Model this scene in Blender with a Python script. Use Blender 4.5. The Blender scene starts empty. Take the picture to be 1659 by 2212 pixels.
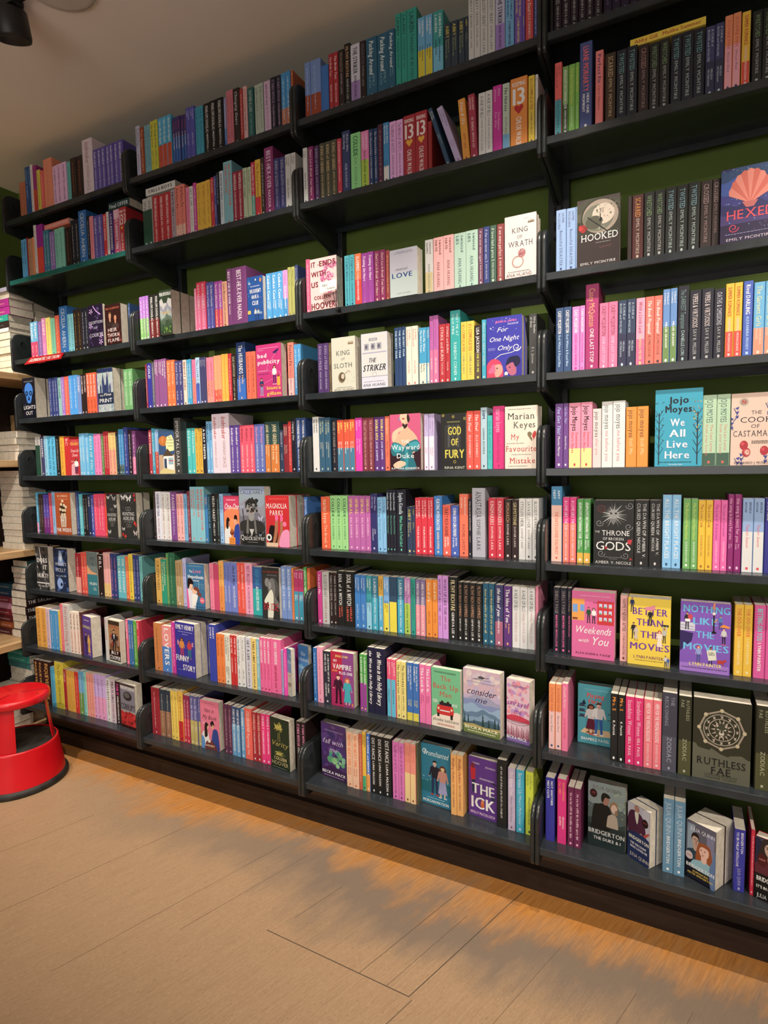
import bpy, math, random
import numpy as np
from mathutils import Matrix, Vector

sc = bpy.context.scene
col = sc.collection
random.seed(7)
PI = math.pi
F_PX = 1263.641
CAM = (3.11629, -1.86778, 1.45)
ROT = [[0.8896187, -0.4563027, -0.0191428], [0.4563578, 0.8865309, 0.0761609], [-0.0177817, -0.0764901, 0.9969118]]
SHELF_Z = [2.7268, 2.432, 2.0338, 1.7326, 1.437, 1.1363, 0.8375, 0.5358, 0.2327]
GAP = 0.02823
SIGN_TL, SIGN_TR, SIGN_BR, SIGN_BL = (0.1704, 2.0331), (0.4341, 2.0299), (0.407, 2.0028), (0.1149, 2.0015)
D8, D9 = 0.0419, 0.0726

CEIL = 3.06
WALL_Y = 0.30
BAY_W = 0.90

# ------------------------------------------------------------------ camera
cam_d = bpy.data.cameras.new('camera')
cam = bpy.data.objects.new('camera', cam_d)
col.objects.link(cam)
cam_d.sensor_fit = 'HORIZONTAL'
cam_d.sensor_width = 36.0
cam_d.lens = 36.0 * F_PX / 1659.0
cam_d.clip_start = 0.02
_r = ROT
cam.matrix_world = Matrix(((_r[0][0], _r[0][2], -_r[0][1], CAM[0]),
                           (_r[1][0], _r[1][2], -_r[1][1], CAM[1]),
                           (_r[2][0], _r[2][2], -_r[2][1], CAM[2]),
                           (0, 0, 0, 1)))
sc.camera = cam

# ------------------------------------------------------------------ world, exposure
world = bpy.data.worlds.new('world')
sc.world = world
world.use_nodes = True
world.node_tree.nodes['Background'].inputs[0].default_value = (1.0, 0.92, 0.82, 1)
world.node_tree.nodes['Background'].inputs[1].default_value = 0.02
sc.view_settings.view_transform = 'Standard'
sc.view_settings.look = 'None'
sc.view_settings.exposure = -0.06
sc.view_settings.gamma = 1.0
sc.view_settings.use_curve_mapping = False
sc.cycles.max_bounces = 6

SPOT_COLOR = (1.0, 0.90, 0.77)
# ceiling spotlights: x, y, z of the mouth, the point aimed at, power, beam angle
SPOTS = [(x_, -0.53, 2.945, x_ - 0.30, 0.02, 1.05, 112.0, 70) for x_ in (0.12, 1.02, 1.92, 2.82, 3.72)]
SPOTS += [(x_, -2.05, 2.90, x_ - 1.0, -0.1, 0.75, 135.0, 74) for x_ in (1.30, 2.70, 4.10, 5.0)]
# unseen window added behind the viewer for frontal fill: centre x, sill z, head z, half width
FILL_WINDOW = (2.6, 0.75, 2.55, 1.7)
FILL_POWER = 56.0
FILL_COLOR = (1.0, 0.93, 0.86)

# ------------------------------------------------------------------ colours and materials
def lin(v):
    return v / 12.92 if v <= 0.04045 else ((v + 0.055) / 1.055) ** 2.4


def hexc(s, k=1.0):
    return tuple(min(1.0, lin(int(c, 16) / 15.0) * k) for c in s[:3])


def ink(s):
    """printed colour of a cover, a little greyer and darker than the pure tone"""
    c = hexc(s)
    g = sum(c) / 3
    return tuple((v + (g - v) * 0.11) * 0.82 for v in c)


def mat(name, base=(0.5, 0.5, 0.5), rough=0.5, metal=0.0, spec=0.5, coat=0.0):
    m = bpy.data.materials.new(name)
    m.use_nodes = True
    b = m.node_tree.nodes['Principled BSDF']
    b.inputs['Base Color'].default_value = (*base, 1)
    b.inputs['Roughness'].default_value = rough
    b.inputs['Metallic'].default_value = metal
    b.inputs['Specular IOR Level'].default_value = spec
    b.inputs['Coat Weight'].default_value = coat
    return m


class NT:
    """small helper to wire shader nodes"""
    def __init__(self, m):
        self.t = m.node_tree
        self.b = self.t.nodes['Principled BSDF']

    def n(self, kind, **kw):
        x = self.t.nodes.new(kind)
        for k, v in kw.items():
            if k in x.inputs.keys():
                x.inputs[k].default_value = v
            else:
                setattr(x, k, v)
        return x

    def l(self, a, b):
        self.t.links.new(a, b)

    def ramp(self, fac, stops):
        r = self.n('ShaderNodeValToRGB')
        while len(r.color_ramp.elements) < len(stops):
            r.color_ramp.elements.new(0.5)
        for e, (p, c) in zip(r.color_ramp.elements, stops):
            e.position = p
            e.color = (*c, 1) if len(c) == 3 else c
        self.l(fac, r.inputs[0])
        return r.outputs[0]

    def mix(self, fac, a, b):
        x = self.n('ShaderNodeMix', data_type='RGBA')
        for i, v in ((0, fac), (6, a), (7, b)):
            if hasattr(v, 'is_output'):
                self.l(v, x.inputs[i])
            elif i == 0:
                x.inputs[0].default_value = v
            else:
                x.inputs[i].default_value = (*v, 1)
        return x.outputs[2]

    def bump(self, h, strength=0.2, dist=0.002):
        b = self.n('ShaderNodeBump', Strength=strength, Distance=dist)
        self.l(h, b.inputs['Height'])
        self.l(b.outputs[0], self.b.inputs['Normal'])


def noisy(name, c0, c1, scale=8, rough=(0.4, 0.6), bump=0.0, spec=0.5, coords='Object', stretch=(1, 1, 1), detail=4, coat=0.0):
    m = mat(name, spec=spec, coat=coat)
    t = NT(m)
    co = t.n('ShaderNodeTexCoord')
    mp = t.n('ShaderNodeMapping')
    mp.inputs['Scale'].default_value = stretch
    t.l(co.outputs[coords], mp.inputs[0])
    nz = t.n('ShaderNodeTexNoise', Scale=scale, Detail=detail)
    t.l(mp.outputs[0], nz.inputs['Vector'])
    t.l(t.ramp(nz.outputs[0], [(0.35, c0), (0.65, c1)]), t.b.inputs['Base Color'])
    mr = t.n('ShaderNodeMapRange')
    mr.inputs[3].default_value, mr.inputs[4].default_value = rough
    t.l(nz.outputs[0], mr.inputs[0])
    t.l(mr.outputs[0], t.b.inputs['Roughness'])
    if bump:
        t.bump(nz.outputs[0], bump)
    return m


# printed card: base colour comes with each face of the cover, a fine noise varies its gloss
M_print = mat('printed_card', rough=0.4, spec=0.4)
_t = NT(M_print)
_a = _t.n('ShaderNodeAttribute', attribute_name='Col')
_nz = _t.n('ShaderNodeTexNoise', Scale=90.0, Detail=3.0)
_t.l(_a.outputs['Color'], _t.b.inputs['Base Color'])
_mr = _t.n('ShaderNodeMapRange')
_mr.inputs[3].default_value, _mr.inputs[4].default_value = 0.36, 0.56
_t.l(_nz.outputs[0], _mr.inputs[0])
_t.l(_mr.outputs[0], _t.b.inputs['Roughness'])

# page edges: cream paper with fine streaks along the leaves
M_page = mat('paper_edges', rough=0.85, spec=0.2)
_t = NT(M_page)
_co = _t.n('ShaderNodeTexCoord')
_nz = _t.n('ShaderNodeTexNoise', Scale=60.0, Detail=5.0)
_t.l(_co.outputs['Object'], _nz.inputs['Vector'])
_t.l(_t.ramp(_nz.outputs[0], [(0.3, (0.60, 0.54, 0.44)), (0.7, (0.76, 0.70, 0.60))]), _t.b.inputs['Base Color'])
_t.bump(_nz.outputs[0], 0.15, 0.0005)

M_steel = noisy('charcoal_steel', (0.020, 0.024, 0.029), (0.028, 0.034, 0.040), 14, (0.18, 0.30), 0.03, spec=0.5)
M_panel = noisy('black_plastic', (0.015, 0.018, 0.019), (0.023, 0.026, 0.027), 30, (0.24, 0.36), 0.04, spec=0.5)
M_upright = noisy('black_upright', (0.014, 0.016, 0.020), (0.022, 0.026, 0.032), 20, (0.35, 0.5))
M_slot = mat('slot_dark', (0.003, 0.003, 0.003), 0.9)
M_teal = noisy('teal_strip', (0.010, 0.10, 0.09), (0.014, 0.13, 0.115), 12, (0.4, 0.5))
M_green = noisy('green_wall_paint', (0.085, 0.135, 0.020), (0.105, 0.160, 0.026), 3, (0.7, 0.85), 0.05)
M_ceil = noisy('ceiling_paint', (0.84, 0.79, 0.74), (0.87, 0.82, 0.77), 2.5, (0.85, 0.95), 0.08)
M_room = noisy('room_wall_paint', (0.30, 0.27, 0.22), (0.36, 0.32, 0.26), 2.0, (0.8, 0.9))
M_plinth = noisy('dark_plinth_wood', (0.010, 0.005, 0.003), (0.022, 0.011, 0.007), 6, (0.45, 0.6), 0.1, stretch=(1, 8, 8))
M_board = noisy('brown_plinth_board', (0.040, 0.021, 0.011), (0.070, 0.037, 0.019), 6, (0.4, 0.55), 0.1, stretch=(1, 6, 6))
M_red = noisy('red_enamel', (0.60, 0.004, 0.010), (0.68, 0.006, 0.014), 6, (0.25, 0.4), 0.05, coat=0.3)
M_rubber = noisy('black_rubber', (0.012, 0.011, 0.010), (0.030, 0.027, 0.024), 25, (0.5, 0.7), 0.3)
M_pine = noisy('pale_pine', (0.50, 0.31, 0.15), (0.62, 0.41, 0.21), 7, (0.4, 0.55), 0.05, stretch=(6, 1, 6))
M_lamp = mat('lamp_black', (0.012, 0.012, 0.012), 0.45)
M_white = noisy('white_plastic', (0.62, 0.60, 0.55), (0.66, 0.64, 0.59), 8, (0.4, 0.5))
M_signred = mat('sign_red', hexc('b12'), 0.4)
M_glow = bpy.data.materials.new('lamp_glow')
M_glow.use_nodes = True
_b = M_glow.node_tree.nodes['Principled BSDF']
_b.inputs['Emission Color'].default_value = (1.0, 0.86, 0.66, 1)
_b.inputs['Emission Strength'].default_value = 12.0

M_pane = mat('added_window_pane', (0.10, 0.11, 0.13), 0.1)  # dark glass of the window added for fill

# floor: worn wood-look vinyl, boards run at about 71 degrees to the shelves
FLOOR_ANG = math.radians(71)


def floor_material():
    m = mat('worn_vinyl_wood', rough=0.5, spec=0.35)
    t = NT(m)
    co = t.n('ShaderNodeTexCoord')
    rot = t.n('ShaderNodeMapping')
    rot.inputs['Rotation'].default_value = (0, 0, -FLOOR_ANG)
    t.l(co.outputs['Object'], rot.inputs[0])
    g1 = t.n('ShaderNodeMapping')
    g1.inputs['Scale'].default_value = (3.0, 46, 1)
    t.l(rot.outputs[0], g1.inputs[0])
    grain = t.n('ShaderNodeTexNoise', Scale=3.0, Detail=10.0, Roughness=0.72)
    t.l(g1.outputs[0], grain.inputs['Vector'])
    g2 = t.n('ShaderNodeMapping')
    g2.inputs['Scale'].default_value = (26, 90, 1)
    t.l(rot.outputs[0], g2.inputs[0])
    flecks = t.n('ShaderNodeTexNoise', Scale=3.0, Detail=3.0, Roughness=0.7)
    t.l(g2.outputs[0], flecks.inputs['Vector'])
    big = t.n('ShaderNodeTexNoise', Scale=1.3, Detail=3.0)
    t.l(co.outputs['Object'], big.inputs['Vector'])
    # worn pale surface
    pale = t.ramp(grain.outputs[0], [(0.28, (0.299, 0.187, 0.105)), (0.5, (0.358, 0.231, 0.133)), (0.75, (0.413, 0.271, 0.158))])
    pale = t.mix(t.ramp(flecks.outputs[0], [(0.55, (0, 0, 0)), (0.66, (0.55, 0.55, 0.55))]), pale, (0.486, 0.334, 0.206))
    pale = t.mix(t.ramp(flecks.outputs[0], [(0.30, (0.75, 0.75, 0.75)), (0.40, (0, 0, 0))]), pale, (0.175, 0.105, 0.058))
    orange = t.ramp(grain.outputs[0], [(0.3, (0.299, 0.116, 0.026)), (0.7, (0.567, 0.246, 0.061))])
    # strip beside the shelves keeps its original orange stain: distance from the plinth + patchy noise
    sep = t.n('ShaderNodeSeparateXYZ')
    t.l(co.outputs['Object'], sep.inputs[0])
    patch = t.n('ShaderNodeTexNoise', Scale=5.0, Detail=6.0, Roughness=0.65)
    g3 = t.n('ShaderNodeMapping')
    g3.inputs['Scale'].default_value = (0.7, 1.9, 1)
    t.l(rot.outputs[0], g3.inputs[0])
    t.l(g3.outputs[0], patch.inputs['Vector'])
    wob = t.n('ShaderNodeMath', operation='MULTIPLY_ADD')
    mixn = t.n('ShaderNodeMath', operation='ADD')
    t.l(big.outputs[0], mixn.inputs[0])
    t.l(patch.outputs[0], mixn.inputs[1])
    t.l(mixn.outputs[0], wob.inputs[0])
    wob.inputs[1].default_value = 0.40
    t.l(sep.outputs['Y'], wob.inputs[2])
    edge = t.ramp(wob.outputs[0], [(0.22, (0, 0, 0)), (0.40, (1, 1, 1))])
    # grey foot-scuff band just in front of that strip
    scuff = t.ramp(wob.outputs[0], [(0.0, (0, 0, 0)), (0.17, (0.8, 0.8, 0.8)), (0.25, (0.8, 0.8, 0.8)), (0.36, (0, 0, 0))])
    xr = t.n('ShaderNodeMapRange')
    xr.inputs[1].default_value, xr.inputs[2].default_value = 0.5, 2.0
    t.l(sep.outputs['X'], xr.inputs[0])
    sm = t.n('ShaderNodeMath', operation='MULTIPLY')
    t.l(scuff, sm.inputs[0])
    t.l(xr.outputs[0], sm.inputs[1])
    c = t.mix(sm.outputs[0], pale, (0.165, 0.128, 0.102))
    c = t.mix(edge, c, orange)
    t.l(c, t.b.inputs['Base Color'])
    mr = t.n('ShaderNodeMapRange')
    mr.inputs[3].default_value, mr.inputs[4].default_value = 0.42, 0.62
    t.l(grain.outputs[0], mr.inputs[0])
    t.l(mr.outputs[0], t.b.inputs['Roughness'])
    t.bump(grain.outputs[0], 0.12, 0.001)
    return m


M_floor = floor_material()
M_seam = mat('board_seam', (0.075, 0.050, 0.032), 0.8)


# ------------------------------------------------------------------ mesh building
class MB:
    def __init__(self):
        self.v, self.f, self.c, self.m = [], [], [], []
        self.smooth = False

    def face(self, pts, c=(1, 1, 1), m=0):
        b = len(self.v)
        self.v.extend(pts)
        self.f.append(tuple(range(b, b + len(pts))))
        self.c.append(c)
        self.m.append(m)

    def box(self, x0, x1, y0, y1, z0, z1, c=(1, 1, 1), m=0):
        b = len(self.v)
        self.v.extend([(x, y, z) for z in (z0, z1) for x, y in ((x0, y0), (x1, y0), (x1, y1), (x0, y1))])
        for q in ((0, 3, 2, 1), (4, 5, 6, 7), (0, 1, 5, 4), (1, 2, 6, 5), (2, 3, 7, 6), (3, 0, 4, 7)):
            self.f.append(tuple(b + i for i in q))
            self.c.append(c)
            self.m.append(m)

    def prism(self, prof, axis, a0, a1, c=(1, 1, 1), m=0):
        """extrude a closed 2-D profile along axis; profile holds the two other coordinates in xyz order"""
        def P(p, a):
            q = list(p)
            q.insert(axis, a)
            return tuple(q)
        b = len(self.v)
        n = len(prof)
        self.v.extend([P(p, a0) for p in prof] + [P(p, a1) for p in prof])
        self.f.append(tuple(b + i for i in reversed(range(n))))
        self.f.append(tuple(b + n + i for i in range(n)))
        for i in range(n):
            j = (i + 1) % n
            self.f.append((b + i, b + j, b + n + j, b + n + i))
        self.c.extend([c] * (n + 2))
        self.m.extend([m] * (n + 2))

    def lathe(self, prof, cx, cy, seg=48, a0=0.0, a1=2 * PI, c=(1, 1, 1), m=0):
        b = len(self.v)
        full = abs(a1 - a0 - 2 * PI) < 1e-6
        k = seg if full else seg + 1
        for i in range(k):
            a = a0 + (a1 - a0) * i / seg
            self.v.extend([(cx + r * math.cos(a), cy + r * math.sin(a), z) for r, z in prof])
        n = len(prof)
        for i in range(seg):
            j = (i + 1) % k
            for p in range(n - 1):
                self.f.append((b + i * n + p, b + j * n + p, b + j * n + p + 1, b + i * n + p + 1))
                self.c.append(c)
                self.m.append(m)

    def raw(self, verts, faces, c, m=0):
        b = len(self.v)
        self.v.extend(map(tuple, verts))
        self.f.extend([tuple(b + i for i in q) for q in faces])
        self.c.extend([c] * len(faces))
        self.m.extend([m] * len(faces))

    def join(self, o, M=None, offset=(0, 0, 0)):
        b = len(self.v)
        if len(o.v):
            a = np.array(o.v, float)
            if M is not None:
                a = a @ np.array(M).T
            a = a + np.array(offset)
            self.v.extend(map(tuple, a))
        self.f.extend([tuple(b + i for i in q) for q in o.f])
        self.c.extend(o.c)
        self.m.extend(o.m)

    def mesh(self, name, mats, colour=True):
        me = bpy.data.meshes.new(name)
        me.from_pydata([tuple(map(float, p)) for p in self.v], [], self.f)
        for x in mats:
            me.materials.append(x)
        me.polygons.foreach_set('material_index', self.m)
        if colour:
            at = me.color_attributes.new('Col', 'FLOAT_COLOR', 'CORNER')
            n = np.array([len(q) for q in self.f])
            cc = np.ones((len(self.f), 4), np.float32)
            cc[:, :3] = np.array(self.c, np.float32)[:, :3]
            at.data.foreach_set('color', np.repeat(cc, n, axis=0).ravel())
        if self.smooth:
            me.polygons.foreach_set('use_smooth', [True] * len(self.f))
        me.update()
        return me


def link(name, me, parent=None, loc=None):
    o = bpy.data.objects.new(name, me)
    col.objects.link(o)
    if parent:
        o.parent = parent
    if loc:
        o.location = loc
    return o


def empty(name, loc=(0, 0, 0), rotz=0.0):
    o = bpy.data.objects.new(name, None)
    o.empty_display_size = 0.05
    col.objects.link(o)
    o.location = loc
    o.rotation_euler = (0, 0, rotz)
    return o


def tag(o, label=None, cat=None, group=None, kind=None):
    for k, v in (('label', label), ('category', cat), ('group', group), ('kind', kind)):
        if v:
            o[k] = v
    return o


def part(name, mb, m, parent=None, smooth=None, bevel=0.0, angle=35):
    if smooth is not None:
        mb.smooth = smooth
    o = link(name, mb.mesh(name, m if isinstance(m, list) else [m], colour=False), parent)
    if bevel:
        b = o.modifiers.new('bevel', 'BEVEL')
        b.width = bevel
        b.segments = 2
        b.limit_method = 'ANGLE'
        b.angle_limit = math.radians(angle)
    return o


# ------------------------------------------------------------------ room shell
def slab(name, x0, x1, y0, y1, z0, z1, m, label):
    b = MB()
    b.box(x0, x1, y0, y1, z0, z1)
    return tag(part(name, b, m), label, None, None, 'structure')


RX0, RX1, RY0 = -0.34, 5.2, -4.6
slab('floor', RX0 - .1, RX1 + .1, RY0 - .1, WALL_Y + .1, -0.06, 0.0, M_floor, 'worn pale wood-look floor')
slab('ceiling', RX0 - .1, RX1 + .1, RY0 - .1, WALL_Y + .1, CEIL, CEIL + .06, M_ceil, 'plain painted ceiling')
slab('wall_back', RX0 - .1, RX1 + .1, WALL_Y, WALL_Y + .1, 0, CEIL, M_green, 'dark green wall behind the shelves')
slab('wall_left', RX0 - .1, RX0, RY0, WALL_Y, 0, CEIL, M_green, 'dark green wall beyond the shelf end')
slab('wall_right', RX1, RX1 + .1, RY0, WALL_Y, 0, CEIL, M_room, 'painted wall out of view')
slab('wall_front', RX0, RX1, RY0 - .1, RY0, 0, CEIL, M_room, 'painted wall behind the viewer')

# added window, out of view: carries a soft area light that fills the spines
wx, wz0, wz1, ww = FILL_WINDOW
t = tag(empty('added_window_1', (wx, RY0, wz0)), 'wide unseen window added behind the viewer for fill light', None, None, 'structure')
b = MB()
for x0, x1, z0, z1 in ((-ww - .06, -ww, -.06, wz1 - wz0 + .06), (ww, ww + .06, -.06, wz1 - wz0 + .06), (-ww, ww, -.06, 0), (-ww, ww, wz1 - wz0, wz1 - wz0 + .06), (-.02, .02, 0, wz1 - wz0)):
    b.box(x0, x1, .001, .05, z0, z1)
part('added_window_frame', b, M_white, t)
b = MB()
b.box(-ww, ww, .002, .012, 0, wz1 - wz0)
part('pane', b, M_pane, t)  # belongs to the added window
ld = bpy.data.lights.new('added_fill_light', 'AREA')  # area light added for frontal fill, no known source
ld.shape = 'RECTANGLE'
ld.size, ld.size_y = 2 * ww, wz1 - wz0
ld.energy = FILL_POWER
ld.color = FILL_COLOR
lo = bpy.data.objects.new('added_fill_light', ld)
col.objects.link(lo)
lo.location = (wx, RY0 + .06, (wz0 + wz1) / 2)
lo.rotation_euler = (PI / 2, 0, 0)

# dark wooden plinth under the lowest shelves, with a skirting ledge
b = MB()
b.box(0.012, 4.6, 0.055, 0.09, 0.0, SHELF_Z[8] - 0.03, m=0)
b.box(0.012, 4.6, 0.046, 0.055, 0.115, SHELF_Z[8] - 0.03, m=1)
b.box(0.012, 4.6, 0.040, 0.055, 0.0, 0.075, m=0)
b.prism([(0.040, 0.075), (0.055, 0.082), (0.055, 0.075)], 0, 0.012, 4.6)
tag(part('baseboard_back', b, [M_plinth, M_board]), 'dark wood plinth below the lowest shelves', None, None, 'structure')

# board joints in the floor covering (thin dark lines lying in the surface)
b = MB()


def seam(x0, y0, x1, y1, w):
    dx, dy = x1 - x0, y1 - y0
    L = math.hypot(dx, dy)
    nx, ny = -dy / L * w / 2, dx / L * w / 2
    b.prism([(x0 + nx, y0 + ny), (x0 - nx, y0 - ny), (x1 - nx, y1 - ny), (x1 + nx, y1 + ny)], 2, 0.0, 0.0004)


def seam_dir(x, y, L, w, back=0.0):
    c, s = math.cos(FLOOR_ANG), math.sin(FLOOR_ANG)
    seam(x - c * back, y - s * back, x + c * L, y + s * L, w)


seam(1.97, -0.50, 2.47, -0.515, 0.0026)
seam_dir(2.47, -0.515, 0.56, 0.0026, 0.0)
seam_dir(2.31, -0.51, 0.50, 0.0014)
seam_dir(2.40, -0.51, 0.36, 0.0009)
seam_dir(2.02, -0.42, 0.20, 0.0010)
seam_dir(2.42, -0.70, 0.19, 0.0016, 0.3)
for x_, y_, L_, w_ in ((1.72, -0.62, 0.5, .0007), (1.50, -0.9, 0.8, .0008), (1.12, -0.83, 0.75, .0008), (2.62, -0.72, 0.6, .0006),
                       (2.83, -0.80, 0.6, .0008), (0.75, -0.8, 0.5, .0007), (3.0, -0.7, 0.5, .0007)):
    seam_dir(x_, y_, L_, w_)
tag(part('trim_1', b, M_seam), 'thin dark joints between the floor boards', None, None, 'structure')

# ------------------------------------------------------------------ ceiling fittings
def spotlight(x, y, z, tx, ty, tz, power, angle, label):
    """spotlight can on a short arm below the ceiling, tilted towards the point it lights"""
    t = tag(empty('ceiling_spotlight', (x, y, z)), label, 'spotlight', 'spotlights along the ceiling tracks')
    d = Vector((tx - x, ty - y, tz - z))
    q = d.to_track_quat('-Z', 'Y')
    b = MB()
    b.lathe([(0.0, .092), (.030, .092), (.050, .089), (.056, .080), (.057, .012), (.054, .0), (.049, .0), (.046, .058), (.0, .062)], 0, 0, 40)
    o = part('can', b, M_lamp, t, True)
    o.rotation_euler = q.to_euler()
    b = MB()
    b.lathe([(.0, .060), (.040, .058), (.040, .055), (.0, .054)], 0, 0, 32)
    o = part('lens', b, M_glow, t)
    o.rotation_euler = q.to_euler()
    top = q @ Vector((0, 0, .07))
    b = MB()
    b.box(top.x - .010, top.x + .010, top.y - .010, top.y + .010, top.z - .01, CEIL - z - .02)
    b.box(top.x - .050, top.x + .050, top.y - .022, top.y + .022, CEIL - z - .030, CEIL - z - .010)
    part('arm', b, M_lamp, t, bevel=.003)
    b = MB()
    b.box(top.x - .2, top.x + .2, top.y - .018, top.y + .018, CEIL - z - .010, CEIL - z)
    part('track_piece', b, M_lamp, t)
    ld = bpy.data.lights.new('spot_beam', 'SPOT')
    ld.energy = power
    ld.color = SPOT_COLOR
    ld.spot_size = math.radians(angle)
    ld.spot_blend = 1.0
    ld.shadow_soft_size = 0.014
    lo = bpy.data.objects.new('spot_beam', ld)
    col.objects.link(lo)
    lo.location = Vector((x, y, z)) + d.normalized() * .006
    lo.rotation_euler = q.to_euler()
    return t


_sl = ['black spotlight over the red step stool side', 'black cylindrical spotlight hanging in the upper corner of the photo',
       'black spotlight above the third bay', 'black spotlight above the rightmost bay', 'black spotlight past the rightmost bay',
       'first spotlight of the track behind the viewer', 'second spotlight of the track behind the viewer',
       'third spotlight of the track behind the viewer', 'last spotlight of the track behind the viewer']
for s_, l_ in zip(SPOTS, _sl):
    spotlight(*s_, l_)

t = tag(empty('ceiling_speaker', (1.245, -0.52, CEIL)), 'round off-white ceiling speaker plate beside the spotlight', 'speaker')
b = MB()
b.lathe([(0, -.012), (.098, -.012), (.112, -.008), (.118, 0.0)], 0, 0, 48)
part('grille', b, M_white, t, True)
b = MB()
b.lathe([(.1185, 0.0), (.1185, -.004), (.124, -.004), (.126, 0.0)], 0, 0, 48)
part('rim', b, M_white, t, True)

# ------------------------------------------------------------------ slotted uprights on the wall
BX = [k * BAY_W + GAP / 2 for k in range(5)]
UP_Y = 0.262
_ul = ['black slotted upright at the end behind the book stacks', 'black slotted upright between first and second bay',
       'black slotted upright between second and third bay', 'black slotted upright between third and rightmost bay']
for k in range(4):
    t = tag(empty('slotted_upright', (BX[k], UP_Y, 0)), _ul[k], 'upright', 'uprights on the green wall')
    b = MB()
    b.box(-.034, .034, 0.0, WALL_Y - UP_Y, 0.02, 2.98)
    part('channel', b, M_upright, t, bevel=.002)
    b = MB()
    for i in range(58):
        z = 0.10 + i * 0.05
        for sx in (-.011, .011):
            b.box(sx - .0035, sx + .0035, -.0006, .001, z, z + .030)
    tag(part('slot', b, M_slot, t), kind='stuff')

# ------------------------------------------------------------------ steel shelves
def shelf_front(r):
    return -D8 if r == 8 else -D9 if r == 9 else 0.0


def panel_profile(front, up, down, back):
    """side outline (y, z) of an end panel: rounded top-front corner, lower arm tapering back to the wall"""
    p = []
    R = .050
    for i in range(9):
        a = PI + PI / 2 * (-i / 8.0)
        p.append((front + R + R * math.cos(a), up - R + R * math.sin(a)))
    p.append((back - .03, up))
    p.append((back, up - .02))
    p.append((back, -.10))
    p.append((back - .03, -.10))
    p.append((front + .07, down - .004))
    R = .016
    for i in range(5):
        a = -PI / 2 - PI / 2 * i / 4.0
        p.append((front + R + R * math.cos(a), down + R + R * math.sin(a)))
    return p


ORD = ['top', 'second', 'third', 'fourth', 'fifth', 'sixth', 'seventh', 'eighth', 'bottom']
BAYS = ['leftmost bay', 'second bay', 'third bay', 'rightmost bay']
for k in range(4):
    for r in range(1, 10):
        yf = shelf_front(r)
        x0, x1 = BX[k] + GAP / 2, BX[k + 1] - GAP / 2
        xa, xb = BX[k] + .0007, BX[k + 1] - .0007
        t = tag(empty('steel_shelf', (x0, yf, SHELF_Z[r - 1])),
                ('teal-edged' if (k, r) == (0, 2) else 'charcoal') + f' steel shelf, {ORD[r-1]} of the {BAYS[k]}', 'shelf', f'steel shelves of the {BAYS[k]}')
        b = MB()
        W = x1 - x0
        b.box(0, W, .003, UP_Y - yf - .002, -.004, 0.0)
        b.box(0, W, .003, .006, -.024, -.004)
        b.box(0, W, .006, .022, -.024, -.021)
        b.box(0, W, UP_Y - yf - .006, UP_Y - yf - .002, -.024, -.004)
        part('shelf_board', b, M_steel, t)
        b = MB()
        b.prism([(-.0005, -.0015), (.003, .0), (.003, -.024), (-.0005, -.0225)], 0, 0, W)
        part('front_lip', b, M_teal if (k, r) == (0, 2) else M_steel, t)
        for side in (0, 1):
            p0, p1 = (xa - x0, 0.0) if side == 0 else (W, xb - x0)
            inner = p1 if side == 0 else p0
            prof = panel_profile(-.014, .138, -.058, UP_Y - yf - .003)
            b = MB()
            b.prism(prof, 0, p0, p1)
            o = part('end_panel', b, M_panel, t, True, bevel=.0045, angle=40)
            # round finger dimple: a shallow raised ring with a dished centre
            b = MB()
            s = 1 if side == 0 else -1
            cy, cz = .045, .085
            ring = [(.0165, 0.0), (.0150, .0012), (.0135, .0008), (.009, .0003), (.0, .0002)]
            n = 24
            vs, fs = [], []
            for i in range(n):
                a = 2 * PI * i / n
                for rr, hh in ring:
                    vs.append((inner + s * hh, cy + rr * math.cos(a), cz + rr * 1.15 * math.sin(a)))
            m_ = len(ring)
            for i in range(n):
                j = (i + 1) % n
                for q in range(m_ - 1):
                    fs.append((i * m_ + q, j * m_ + q, j * m_ + q + 1, i * m_ + q + 1))
            b.raw(vs, fs, (1, 1, 1))
            part('dimple', b, M_panel, o, True)

# ------------------------------------------------------------------ lettering: every glyph is made once
GL = {}
CAPH = {}


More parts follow.
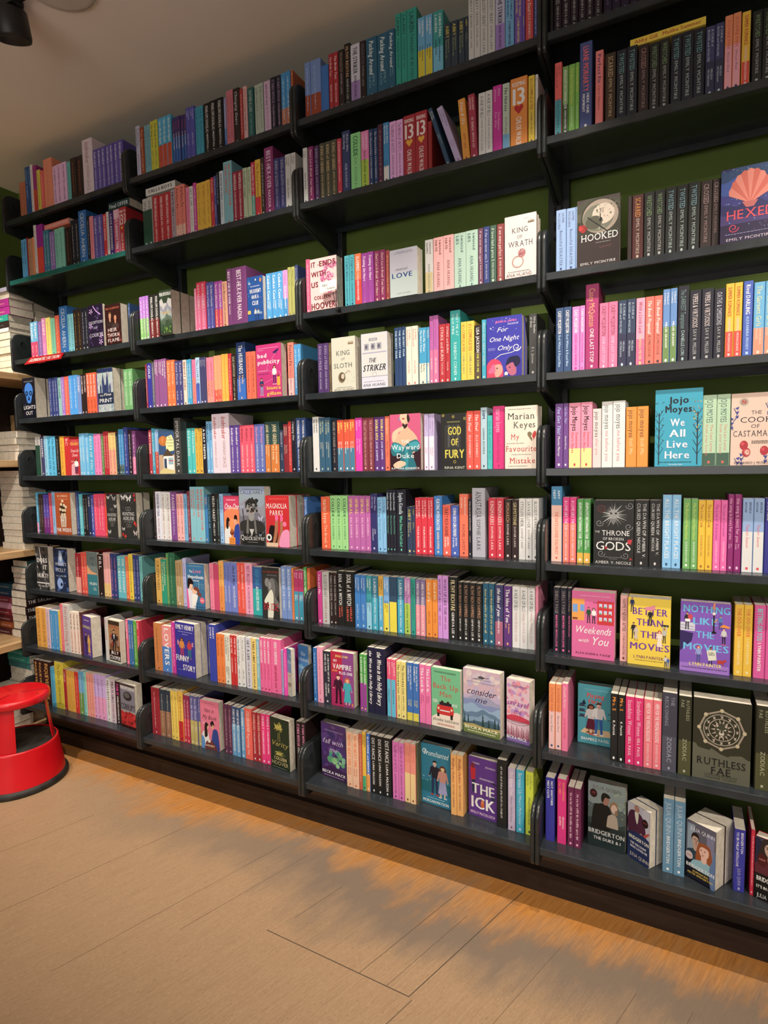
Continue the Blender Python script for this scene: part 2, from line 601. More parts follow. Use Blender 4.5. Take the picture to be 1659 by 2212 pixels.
def make_glyphs():
    chars = "ABCDEFGHIJKLMNOPQRSTUVWXYZabcdefghijklmnopqrstuvwxyz0123456789&'.,:-()!?+"
    todo = []
    for st, off in (('n', 0.0),):
        for ch in chars:
            cu = bpy.data.curves.new('g', 'FONT')
            cu.body = ch
            cu.resolution_u = 2
            cu.offset = off
            o = bpy.data.objects.new('g', cu)
            col.objects.link(o)
            todo.append((st, ch, o))
    bpy.context.view_layer.update()
    dg = bpy.context.evaluated_depsgraph_get()
    for st, ch, o in todo:
        me = bpy.data.meshes.new_from_object(o.evaluated_get(dg))
        v = np.array([(x.co[0], x.co[1], 0.0) for x in me.vertices], float).reshape(-1, 3)
        f = [tuple(p.vertices) for p in me.polygons]
        bpy.data.meshes.remove(me)
        GL[st, ch] = (v, f)
    for st, ch, o in todo:
        cu = o.data
        bpy.data.objects.remove(o)
        bpy.data.curves.remove(cu)
    CAPH['n'] = CAPH['b'] = GL['n', 'H'][0][:, 1].max()
    # bold: the same glyph struck three times, each a little further along
    for ch in chars:
        v, f = GL['n', ch]
        n = len(v)
        GL['b', ch] = (np.vstack([v + [.028 * k, 0, 4e-6 * k] for k in range(3)]) if n else v, [tuple(i + k * n for i in q) for k in range(3) for q in f])
    # slab serifs for the seriffed style
    for ch in chars:
        v, f = GL['n', ch]
        f = list(f)
        extra = []
        if ch.isalpha() and len(v):
            top = v[:, 1].max()
            for lev, sgn in ((0.0, 1), (top, -1)):
                xs = np.sort(v[np.abs(v[:, 1] - lev) < .004][:, 0])
                if len(xs) < 2:
                    continue
                i = 0
                while i < len(xs) - 1:
                    wd = xs[i + 1] - xs[i]
                    if .05 < wd < .16:
                        extra.append((xs[i] - .05, xs[i + 1] + .05, lev, lev + sgn * .035))
                        i += 2
                    else:
                        i += 1
        for x0, x1, y0, y1 in extra:
            n = len(v)
            v = np.vstack([v, [(x0, y0, 4e-6), (x1, y0, 4e-6), (x1, y1, 4e-6), (x0, y1, 4e-6)]])
            f.append((n, n + 1, n + 2, n + 3))
        GL['s', ch] = (v, f)
    CAPH['s'] = CAPH['n']


make_glyphs()
TC = {}


def text_geo(s, st):
    """flat text, baseline at 0, starts at x = 0, cap height 1; returns verts, faces, width"""
    if (s, st) in TC:
        return TC[s, st]
    base = {'i': 'n', 'j': 'b'}.get(st, st)
    k = 1.0 / CAPH[base]
    x, V, Fc, n = 0.0, [], [], 0
    for ch in s:
        if ch == ' ' or (base, ch) not in GL:
            x += .42
            continue
        v, f = GL[base, ch]
        v = v * [k, k, 1]
        v = v - [v[:, 0].min() - x, 0, 0]
        x = v[:, 0].max() + .13
        V.append(v)
        Fc.extend([tuple(n + i for i in q) for q in f])
        n += len(v)
    V = np.vstack(V) if V else np.zeros((0, 3))
    if st in 'ij' and len(V):
        V = V.copy()
        V[:, 0] = V[:, 0] * .86 + V[:, 1] * .30
        x = x * .86 + .2
    TC[s, st] = (V, Fc, max(x - .13, .01))
    return TC[s, st]


def fit(s, st, L, c):
    """scale factors so that text of cap height about c fits the length L"""
    V, Fc, w = text_geo(s, st)
    sy = c
    sx = min(L / w, c * 1.15)
    if sx < c * .5:
        sy = max(sx * 2.0, c * .45)
    return V, Fc, w * sx, sx, sy


# ------------------------------------------------------------------ books
def cover_geo(mb, w, h, d, c, facing=False, t=.0007):
    """U-shaped card cover: spine at y=0 from x=0..w, boards going back to y=d"""
    e = min(.0022, w * .3)
    out = [(0, d), (0, e), (e * .3, e * .3), (e, 0), (w - e, 0), (w - e * .3, e * .3), (w, e), (w, d)]
    inn = [(t, d), (t, e), (t + e * .3, e * .3 + t), (t + e, t), (w - t - e, t), (w - t - e * .3, e * .3 + t), (w - t, e), (w - t, d)]
    P = (lambda p, z: (p[1], p[0], z)) if facing else (lambda p, z: (p[0], p[1], z))
    n = len(out)
    b = len(mb.v)
    for z in (0.0, h):
        mb.v.extend([P(p, z) for p in out] + [P(p, z) for p in inn])
    o0, i0, o1, i1 = b, b + n, b + 2 * n, b + 3 * n
    fs = []
    for i in range(n - 1):
        fs += [(o0 + i, o0 + i + 1, o1 + i + 1, o1 + i), (i0 + i, i1 + i, i1 + i + 1, i0 + i + 1),
               (o1 + i, o1 + i + 1, i1 + i + 1, i1 + i), (o0 + i, i0 + i, i0 + i + 1, o0 + i + 1)]
    fs += [(o0, o1, i1, i0), (o0 + n - 1, i0 + n - 1, i1 + n - 1, o1 + n - 1)]
    mb.f.extend(fs)
    mb.c.extend([c] * len(fs))
    mb.m.extend([0] * len(fs))


def pages_geo(mb, w, h, d, facing=False, t=.0008, m=1):
    a = (t, w - t, .0012, d - .0012)
    if facing:
        mb.box(a[2], a[3], a[0], a[1], .001, h - .0012, m=m)
    else:
        mb.box(a[0], a[1], a[2], a[3], .001, h - .0012, m=m)


def spine_text(mb, s, st, x0, x1, z0, z1, c, lay, frac=.54, center=False):
    """lines of text running down the spine between z1 (start) and z0, stacked across x0..x1"""
    lines = s.split('/')
    n = len(lines)
    wd = (x1 - x0) / n
    for i, ln in enumerate(lines):
        xc0 = x1 - wd * (i + 1)
        ch = wd * frac
        V, Fc, L, sx, sy = fit(ln, st, z1 - z0, ch)
        if not len(V):
            continue
        base = xc0 + (wd - sy) / 2
        zs = z1 - (z1 - z0 - L) / 2 if center else z1
        pts = np.stack([base + V[:, 1] * sy, -lay - V[:, 2], zs - V[:, 0] * sx], 1)
        mb.raw(pts, Fc, c)


def horiz_text(mb, s, st, x0, x1, z0, z1, c, lay):
    V, Fc, w = text_geo(s, st)
    sx, sy = (x1 - x0) / w, (z1 - z0)
    pts = np.stack([x0 + V[:, 0] * sx, -lay - V[:, 2], z0 + V[:, 1] * sy], 1)
    mb.raw(pts, Fc, c)


def quad(mb, x0, x1, z0, z1, c, lay):
    mb.face([(x0, -lay, z0), (x1, -lay, z0), (x1, -lay, z1), (x0, -lay, z1)], c)


def disc(mb, cx, cz, rx, rz, c, lay, n=14):
    mb.face([(cx + rx * math.cos(2 * PI * i / n), -lay, cz + rz * math.sin(2 * PI * i / n)) for i in range(n)], c)


def heart(mb, cx, cz, s, c, lay):
    mb.face([(cx + s * p, -lay, cz + s * q) for p, q in ((0, -1), (.9, .1), (.95, .6), (.55, .9), (.15, .75), (0, .45), (-.15, .75), (-.55, .9), (-.95, .6), (-.9, .1))], c)


def scrap(mb, w, z0, z1, c, lay, rng):
    """print too small to read: short broken strokes running down the spine like words"""
    z = z1
    x0 = w * .36
    cap = min(w * .30, .006)
    while z > z0 + .006:
        for _ in range(rng.randint(3, 7)):
            L = cap * rng.uniform(.18, .34)
            hh = cap * rng.choice((1.0, 1.0, .7, .7))
            quad(mb, x0, x0 + hh, z - L, z, c, lay)
            if rng.random() < .5:
                quad(mb, x0 + hh * .8, x0 + hh, z - L * 2.2, z, c, lay + .000004)
                z -= L * 1.2
            z -= L + cap * .22
            if z < z0 + .004:
                break
        z -= cap * .55


def spine_art(mb, w, h, bg, fg, st, txt, rng):
    lay = .00009
    fgs = fg.split('/')
    c1 = ink(fgs[0])
    c2 = ink(fgs[-1])
    e = .0012 if w > .006 else .0004
    if '/' in bg and '@' in bg:
        fr = float(bg.split('@')[1])
        quad(mb, e, w - e, 0.0004, h * (1 - fr), ink(bg.split('/')[1]), .00004)
    title, _, auth = txt.partition('|')
    if st == 'B':
        a, nmb = title.split('/')
        horiz_text(mb, a, 'b', w * .12, w * .88, h * .88, h * .94, c1, lay)
        horiz_text(mb, nmb, 'b', w * .14, w * .86, h * .62, h * .85, c1, lay)
        heart(mb, w * .5, h * .55, w * .28, ink('c12') if nmb == '13' and a == 'KEEPING' else ink('fb2'), lay)
        spine_text(mb, auth, 'b', w * .22, w * .78, h * .02, h * .44, c1, lay, .8)
        return
    if not txt or title == '' and not auth:
        return
    m0, m1 = w * .10, w * .90
    zt1 = .95
    if auth in ('', '~'):
        zt0 = .13 if auth == '' else .42
    else:
        n1 = max(len(q) for q in title.split('/')) ** .85
        n2 = max(len(q) for q in auth.split('/')) ** .85
        zt0 = .95 - .85 * min(.68, max(.32, n1 / (n1 + n2))) + .012
    if title == '~':
        scrap(mb, w, h * zt0, h * .9, c1, lay, rng)
    else:
        ch = .55 if st != 'i' else .5
        spine_text(mb, title, 'j' if st == 'i' and w > .02 else st, m0, m1, h * zt0, h * zt1, c1, lay, ch)
    if auth == '~':
        scrap(mb, w, h * .12, h * .34, c2, lay, rng)
    elif auth:
        spine_text(mb, auth, 'n' if st in 'i' and not auth[1:2].islower() else st, w * .16, w * .84, h * .095, h * (zt0 - .025), c2, lay, .42 if '/' not in auth else .58, False)
    # publisher's device at the foot
    k = rng.random()
    if k < .4:
        disc(mb, w * .5, h * .048, min(w * .17, .003), min(w * .24, .0045), c2, lay)
    elif k < .8:
        quad(mb, w * .5 - min(.003, w * .14), w * .5 + min(.003, w * .14), h * .035, h * .035 + min(w * .35, .007), c2, lay)


class Art:
    """draws a printed cover design: x runs 0..1 across, y runs 0..1 down from the top edge"""
    def __init__(s, mb, W, H):
        s.mb, s.W, s.H, s.k = mb, W, H, 0.00004

    def _z(s):
        s.k += .000007
        return s.k

    def P(s, pts, c):
        z = s._z()
        s.mb.face([(min(.997, max(.003, x)) * s.W, -z, (1 - min(.998, max(.002, y))) * s.H) for x, y in pts], ink(c))

    def S(s, pts, c):
        """closed smooth outline through the points"""
        n, out = len(pts), []
        for i in range(n):
            p0, p1, p2, p3 = pts[i - 1], pts[i], pts[(i + 1) % n], pts[(i + 2) % n]
            for k in range(5):
                t = k / 5
                out.append(tuple(.5 * (2 * p1[j] + (p2[j] - p0[j]) * t + (2 * p0[j] - 5 * p1[j] + 4 * p2[j] - p3[j]) * t * t + (3 * p1[j] - p0[j] - 3 * p2[j] + p3[j]) * t ** 3) for j in (0, 1)))
        s.P(out, c)

    def R(s, x0, y0, x1, y1, c):
        m = .002
        s.P([(max(x0, m), min(y1, 1 - m)), (min(x1, 1 - m), min(y1, 1 - m)), (min(x1, 1 - m), max(y0, m)), (max(x0, m), max(y0, m))], c)

    def E(s, cx, cy, rx, ry, c, n=18, a0=0.0):
        s.P([(cx + rx * math.cos(2 * PI * i / n + a0), cy + ry * math.sin(2 * PI * i / n + a0)) for i in range(n)], c)

    def Ln(s, pts, w, c):
        """stroke; w is its width as a share of the cover width"""
        asp = s.W / s.H
        for (x0, y0), (x1, y1) in zip(pts, pts[1:]):
            dx, dy = (x1 - x0), (y1 - y0) / asp
            L = math.hypot(dx, dy) or 1
            nx, ny = -dy / L * w / 2, dx / L * w / 2 * asp
            s.P([(x0 + nx, y0 + ny), (x1 + nx, y1 + ny), (x1 - nx, y1 - ny), (x0 - nx, y0 - ny)], c)

    def Ring(s, cx, cy, r, w, c, n=28):
        asp = s.W / s.H
        s.Ln([(cx + r * math.cos(2 * PI * i / n), cy + r * asp * math.sin(2 * PI * i / n)) for i in range(n + 1)], w, c)

    def T(s, txt, cx, cy, w, h, c, st='n'):
        """text centred on cx, cy, width w, cap height h"""
        V, Fc, tw = text_geo(txt, st)
        if not len(V):
            return
        z = s._z()
        sx, sy = w * s.W / tw, h * s.H
        pts = np.stack([(cx - w / 2) * s.W + V[:, 0] * sx, -z - V[:, 2], (1 - cy) * s.H - sy / 2 + V[:, 1] * sy], 1)
        s.mb.raw(pts, Fc, ink(c))

    def Fine(s, x0, x1, y, c, n=1, h=.008):
        """a line of very small print"""
        rng = random.Random(int(x0 * 977 + y * 7919))
        for i in range(n):
            x = x0
            while x < x1:
                L = rng.uniform(.02, .07)
                s.R(x, y + i * h * 2, min(x1, x + L), y + i * h * 2 + h, c)
                x += L + .012

    def Man(s, cx, y0, y1, hair='321', skin='c86', top='236', bot='223', shoe='211', long=False, skirt=False, wide=1.0):
        """small standing figure from head top y0 to feet y1"""
        asp = s.W / s.H
        hh = y1 - y0
        u = hh * .075 / asp * wide
        q = lambda t: y0 + hh * t
        if long:
            s.E(cx, q(.12), u * 1.25, hh * .13, hair)
        for sx in (-1, 1):
            s.P([(cx + sx * u * 1.5, q(.2)), (cx + sx * u * 2.1, q(.45)), (cx + sx * u * 1.7, q(.47)), (cx + sx * u * .9, q(.25))], top)
            s.E(cx + sx * u * 1.9, q(.47), u * .3, hh * .018, skin, 8)
        if skirt:
            s.P([(cx - u * .9, q(.42)), (cx + u * .9, q(.42)), (cx + u * 1.7, q(.86)), (cx - u * 1.7, q(.86))], bot)
            for sx in (-1, 1):
                s.P([(cx + sx * u * .7 - u * .25, q(.86)), (cx + sx * u * .7 + u * .25, q(.86)), (cx + sx * u * .7 + u * .2, q(.97)), (cx + sx * u * .7 - u * .2, q(.97))], skin)
        else:
            for sx in (-1, 1):
                s.P([(cx + sx * u * .1, q(.46)), (cx + sx * u * 1.1, q(.46)), (cx + sx * u * 1.15, q(.96)), (cx + sx * u * .5, q(.96))], bot)
        for sx in (-1, 1):
            s.E(cx + sx * u * .95, q(.975), u * .65, hh * .022, shoe, 10)
        s.P([(cx - u * .5, q(.155)), (cx + u * .5, q(.155)), (cx + u * 1.5, q(.19)), (cx + u * 1.05, q(.5)), (cx - u * 1.05, q(.5)), (cx - u * 1.5, q(.19))], top)
        s.P([(cx - u * .3, q(.12)), (cx + u * .3, q(.12)), (cx + u * .35, q(.18)), (cx - u * .35, q(.18))], skin)
        s.E(cx, q(.085), u * .72, hh * .072, skin)
        s.P([(cx - u * .8, q(.09)), (cx - u * .75, q(.03)), (cx, q(-.01)), (cx + u * .75, q(.03)), (cx + u * .8, q(.09)), (cx + u * .5, q(.05)), (cx - u * .4, q(.05))], hair)

    def Bust(s, cx, y0, y1, hair, skin, top, long=False, side=0, wide=1.0):
        """head and shoulders, face turned a little to side"""
        asp = s.W / s.H
        hh = y1 - y0
        u = hh * .22 / asp * wide
        q = lambda t: y0 + hh * t
        if long:
            s.S([(cx - u * 1.2, q(.15)), (cx - u * .8, q(-.02)), (cx, q(-.06)), (cx + u * .8, q(-.02)), (cx + u * 1.2, q(.15)), (cx + u * 1.35, q(.72)), (cx - u * 1.35, q(.72))], hair)
        s.S([(cx - u * .4, q(.4)), (cx + u * .4, q(.4)), (cx + u * .5, q(.6)), (cx + u * 1.9, q(.72)), (cx + u * 2.1, q(1)), (cx - u * 2.1, q(1)), (cx - u * 1.9, q(.72)), (cx - u * .5, q(.6))], top)
        s.S([(cx - u * .4, q(.4)), (cx + u * .4, q(.4)), (cx + u * .45, q(.6)), (cx, q(.68)), (cx - u * .45, q(.6))], skin)
        s.E(cx, q(.24), u * .85, hh * .25, skin, 20)
        s.S([(cx - u * .95, q(.28)), (cx - u * .95, q(.08)), (cx - u * .4, q(-.05)), (cx + u * .5, q(-.05)), (cx + u * .95, q(.08)), (cx + u * .95, q(.28)), (cx + u * .7, q(.12)), (cx - u * .2, q(.08)), (cx - u * .7, q(.14))], hair)
        d = '311'
        for sx in (-1, 1):
            s.E(cx + side * u * .2 + sx * u * .33, q(.23), u * .12, hh * .016, d, 8)
            s.S([(cx + side * u * .2 + sx * u * .33 - u * .18, q(.185)), (cx + side * u * .2 + sx * u * .33 + u * .18, q(.185)), (cx + side * u * .2 + sx * u * .33 + u * .18, q(.2)), (cx + side * u * .2 + sx * u * .33 - u * .18, q(.2))], hair)
        s.S([(cx + side * u * .25 - u * .05, q(.24)), (cx + side * u * .35 + u * .1, q(.32)), (cx + side * u * .2 - u * .1, q(.32))], 'a64')
        s.E(cx + side * u * .2, q(.385), u * .22, hh * .016, 'a33', 10)


def fir(a, x, y0, y1, w, c):
    n = 4
    for i in range(n):
        t0, t1 = y0 + (y1 - y0) * i / n * .8, y0 + (y1 - y0) * (i + 1.3) / (n + .3)
        ww = w * (.35 + .65 * i / n)
        a.P([(x, t0), (x + ww, t1), (x - ww, t1)], c)


def sprinkle(a, n, x0, y0, x1, y1, r, cs, seed=1):
    g = random.Random(seed)
    asp = a.W / a.H
    for _ in range(n):
        q = g.uniform(.4, 1) * r
        a.E(g.uniform(x0, x1), g.uniform(y0, y1), q, q * asp, g.choice(cs), 7)


def hills(a, y0, y1, cs, seed=2, amp=.04):
    g = random.Random(seed)
    n = len(cs)
    for i, c in enumerate(cs):
        y = y0 + (y1 - y0) * i / n
        ph, fq = g.uniform(0, 6), g.uniform(5, 10)
        top = [(j / 16, y + amp * math.sin(fq * j / 16 + ph) + amp * .4 * math.sin(fq * 2.7 * j / 16)) for j in range(17)]
        a.P(top + [(1, min(1, y1 + .1)), (0, min(1, y1 + .1))], c)


def butterfly(a, x, y, r, c):
    asp = a.W / a.H
    for sx in (-1, 1):
        a.P([(x, y), (x + sx * r, y - r * asp * 1.1), (x + sx * r * 1.1, y - r * asp * .1), (x + sx * .3 * r, y + .1 * r * asp)], c)
        a.P([(x, y), (x + sx * r * .8, y + r * asp * .3), (x + sx * r * .5, y + r * asp)], c)


def swirl(a, x, y, r, w, c, turns=1.4, flip=1):
    asp = a.W / a.H
    n = 22
    a.Ln([(x + flip * r * (1 - i / n * .8) * math.cos(2 * PI * turns * i / n), y + r * asp * (1 - i / n * .8) * math.sin(2 * PI * turns * i / n)) for i in range(n + 1)], w, c)


def c_hooked(a):
    hills(a, .02, .5, ['443', '554', '332'], 3, .03)
    a.E(.55, .28, .46, .27, '332', 30); a.E(.55, .28, .42, .245, 'a98', 30); a.E(.5, .3, .36, .2, '776', 24); a.E(.62, .25, .26, .15, 'dcb', 20); a.E(.4, .36, .2, .1, '554', 16); sprinkle(a, 26, .25, .1, .95, .48, .03, ['998', 'bba', '665', '887'], 11)
    a.T('XII', .58, .2, .1, .07, '111', 's')
    a.Ln([(.55, .24), (.56, .36)], .02, '111'); a.Ln([(.25, .27), (.72, .52)], .025, '111'); a.E(.56, .33, .04, .03, '111')
    sprinkle(a, 40, .5, .05, .98, .55, .012, ['cbb', '988', '655'], 5)
    for i in range(5): a.E(.1 + .05 * (i % 3), .40 + .03 * (i // 2), .06, .03, ['c22', 'a11', '822'][i % 3], 9)
    a.R(0, .56, 1, 1, '322')
    a.T('HOOKED', .53, .575, .86, .10, 'eee', 's'); a.Fine(.45, .8, .66, '999')
    for i in range(4): a.P([(.5 + i * .08, .72), (.62 + i * .07, .74 - i * .01), (.56 + i * .07, .76)], '533')
    a.T('EMILY MCINTIRE', .5, .955, .82, .035, 'ddd', 's')


def c_hexed(a):
    hills(a, .0, .8, ['247', '35a', '338', '226', '437'], 4, .03); a.R(0, .75, 1, 1, '214')
    sprinkle(a, 60, 0, 0, 1, .5, .012, ['9bd', 'cde', '58b'], 8)
    for i in range(9):
        t = -1.25 + i * 2.5 / 8
        a.P([(.55, .50), (.55 + .40 * math.sin(t - .16), .42 - .36 * math.cos(t - .16)), (.55 + .42 * math.sin(t), .42 - .38 * math.cos(t)), (.55 + .40 * math.sin(t + .16), .42 - .36 * math.cos(t + .16))], ['e87', 'd65'][i % 2])
    a.P([(.4, .47), (.7, .47), (.62, .55), (.48, .55)], 'c66')
    a.T('HEXED', .56, .63, .9, .12, 'e45', 's')
    sprinkle(a, 14, .1, .7, .9, .9, .012, ['8bf', 'a6d'], 3); swirl(a, .25, .8, .1, .02, 'c36')
    a.Fine(.1, .9, .88, '99c'); a.T('EMILY MCINTIRE', .55, .955, .85, .035, 'dcd', 's')


def c_weall(a):
    for x, s in ((.09, 1), (.9, 1)):
        a.Ln([(x, .98), (x, .3)], .025, '134')
        for i in range(6):
            y = .85 - i * .1
            for d in (-1, 1): a.Ln([(x, y), (x + d * .09, y - .09)], .012, '134')
        sprinkle(a, 34, x - .1, .12 if x > .5 else .15, x + .1, .75, .017, ['245', '356', '134'] if x < .5 else ['ed6', 'dc5', 'a85', 'c74'], 4 + int(x * 9))
    a.T('Jojo', .5, .14, .42, .085, '112', 'b'); a.T('Moyes', .5, .255, .56, .085, '112', 'b')
    for i, (w, wd) in enumerate((('We', .3), ('All', .34), ('Live', .44), ('Here', .52))): a.T(w, .48, .43 + i * .14, wd, .095, 'eef', 'b')
    a.Fine(.1, .8, .94, '134', 1); a.T('The sunday times', .45, .975, .3, .016, 'def', 'b')


def c_cook(a):
    for i in range(1, 3): a.R(i * .33, 0, i * .33 + .006, 1, 'dca')
    for i in range(1, 4): a.R(0, i * .25, 1, i * .25 + .004, 'dca')
    a.E(.3, .12, .12, .06, 'cba', 20); a.E(.3, .12, .09, .045, 'a98', 20); a.T('N', .3, .12, .09, .05, 'c12', 'b')
    a.T('THE', .6, .27, .24, .05, '223', 's'); a.T('COOK', .6, .37, .75, .075, '223', 's'); a.T('OF', .58, .46, .2, .05, '223', 's'); a.T('CASTAMAR', .52, .56, .92, .08, '223', 's')
    for x, y, f in ((.06, .2, 1), (.1, .35, -1), (.1, .9, 1), (.35, .85, -1), (.8, .15, 1), (.75, .82, 1)):
        a.Ln([(x, y), (x + f * .08, y + .08), (x + f * .05, y + .16)], .018, '237')
        for d in (0, .06, .12): a.P([(x + f * .03, y + d), (x + f * .13, y + d - .02), (x + f * .1, y + d + .03)], '349')
    for x, y in ((.32, .72), (.38, .82), (.8, .8)):
        a.E(x, y, .1, .065, 'b23', 18); a.E(x - .03, y - .02, .04, .025, 'd45', 12)
    a.E(.4, .82, .06, .04, 'eba', 12); sprinkle(a, 8, .36, .8, .44, .85, .014, ['b12'], 3)
    a.Fine(.5, .95, .66, '433', 3); a.T('FERNANDO J. MUNEZ', .5, .965, .8, .032, '322', 's')


def c_throne(a):
    g = random.Random(5)
    for i in range(26):
        t = 2 * PI * i / 26; r = g.uniform(.22, .42)
        a.P([(.5 + .1 * math.cos(t - .1), .22 + .06 * math.sin(t - .1)), (.5 + r * math.cos(t), .22 + r * .5 * math.sin(t)), (.5 + .1 * math.cos(t + .14), .22 + .06 * math.sin(t + .14))], ['bbb', '888', 'ddd', '666'][i % 4])
    a.E(.5, .22, .1, .08, '999'); a.E(.44, .2, .03, .015, '222'); a.E(.56, .2, .03, .015, '222'); a.P([(.4, .28), (.6, .28), (.5, .38)], '777')
    a.E(.2, .13, .1, .06, '622'); a.E(.2, .13, .085, .05, '322')
    for x, y, f in ((.15, .35, 1), (.9, .08, -1), (.2, .82, 1), (.8, .84, -1), (.88, .4, 1)): swirl(a, x, y, .1, .012, '999', 1.3, f)
    a.T('THE', .1, .485, .12, .03, 'ddd', 's'); a.T('THRONE', .56, .5, .68, .075, 'eee', 's'); a.T('OF BROKEN', .5, .59, .52, .04, 'ddd', 's')
    a.T('GODS', .5, .70, .86, .13, 'eee', 's'); a.P([(.85, .6), (.97, .59), (.94, .67), (.86, .66)], 'c23'); a.E(.32, .73, .04, .02, 'a22'); a.P([(.92, .86), (.98, .9), (.9, .91)], 'a22')
    a.Fine(.28, .7, .87, '888'); a.Fine(.4, .6, .895, '888'); a.T('AMBER V. NICOLE', .5, .955, .9, .042, 'ddd', 's')


def c_weekends(a):
    a.Fine(.2, .9, .06, 'fbd'); a.Fine(.5, .62, .15, 'b26', 1, .02)
    a.R(.0, .12, .3, .44, 'fa4'); a.R(.02, .2, .14, .32, '7ae'); a.R(.2, .2, .3, .3, '7ae'); a.R(.02, .4, .14, .43, '842')
    a.R(.6, .13, .98, .48, 'd23')
    for i in range(3):
        for j in range(3): a.R(.64 + j * .11, .17 + i * .1, .71 + j * .11, .225 + i * .1, 'cdf'); a.E(.67 + j * .11, .22 + i * .1, .025, .012, ['a62', '5a6', 'fc7'][(i + j) % 3], 8)
    a.Man(.4, .23, .47, '311', 'c87', '253', '223'); a.Man(.52, .24, .47, '322', 'fca', 'fff', '223', '211', True)
    a.T('Weekends', .5, .575, .86, .105, 'fff', 'i'); a.T('with', .28, .735, .26, .055, 'fff', 'i'); a.T('You', .66, .73, .42, .12, 'fff', 'i')
    a.T('ALEXANDRA PAIGE', .5, .93, .82, .03, '523', 'n')


def c_better(a):
    for i, (w, y, wd) in enumerate((('BETTER', .2, .82), ('THAN', .36, .62), ('THE', .54, .44), ('MOVIES', .72, .92))): a.T(w, .52, y, wd, .1, '73a', 'b')
    a.T('LYNN PAINTER', .5, .88, .7, .045, '846', 'b'); a.Fine(.18, .84, .925, '543')
    a.Man(.1, .0, .22, '311', 'c87', '236', '224'); a.Man(.53, .16, .4, '211', 'c97', '222', '222'); a.P([(.4, .14), (.65, .1), (.62, .17), (.42, .18)], 'e8a')
    a.Man(.14, .37, .62, '211', 'c97', '222', '222'); a.Man(.2, .42, .64, '321', 'fca', 'dcb', 'dcb', '211', False, True)
    a.Man(.86, .42, .64, '322', 'c97', 'ccc', '333'); a.R(.8, .37, .96, .4, '333'); a.Ln([(.83, .47), (.83, .39)], .02, 'ccc'); a.Ln([(.91, .47), (.91, .39)], .02, 'ccc')
    a.Man(.75, .46, .74, 'c43', 'fca', 'fed', 'fed', 'fca', True, True); a.Man(.9, .82, .99, '211', 'c97', 'ddd', '346'); a.Man(.96, .84, .99, '321', 'fca', '46b', '68c')


def c_nothing(a):
    a.P([(.0, .42), (.27, .45), (.24, .56), (.0, .72)], '326'); a.R(.0, .3, .3, .42, 'dde'); a.Ln([(0, .34), (.28, .36)], .012, '88b'); a.Ln([(0, .38), (.28, .4)], .012, '88b')
    a.R(.0, .88, .98, .995, 'a7d')
    for w, y, x, wd in (('NOTHING', .1, .52, .92), ('LIKE', .27, .5, .48), ('THE', .46, .5, .36), ('MOVIES', .64, .52, .9)): a.T(w, x, y, wd, .095, '6cf', 'b')
    a.Ln([(.67, .17), (.67, .42)], .03, '111'); a.E(.67, .15, .03, .02, 'fed'); a.R(.63, .4, .72, .43, '111')
    a.Man(.8, .17, .36, '211', 'c97', '48c', '248'); a.Ln([(.74, .22), (.68, .27)], .03, 'c97')
    a.Man(.87, .34, .58, '211', 'fca', 'ddd', '212', 'f86'); a.P([(.78, .33), (.86, .29), (1.0, .32), (.96, .34)], 'f92')
    a.Man(.14, .15, .4, '211', 'c97', '222', '223'); a.E(.2, .22, .05, .04, 'd45'); a.R(.1, .25, .2, .29, 'fff')
    a.Man(.38, .62, .87, 'c33', 'fca', '9ae', '459', 'c44', True); a.Man(.62, .62, .87, '211', 'a64', 'ddd', '225'); a.P([(.54, .68), (.72, .66), (.74, .8), (.58, .82)], 'eed')
    a.Fine(.58, .7, .7, '444', 3); a.E(.82, .82, .07, .025, 'c32', 10); a.R(.76, .82, .78, .87, 'c32'); a.R(.86, .82, .88, .87, 'c32'); a.E(.9, .8, .03, .02, 'c32', 8)
    a.P([(.66, .0), (.7, .0), (.68, .06), (.7, .06), (.66, .14), (.67, .08), (.64, .08)], 'f95')
    a.T('LYNN PAINTER', .52, .885, .64, .045, 'fe9', 'b'); a.Fine(.05, .95, .935, '325')


def c_flirty(a):
    a.Fine(.2, .85, .08, '9cd'); a.T('Playing', .5, .18, .48, .075, 'e33', 'b'); a.T('Flirty', .5, .28, .38, .075, 'e33', 'b')
    for y in (.37, .46, .55): a.R(.02, y, .24, y + .012, '522'); a.R(.05, y - .04, .2, y, '246')
    a.P([(.1, .34), (.24, .34), (.18, .26)], '124')
    for y in (.45, .55): a.R(.85, y, .98, y + .012, '522')
    a.P([(.08, .82), (.2, .74), (.9, .74), (.95, .84), (.6, .86)], 'ec9'); a.E(.45, .83, .14, .02, 'd54')
    a.Man(.38, .33, .82, '311', 'a64', 'ddd', '613', '522', True, True, 1.3); a.Man(.6, .29, .84, '211', 'eba', 'eee', '26b', 'fff', False, False, 1.3); a.T('SHAMEEZ PATEL', .5, .92, .8, .045, 'fff', 'b')


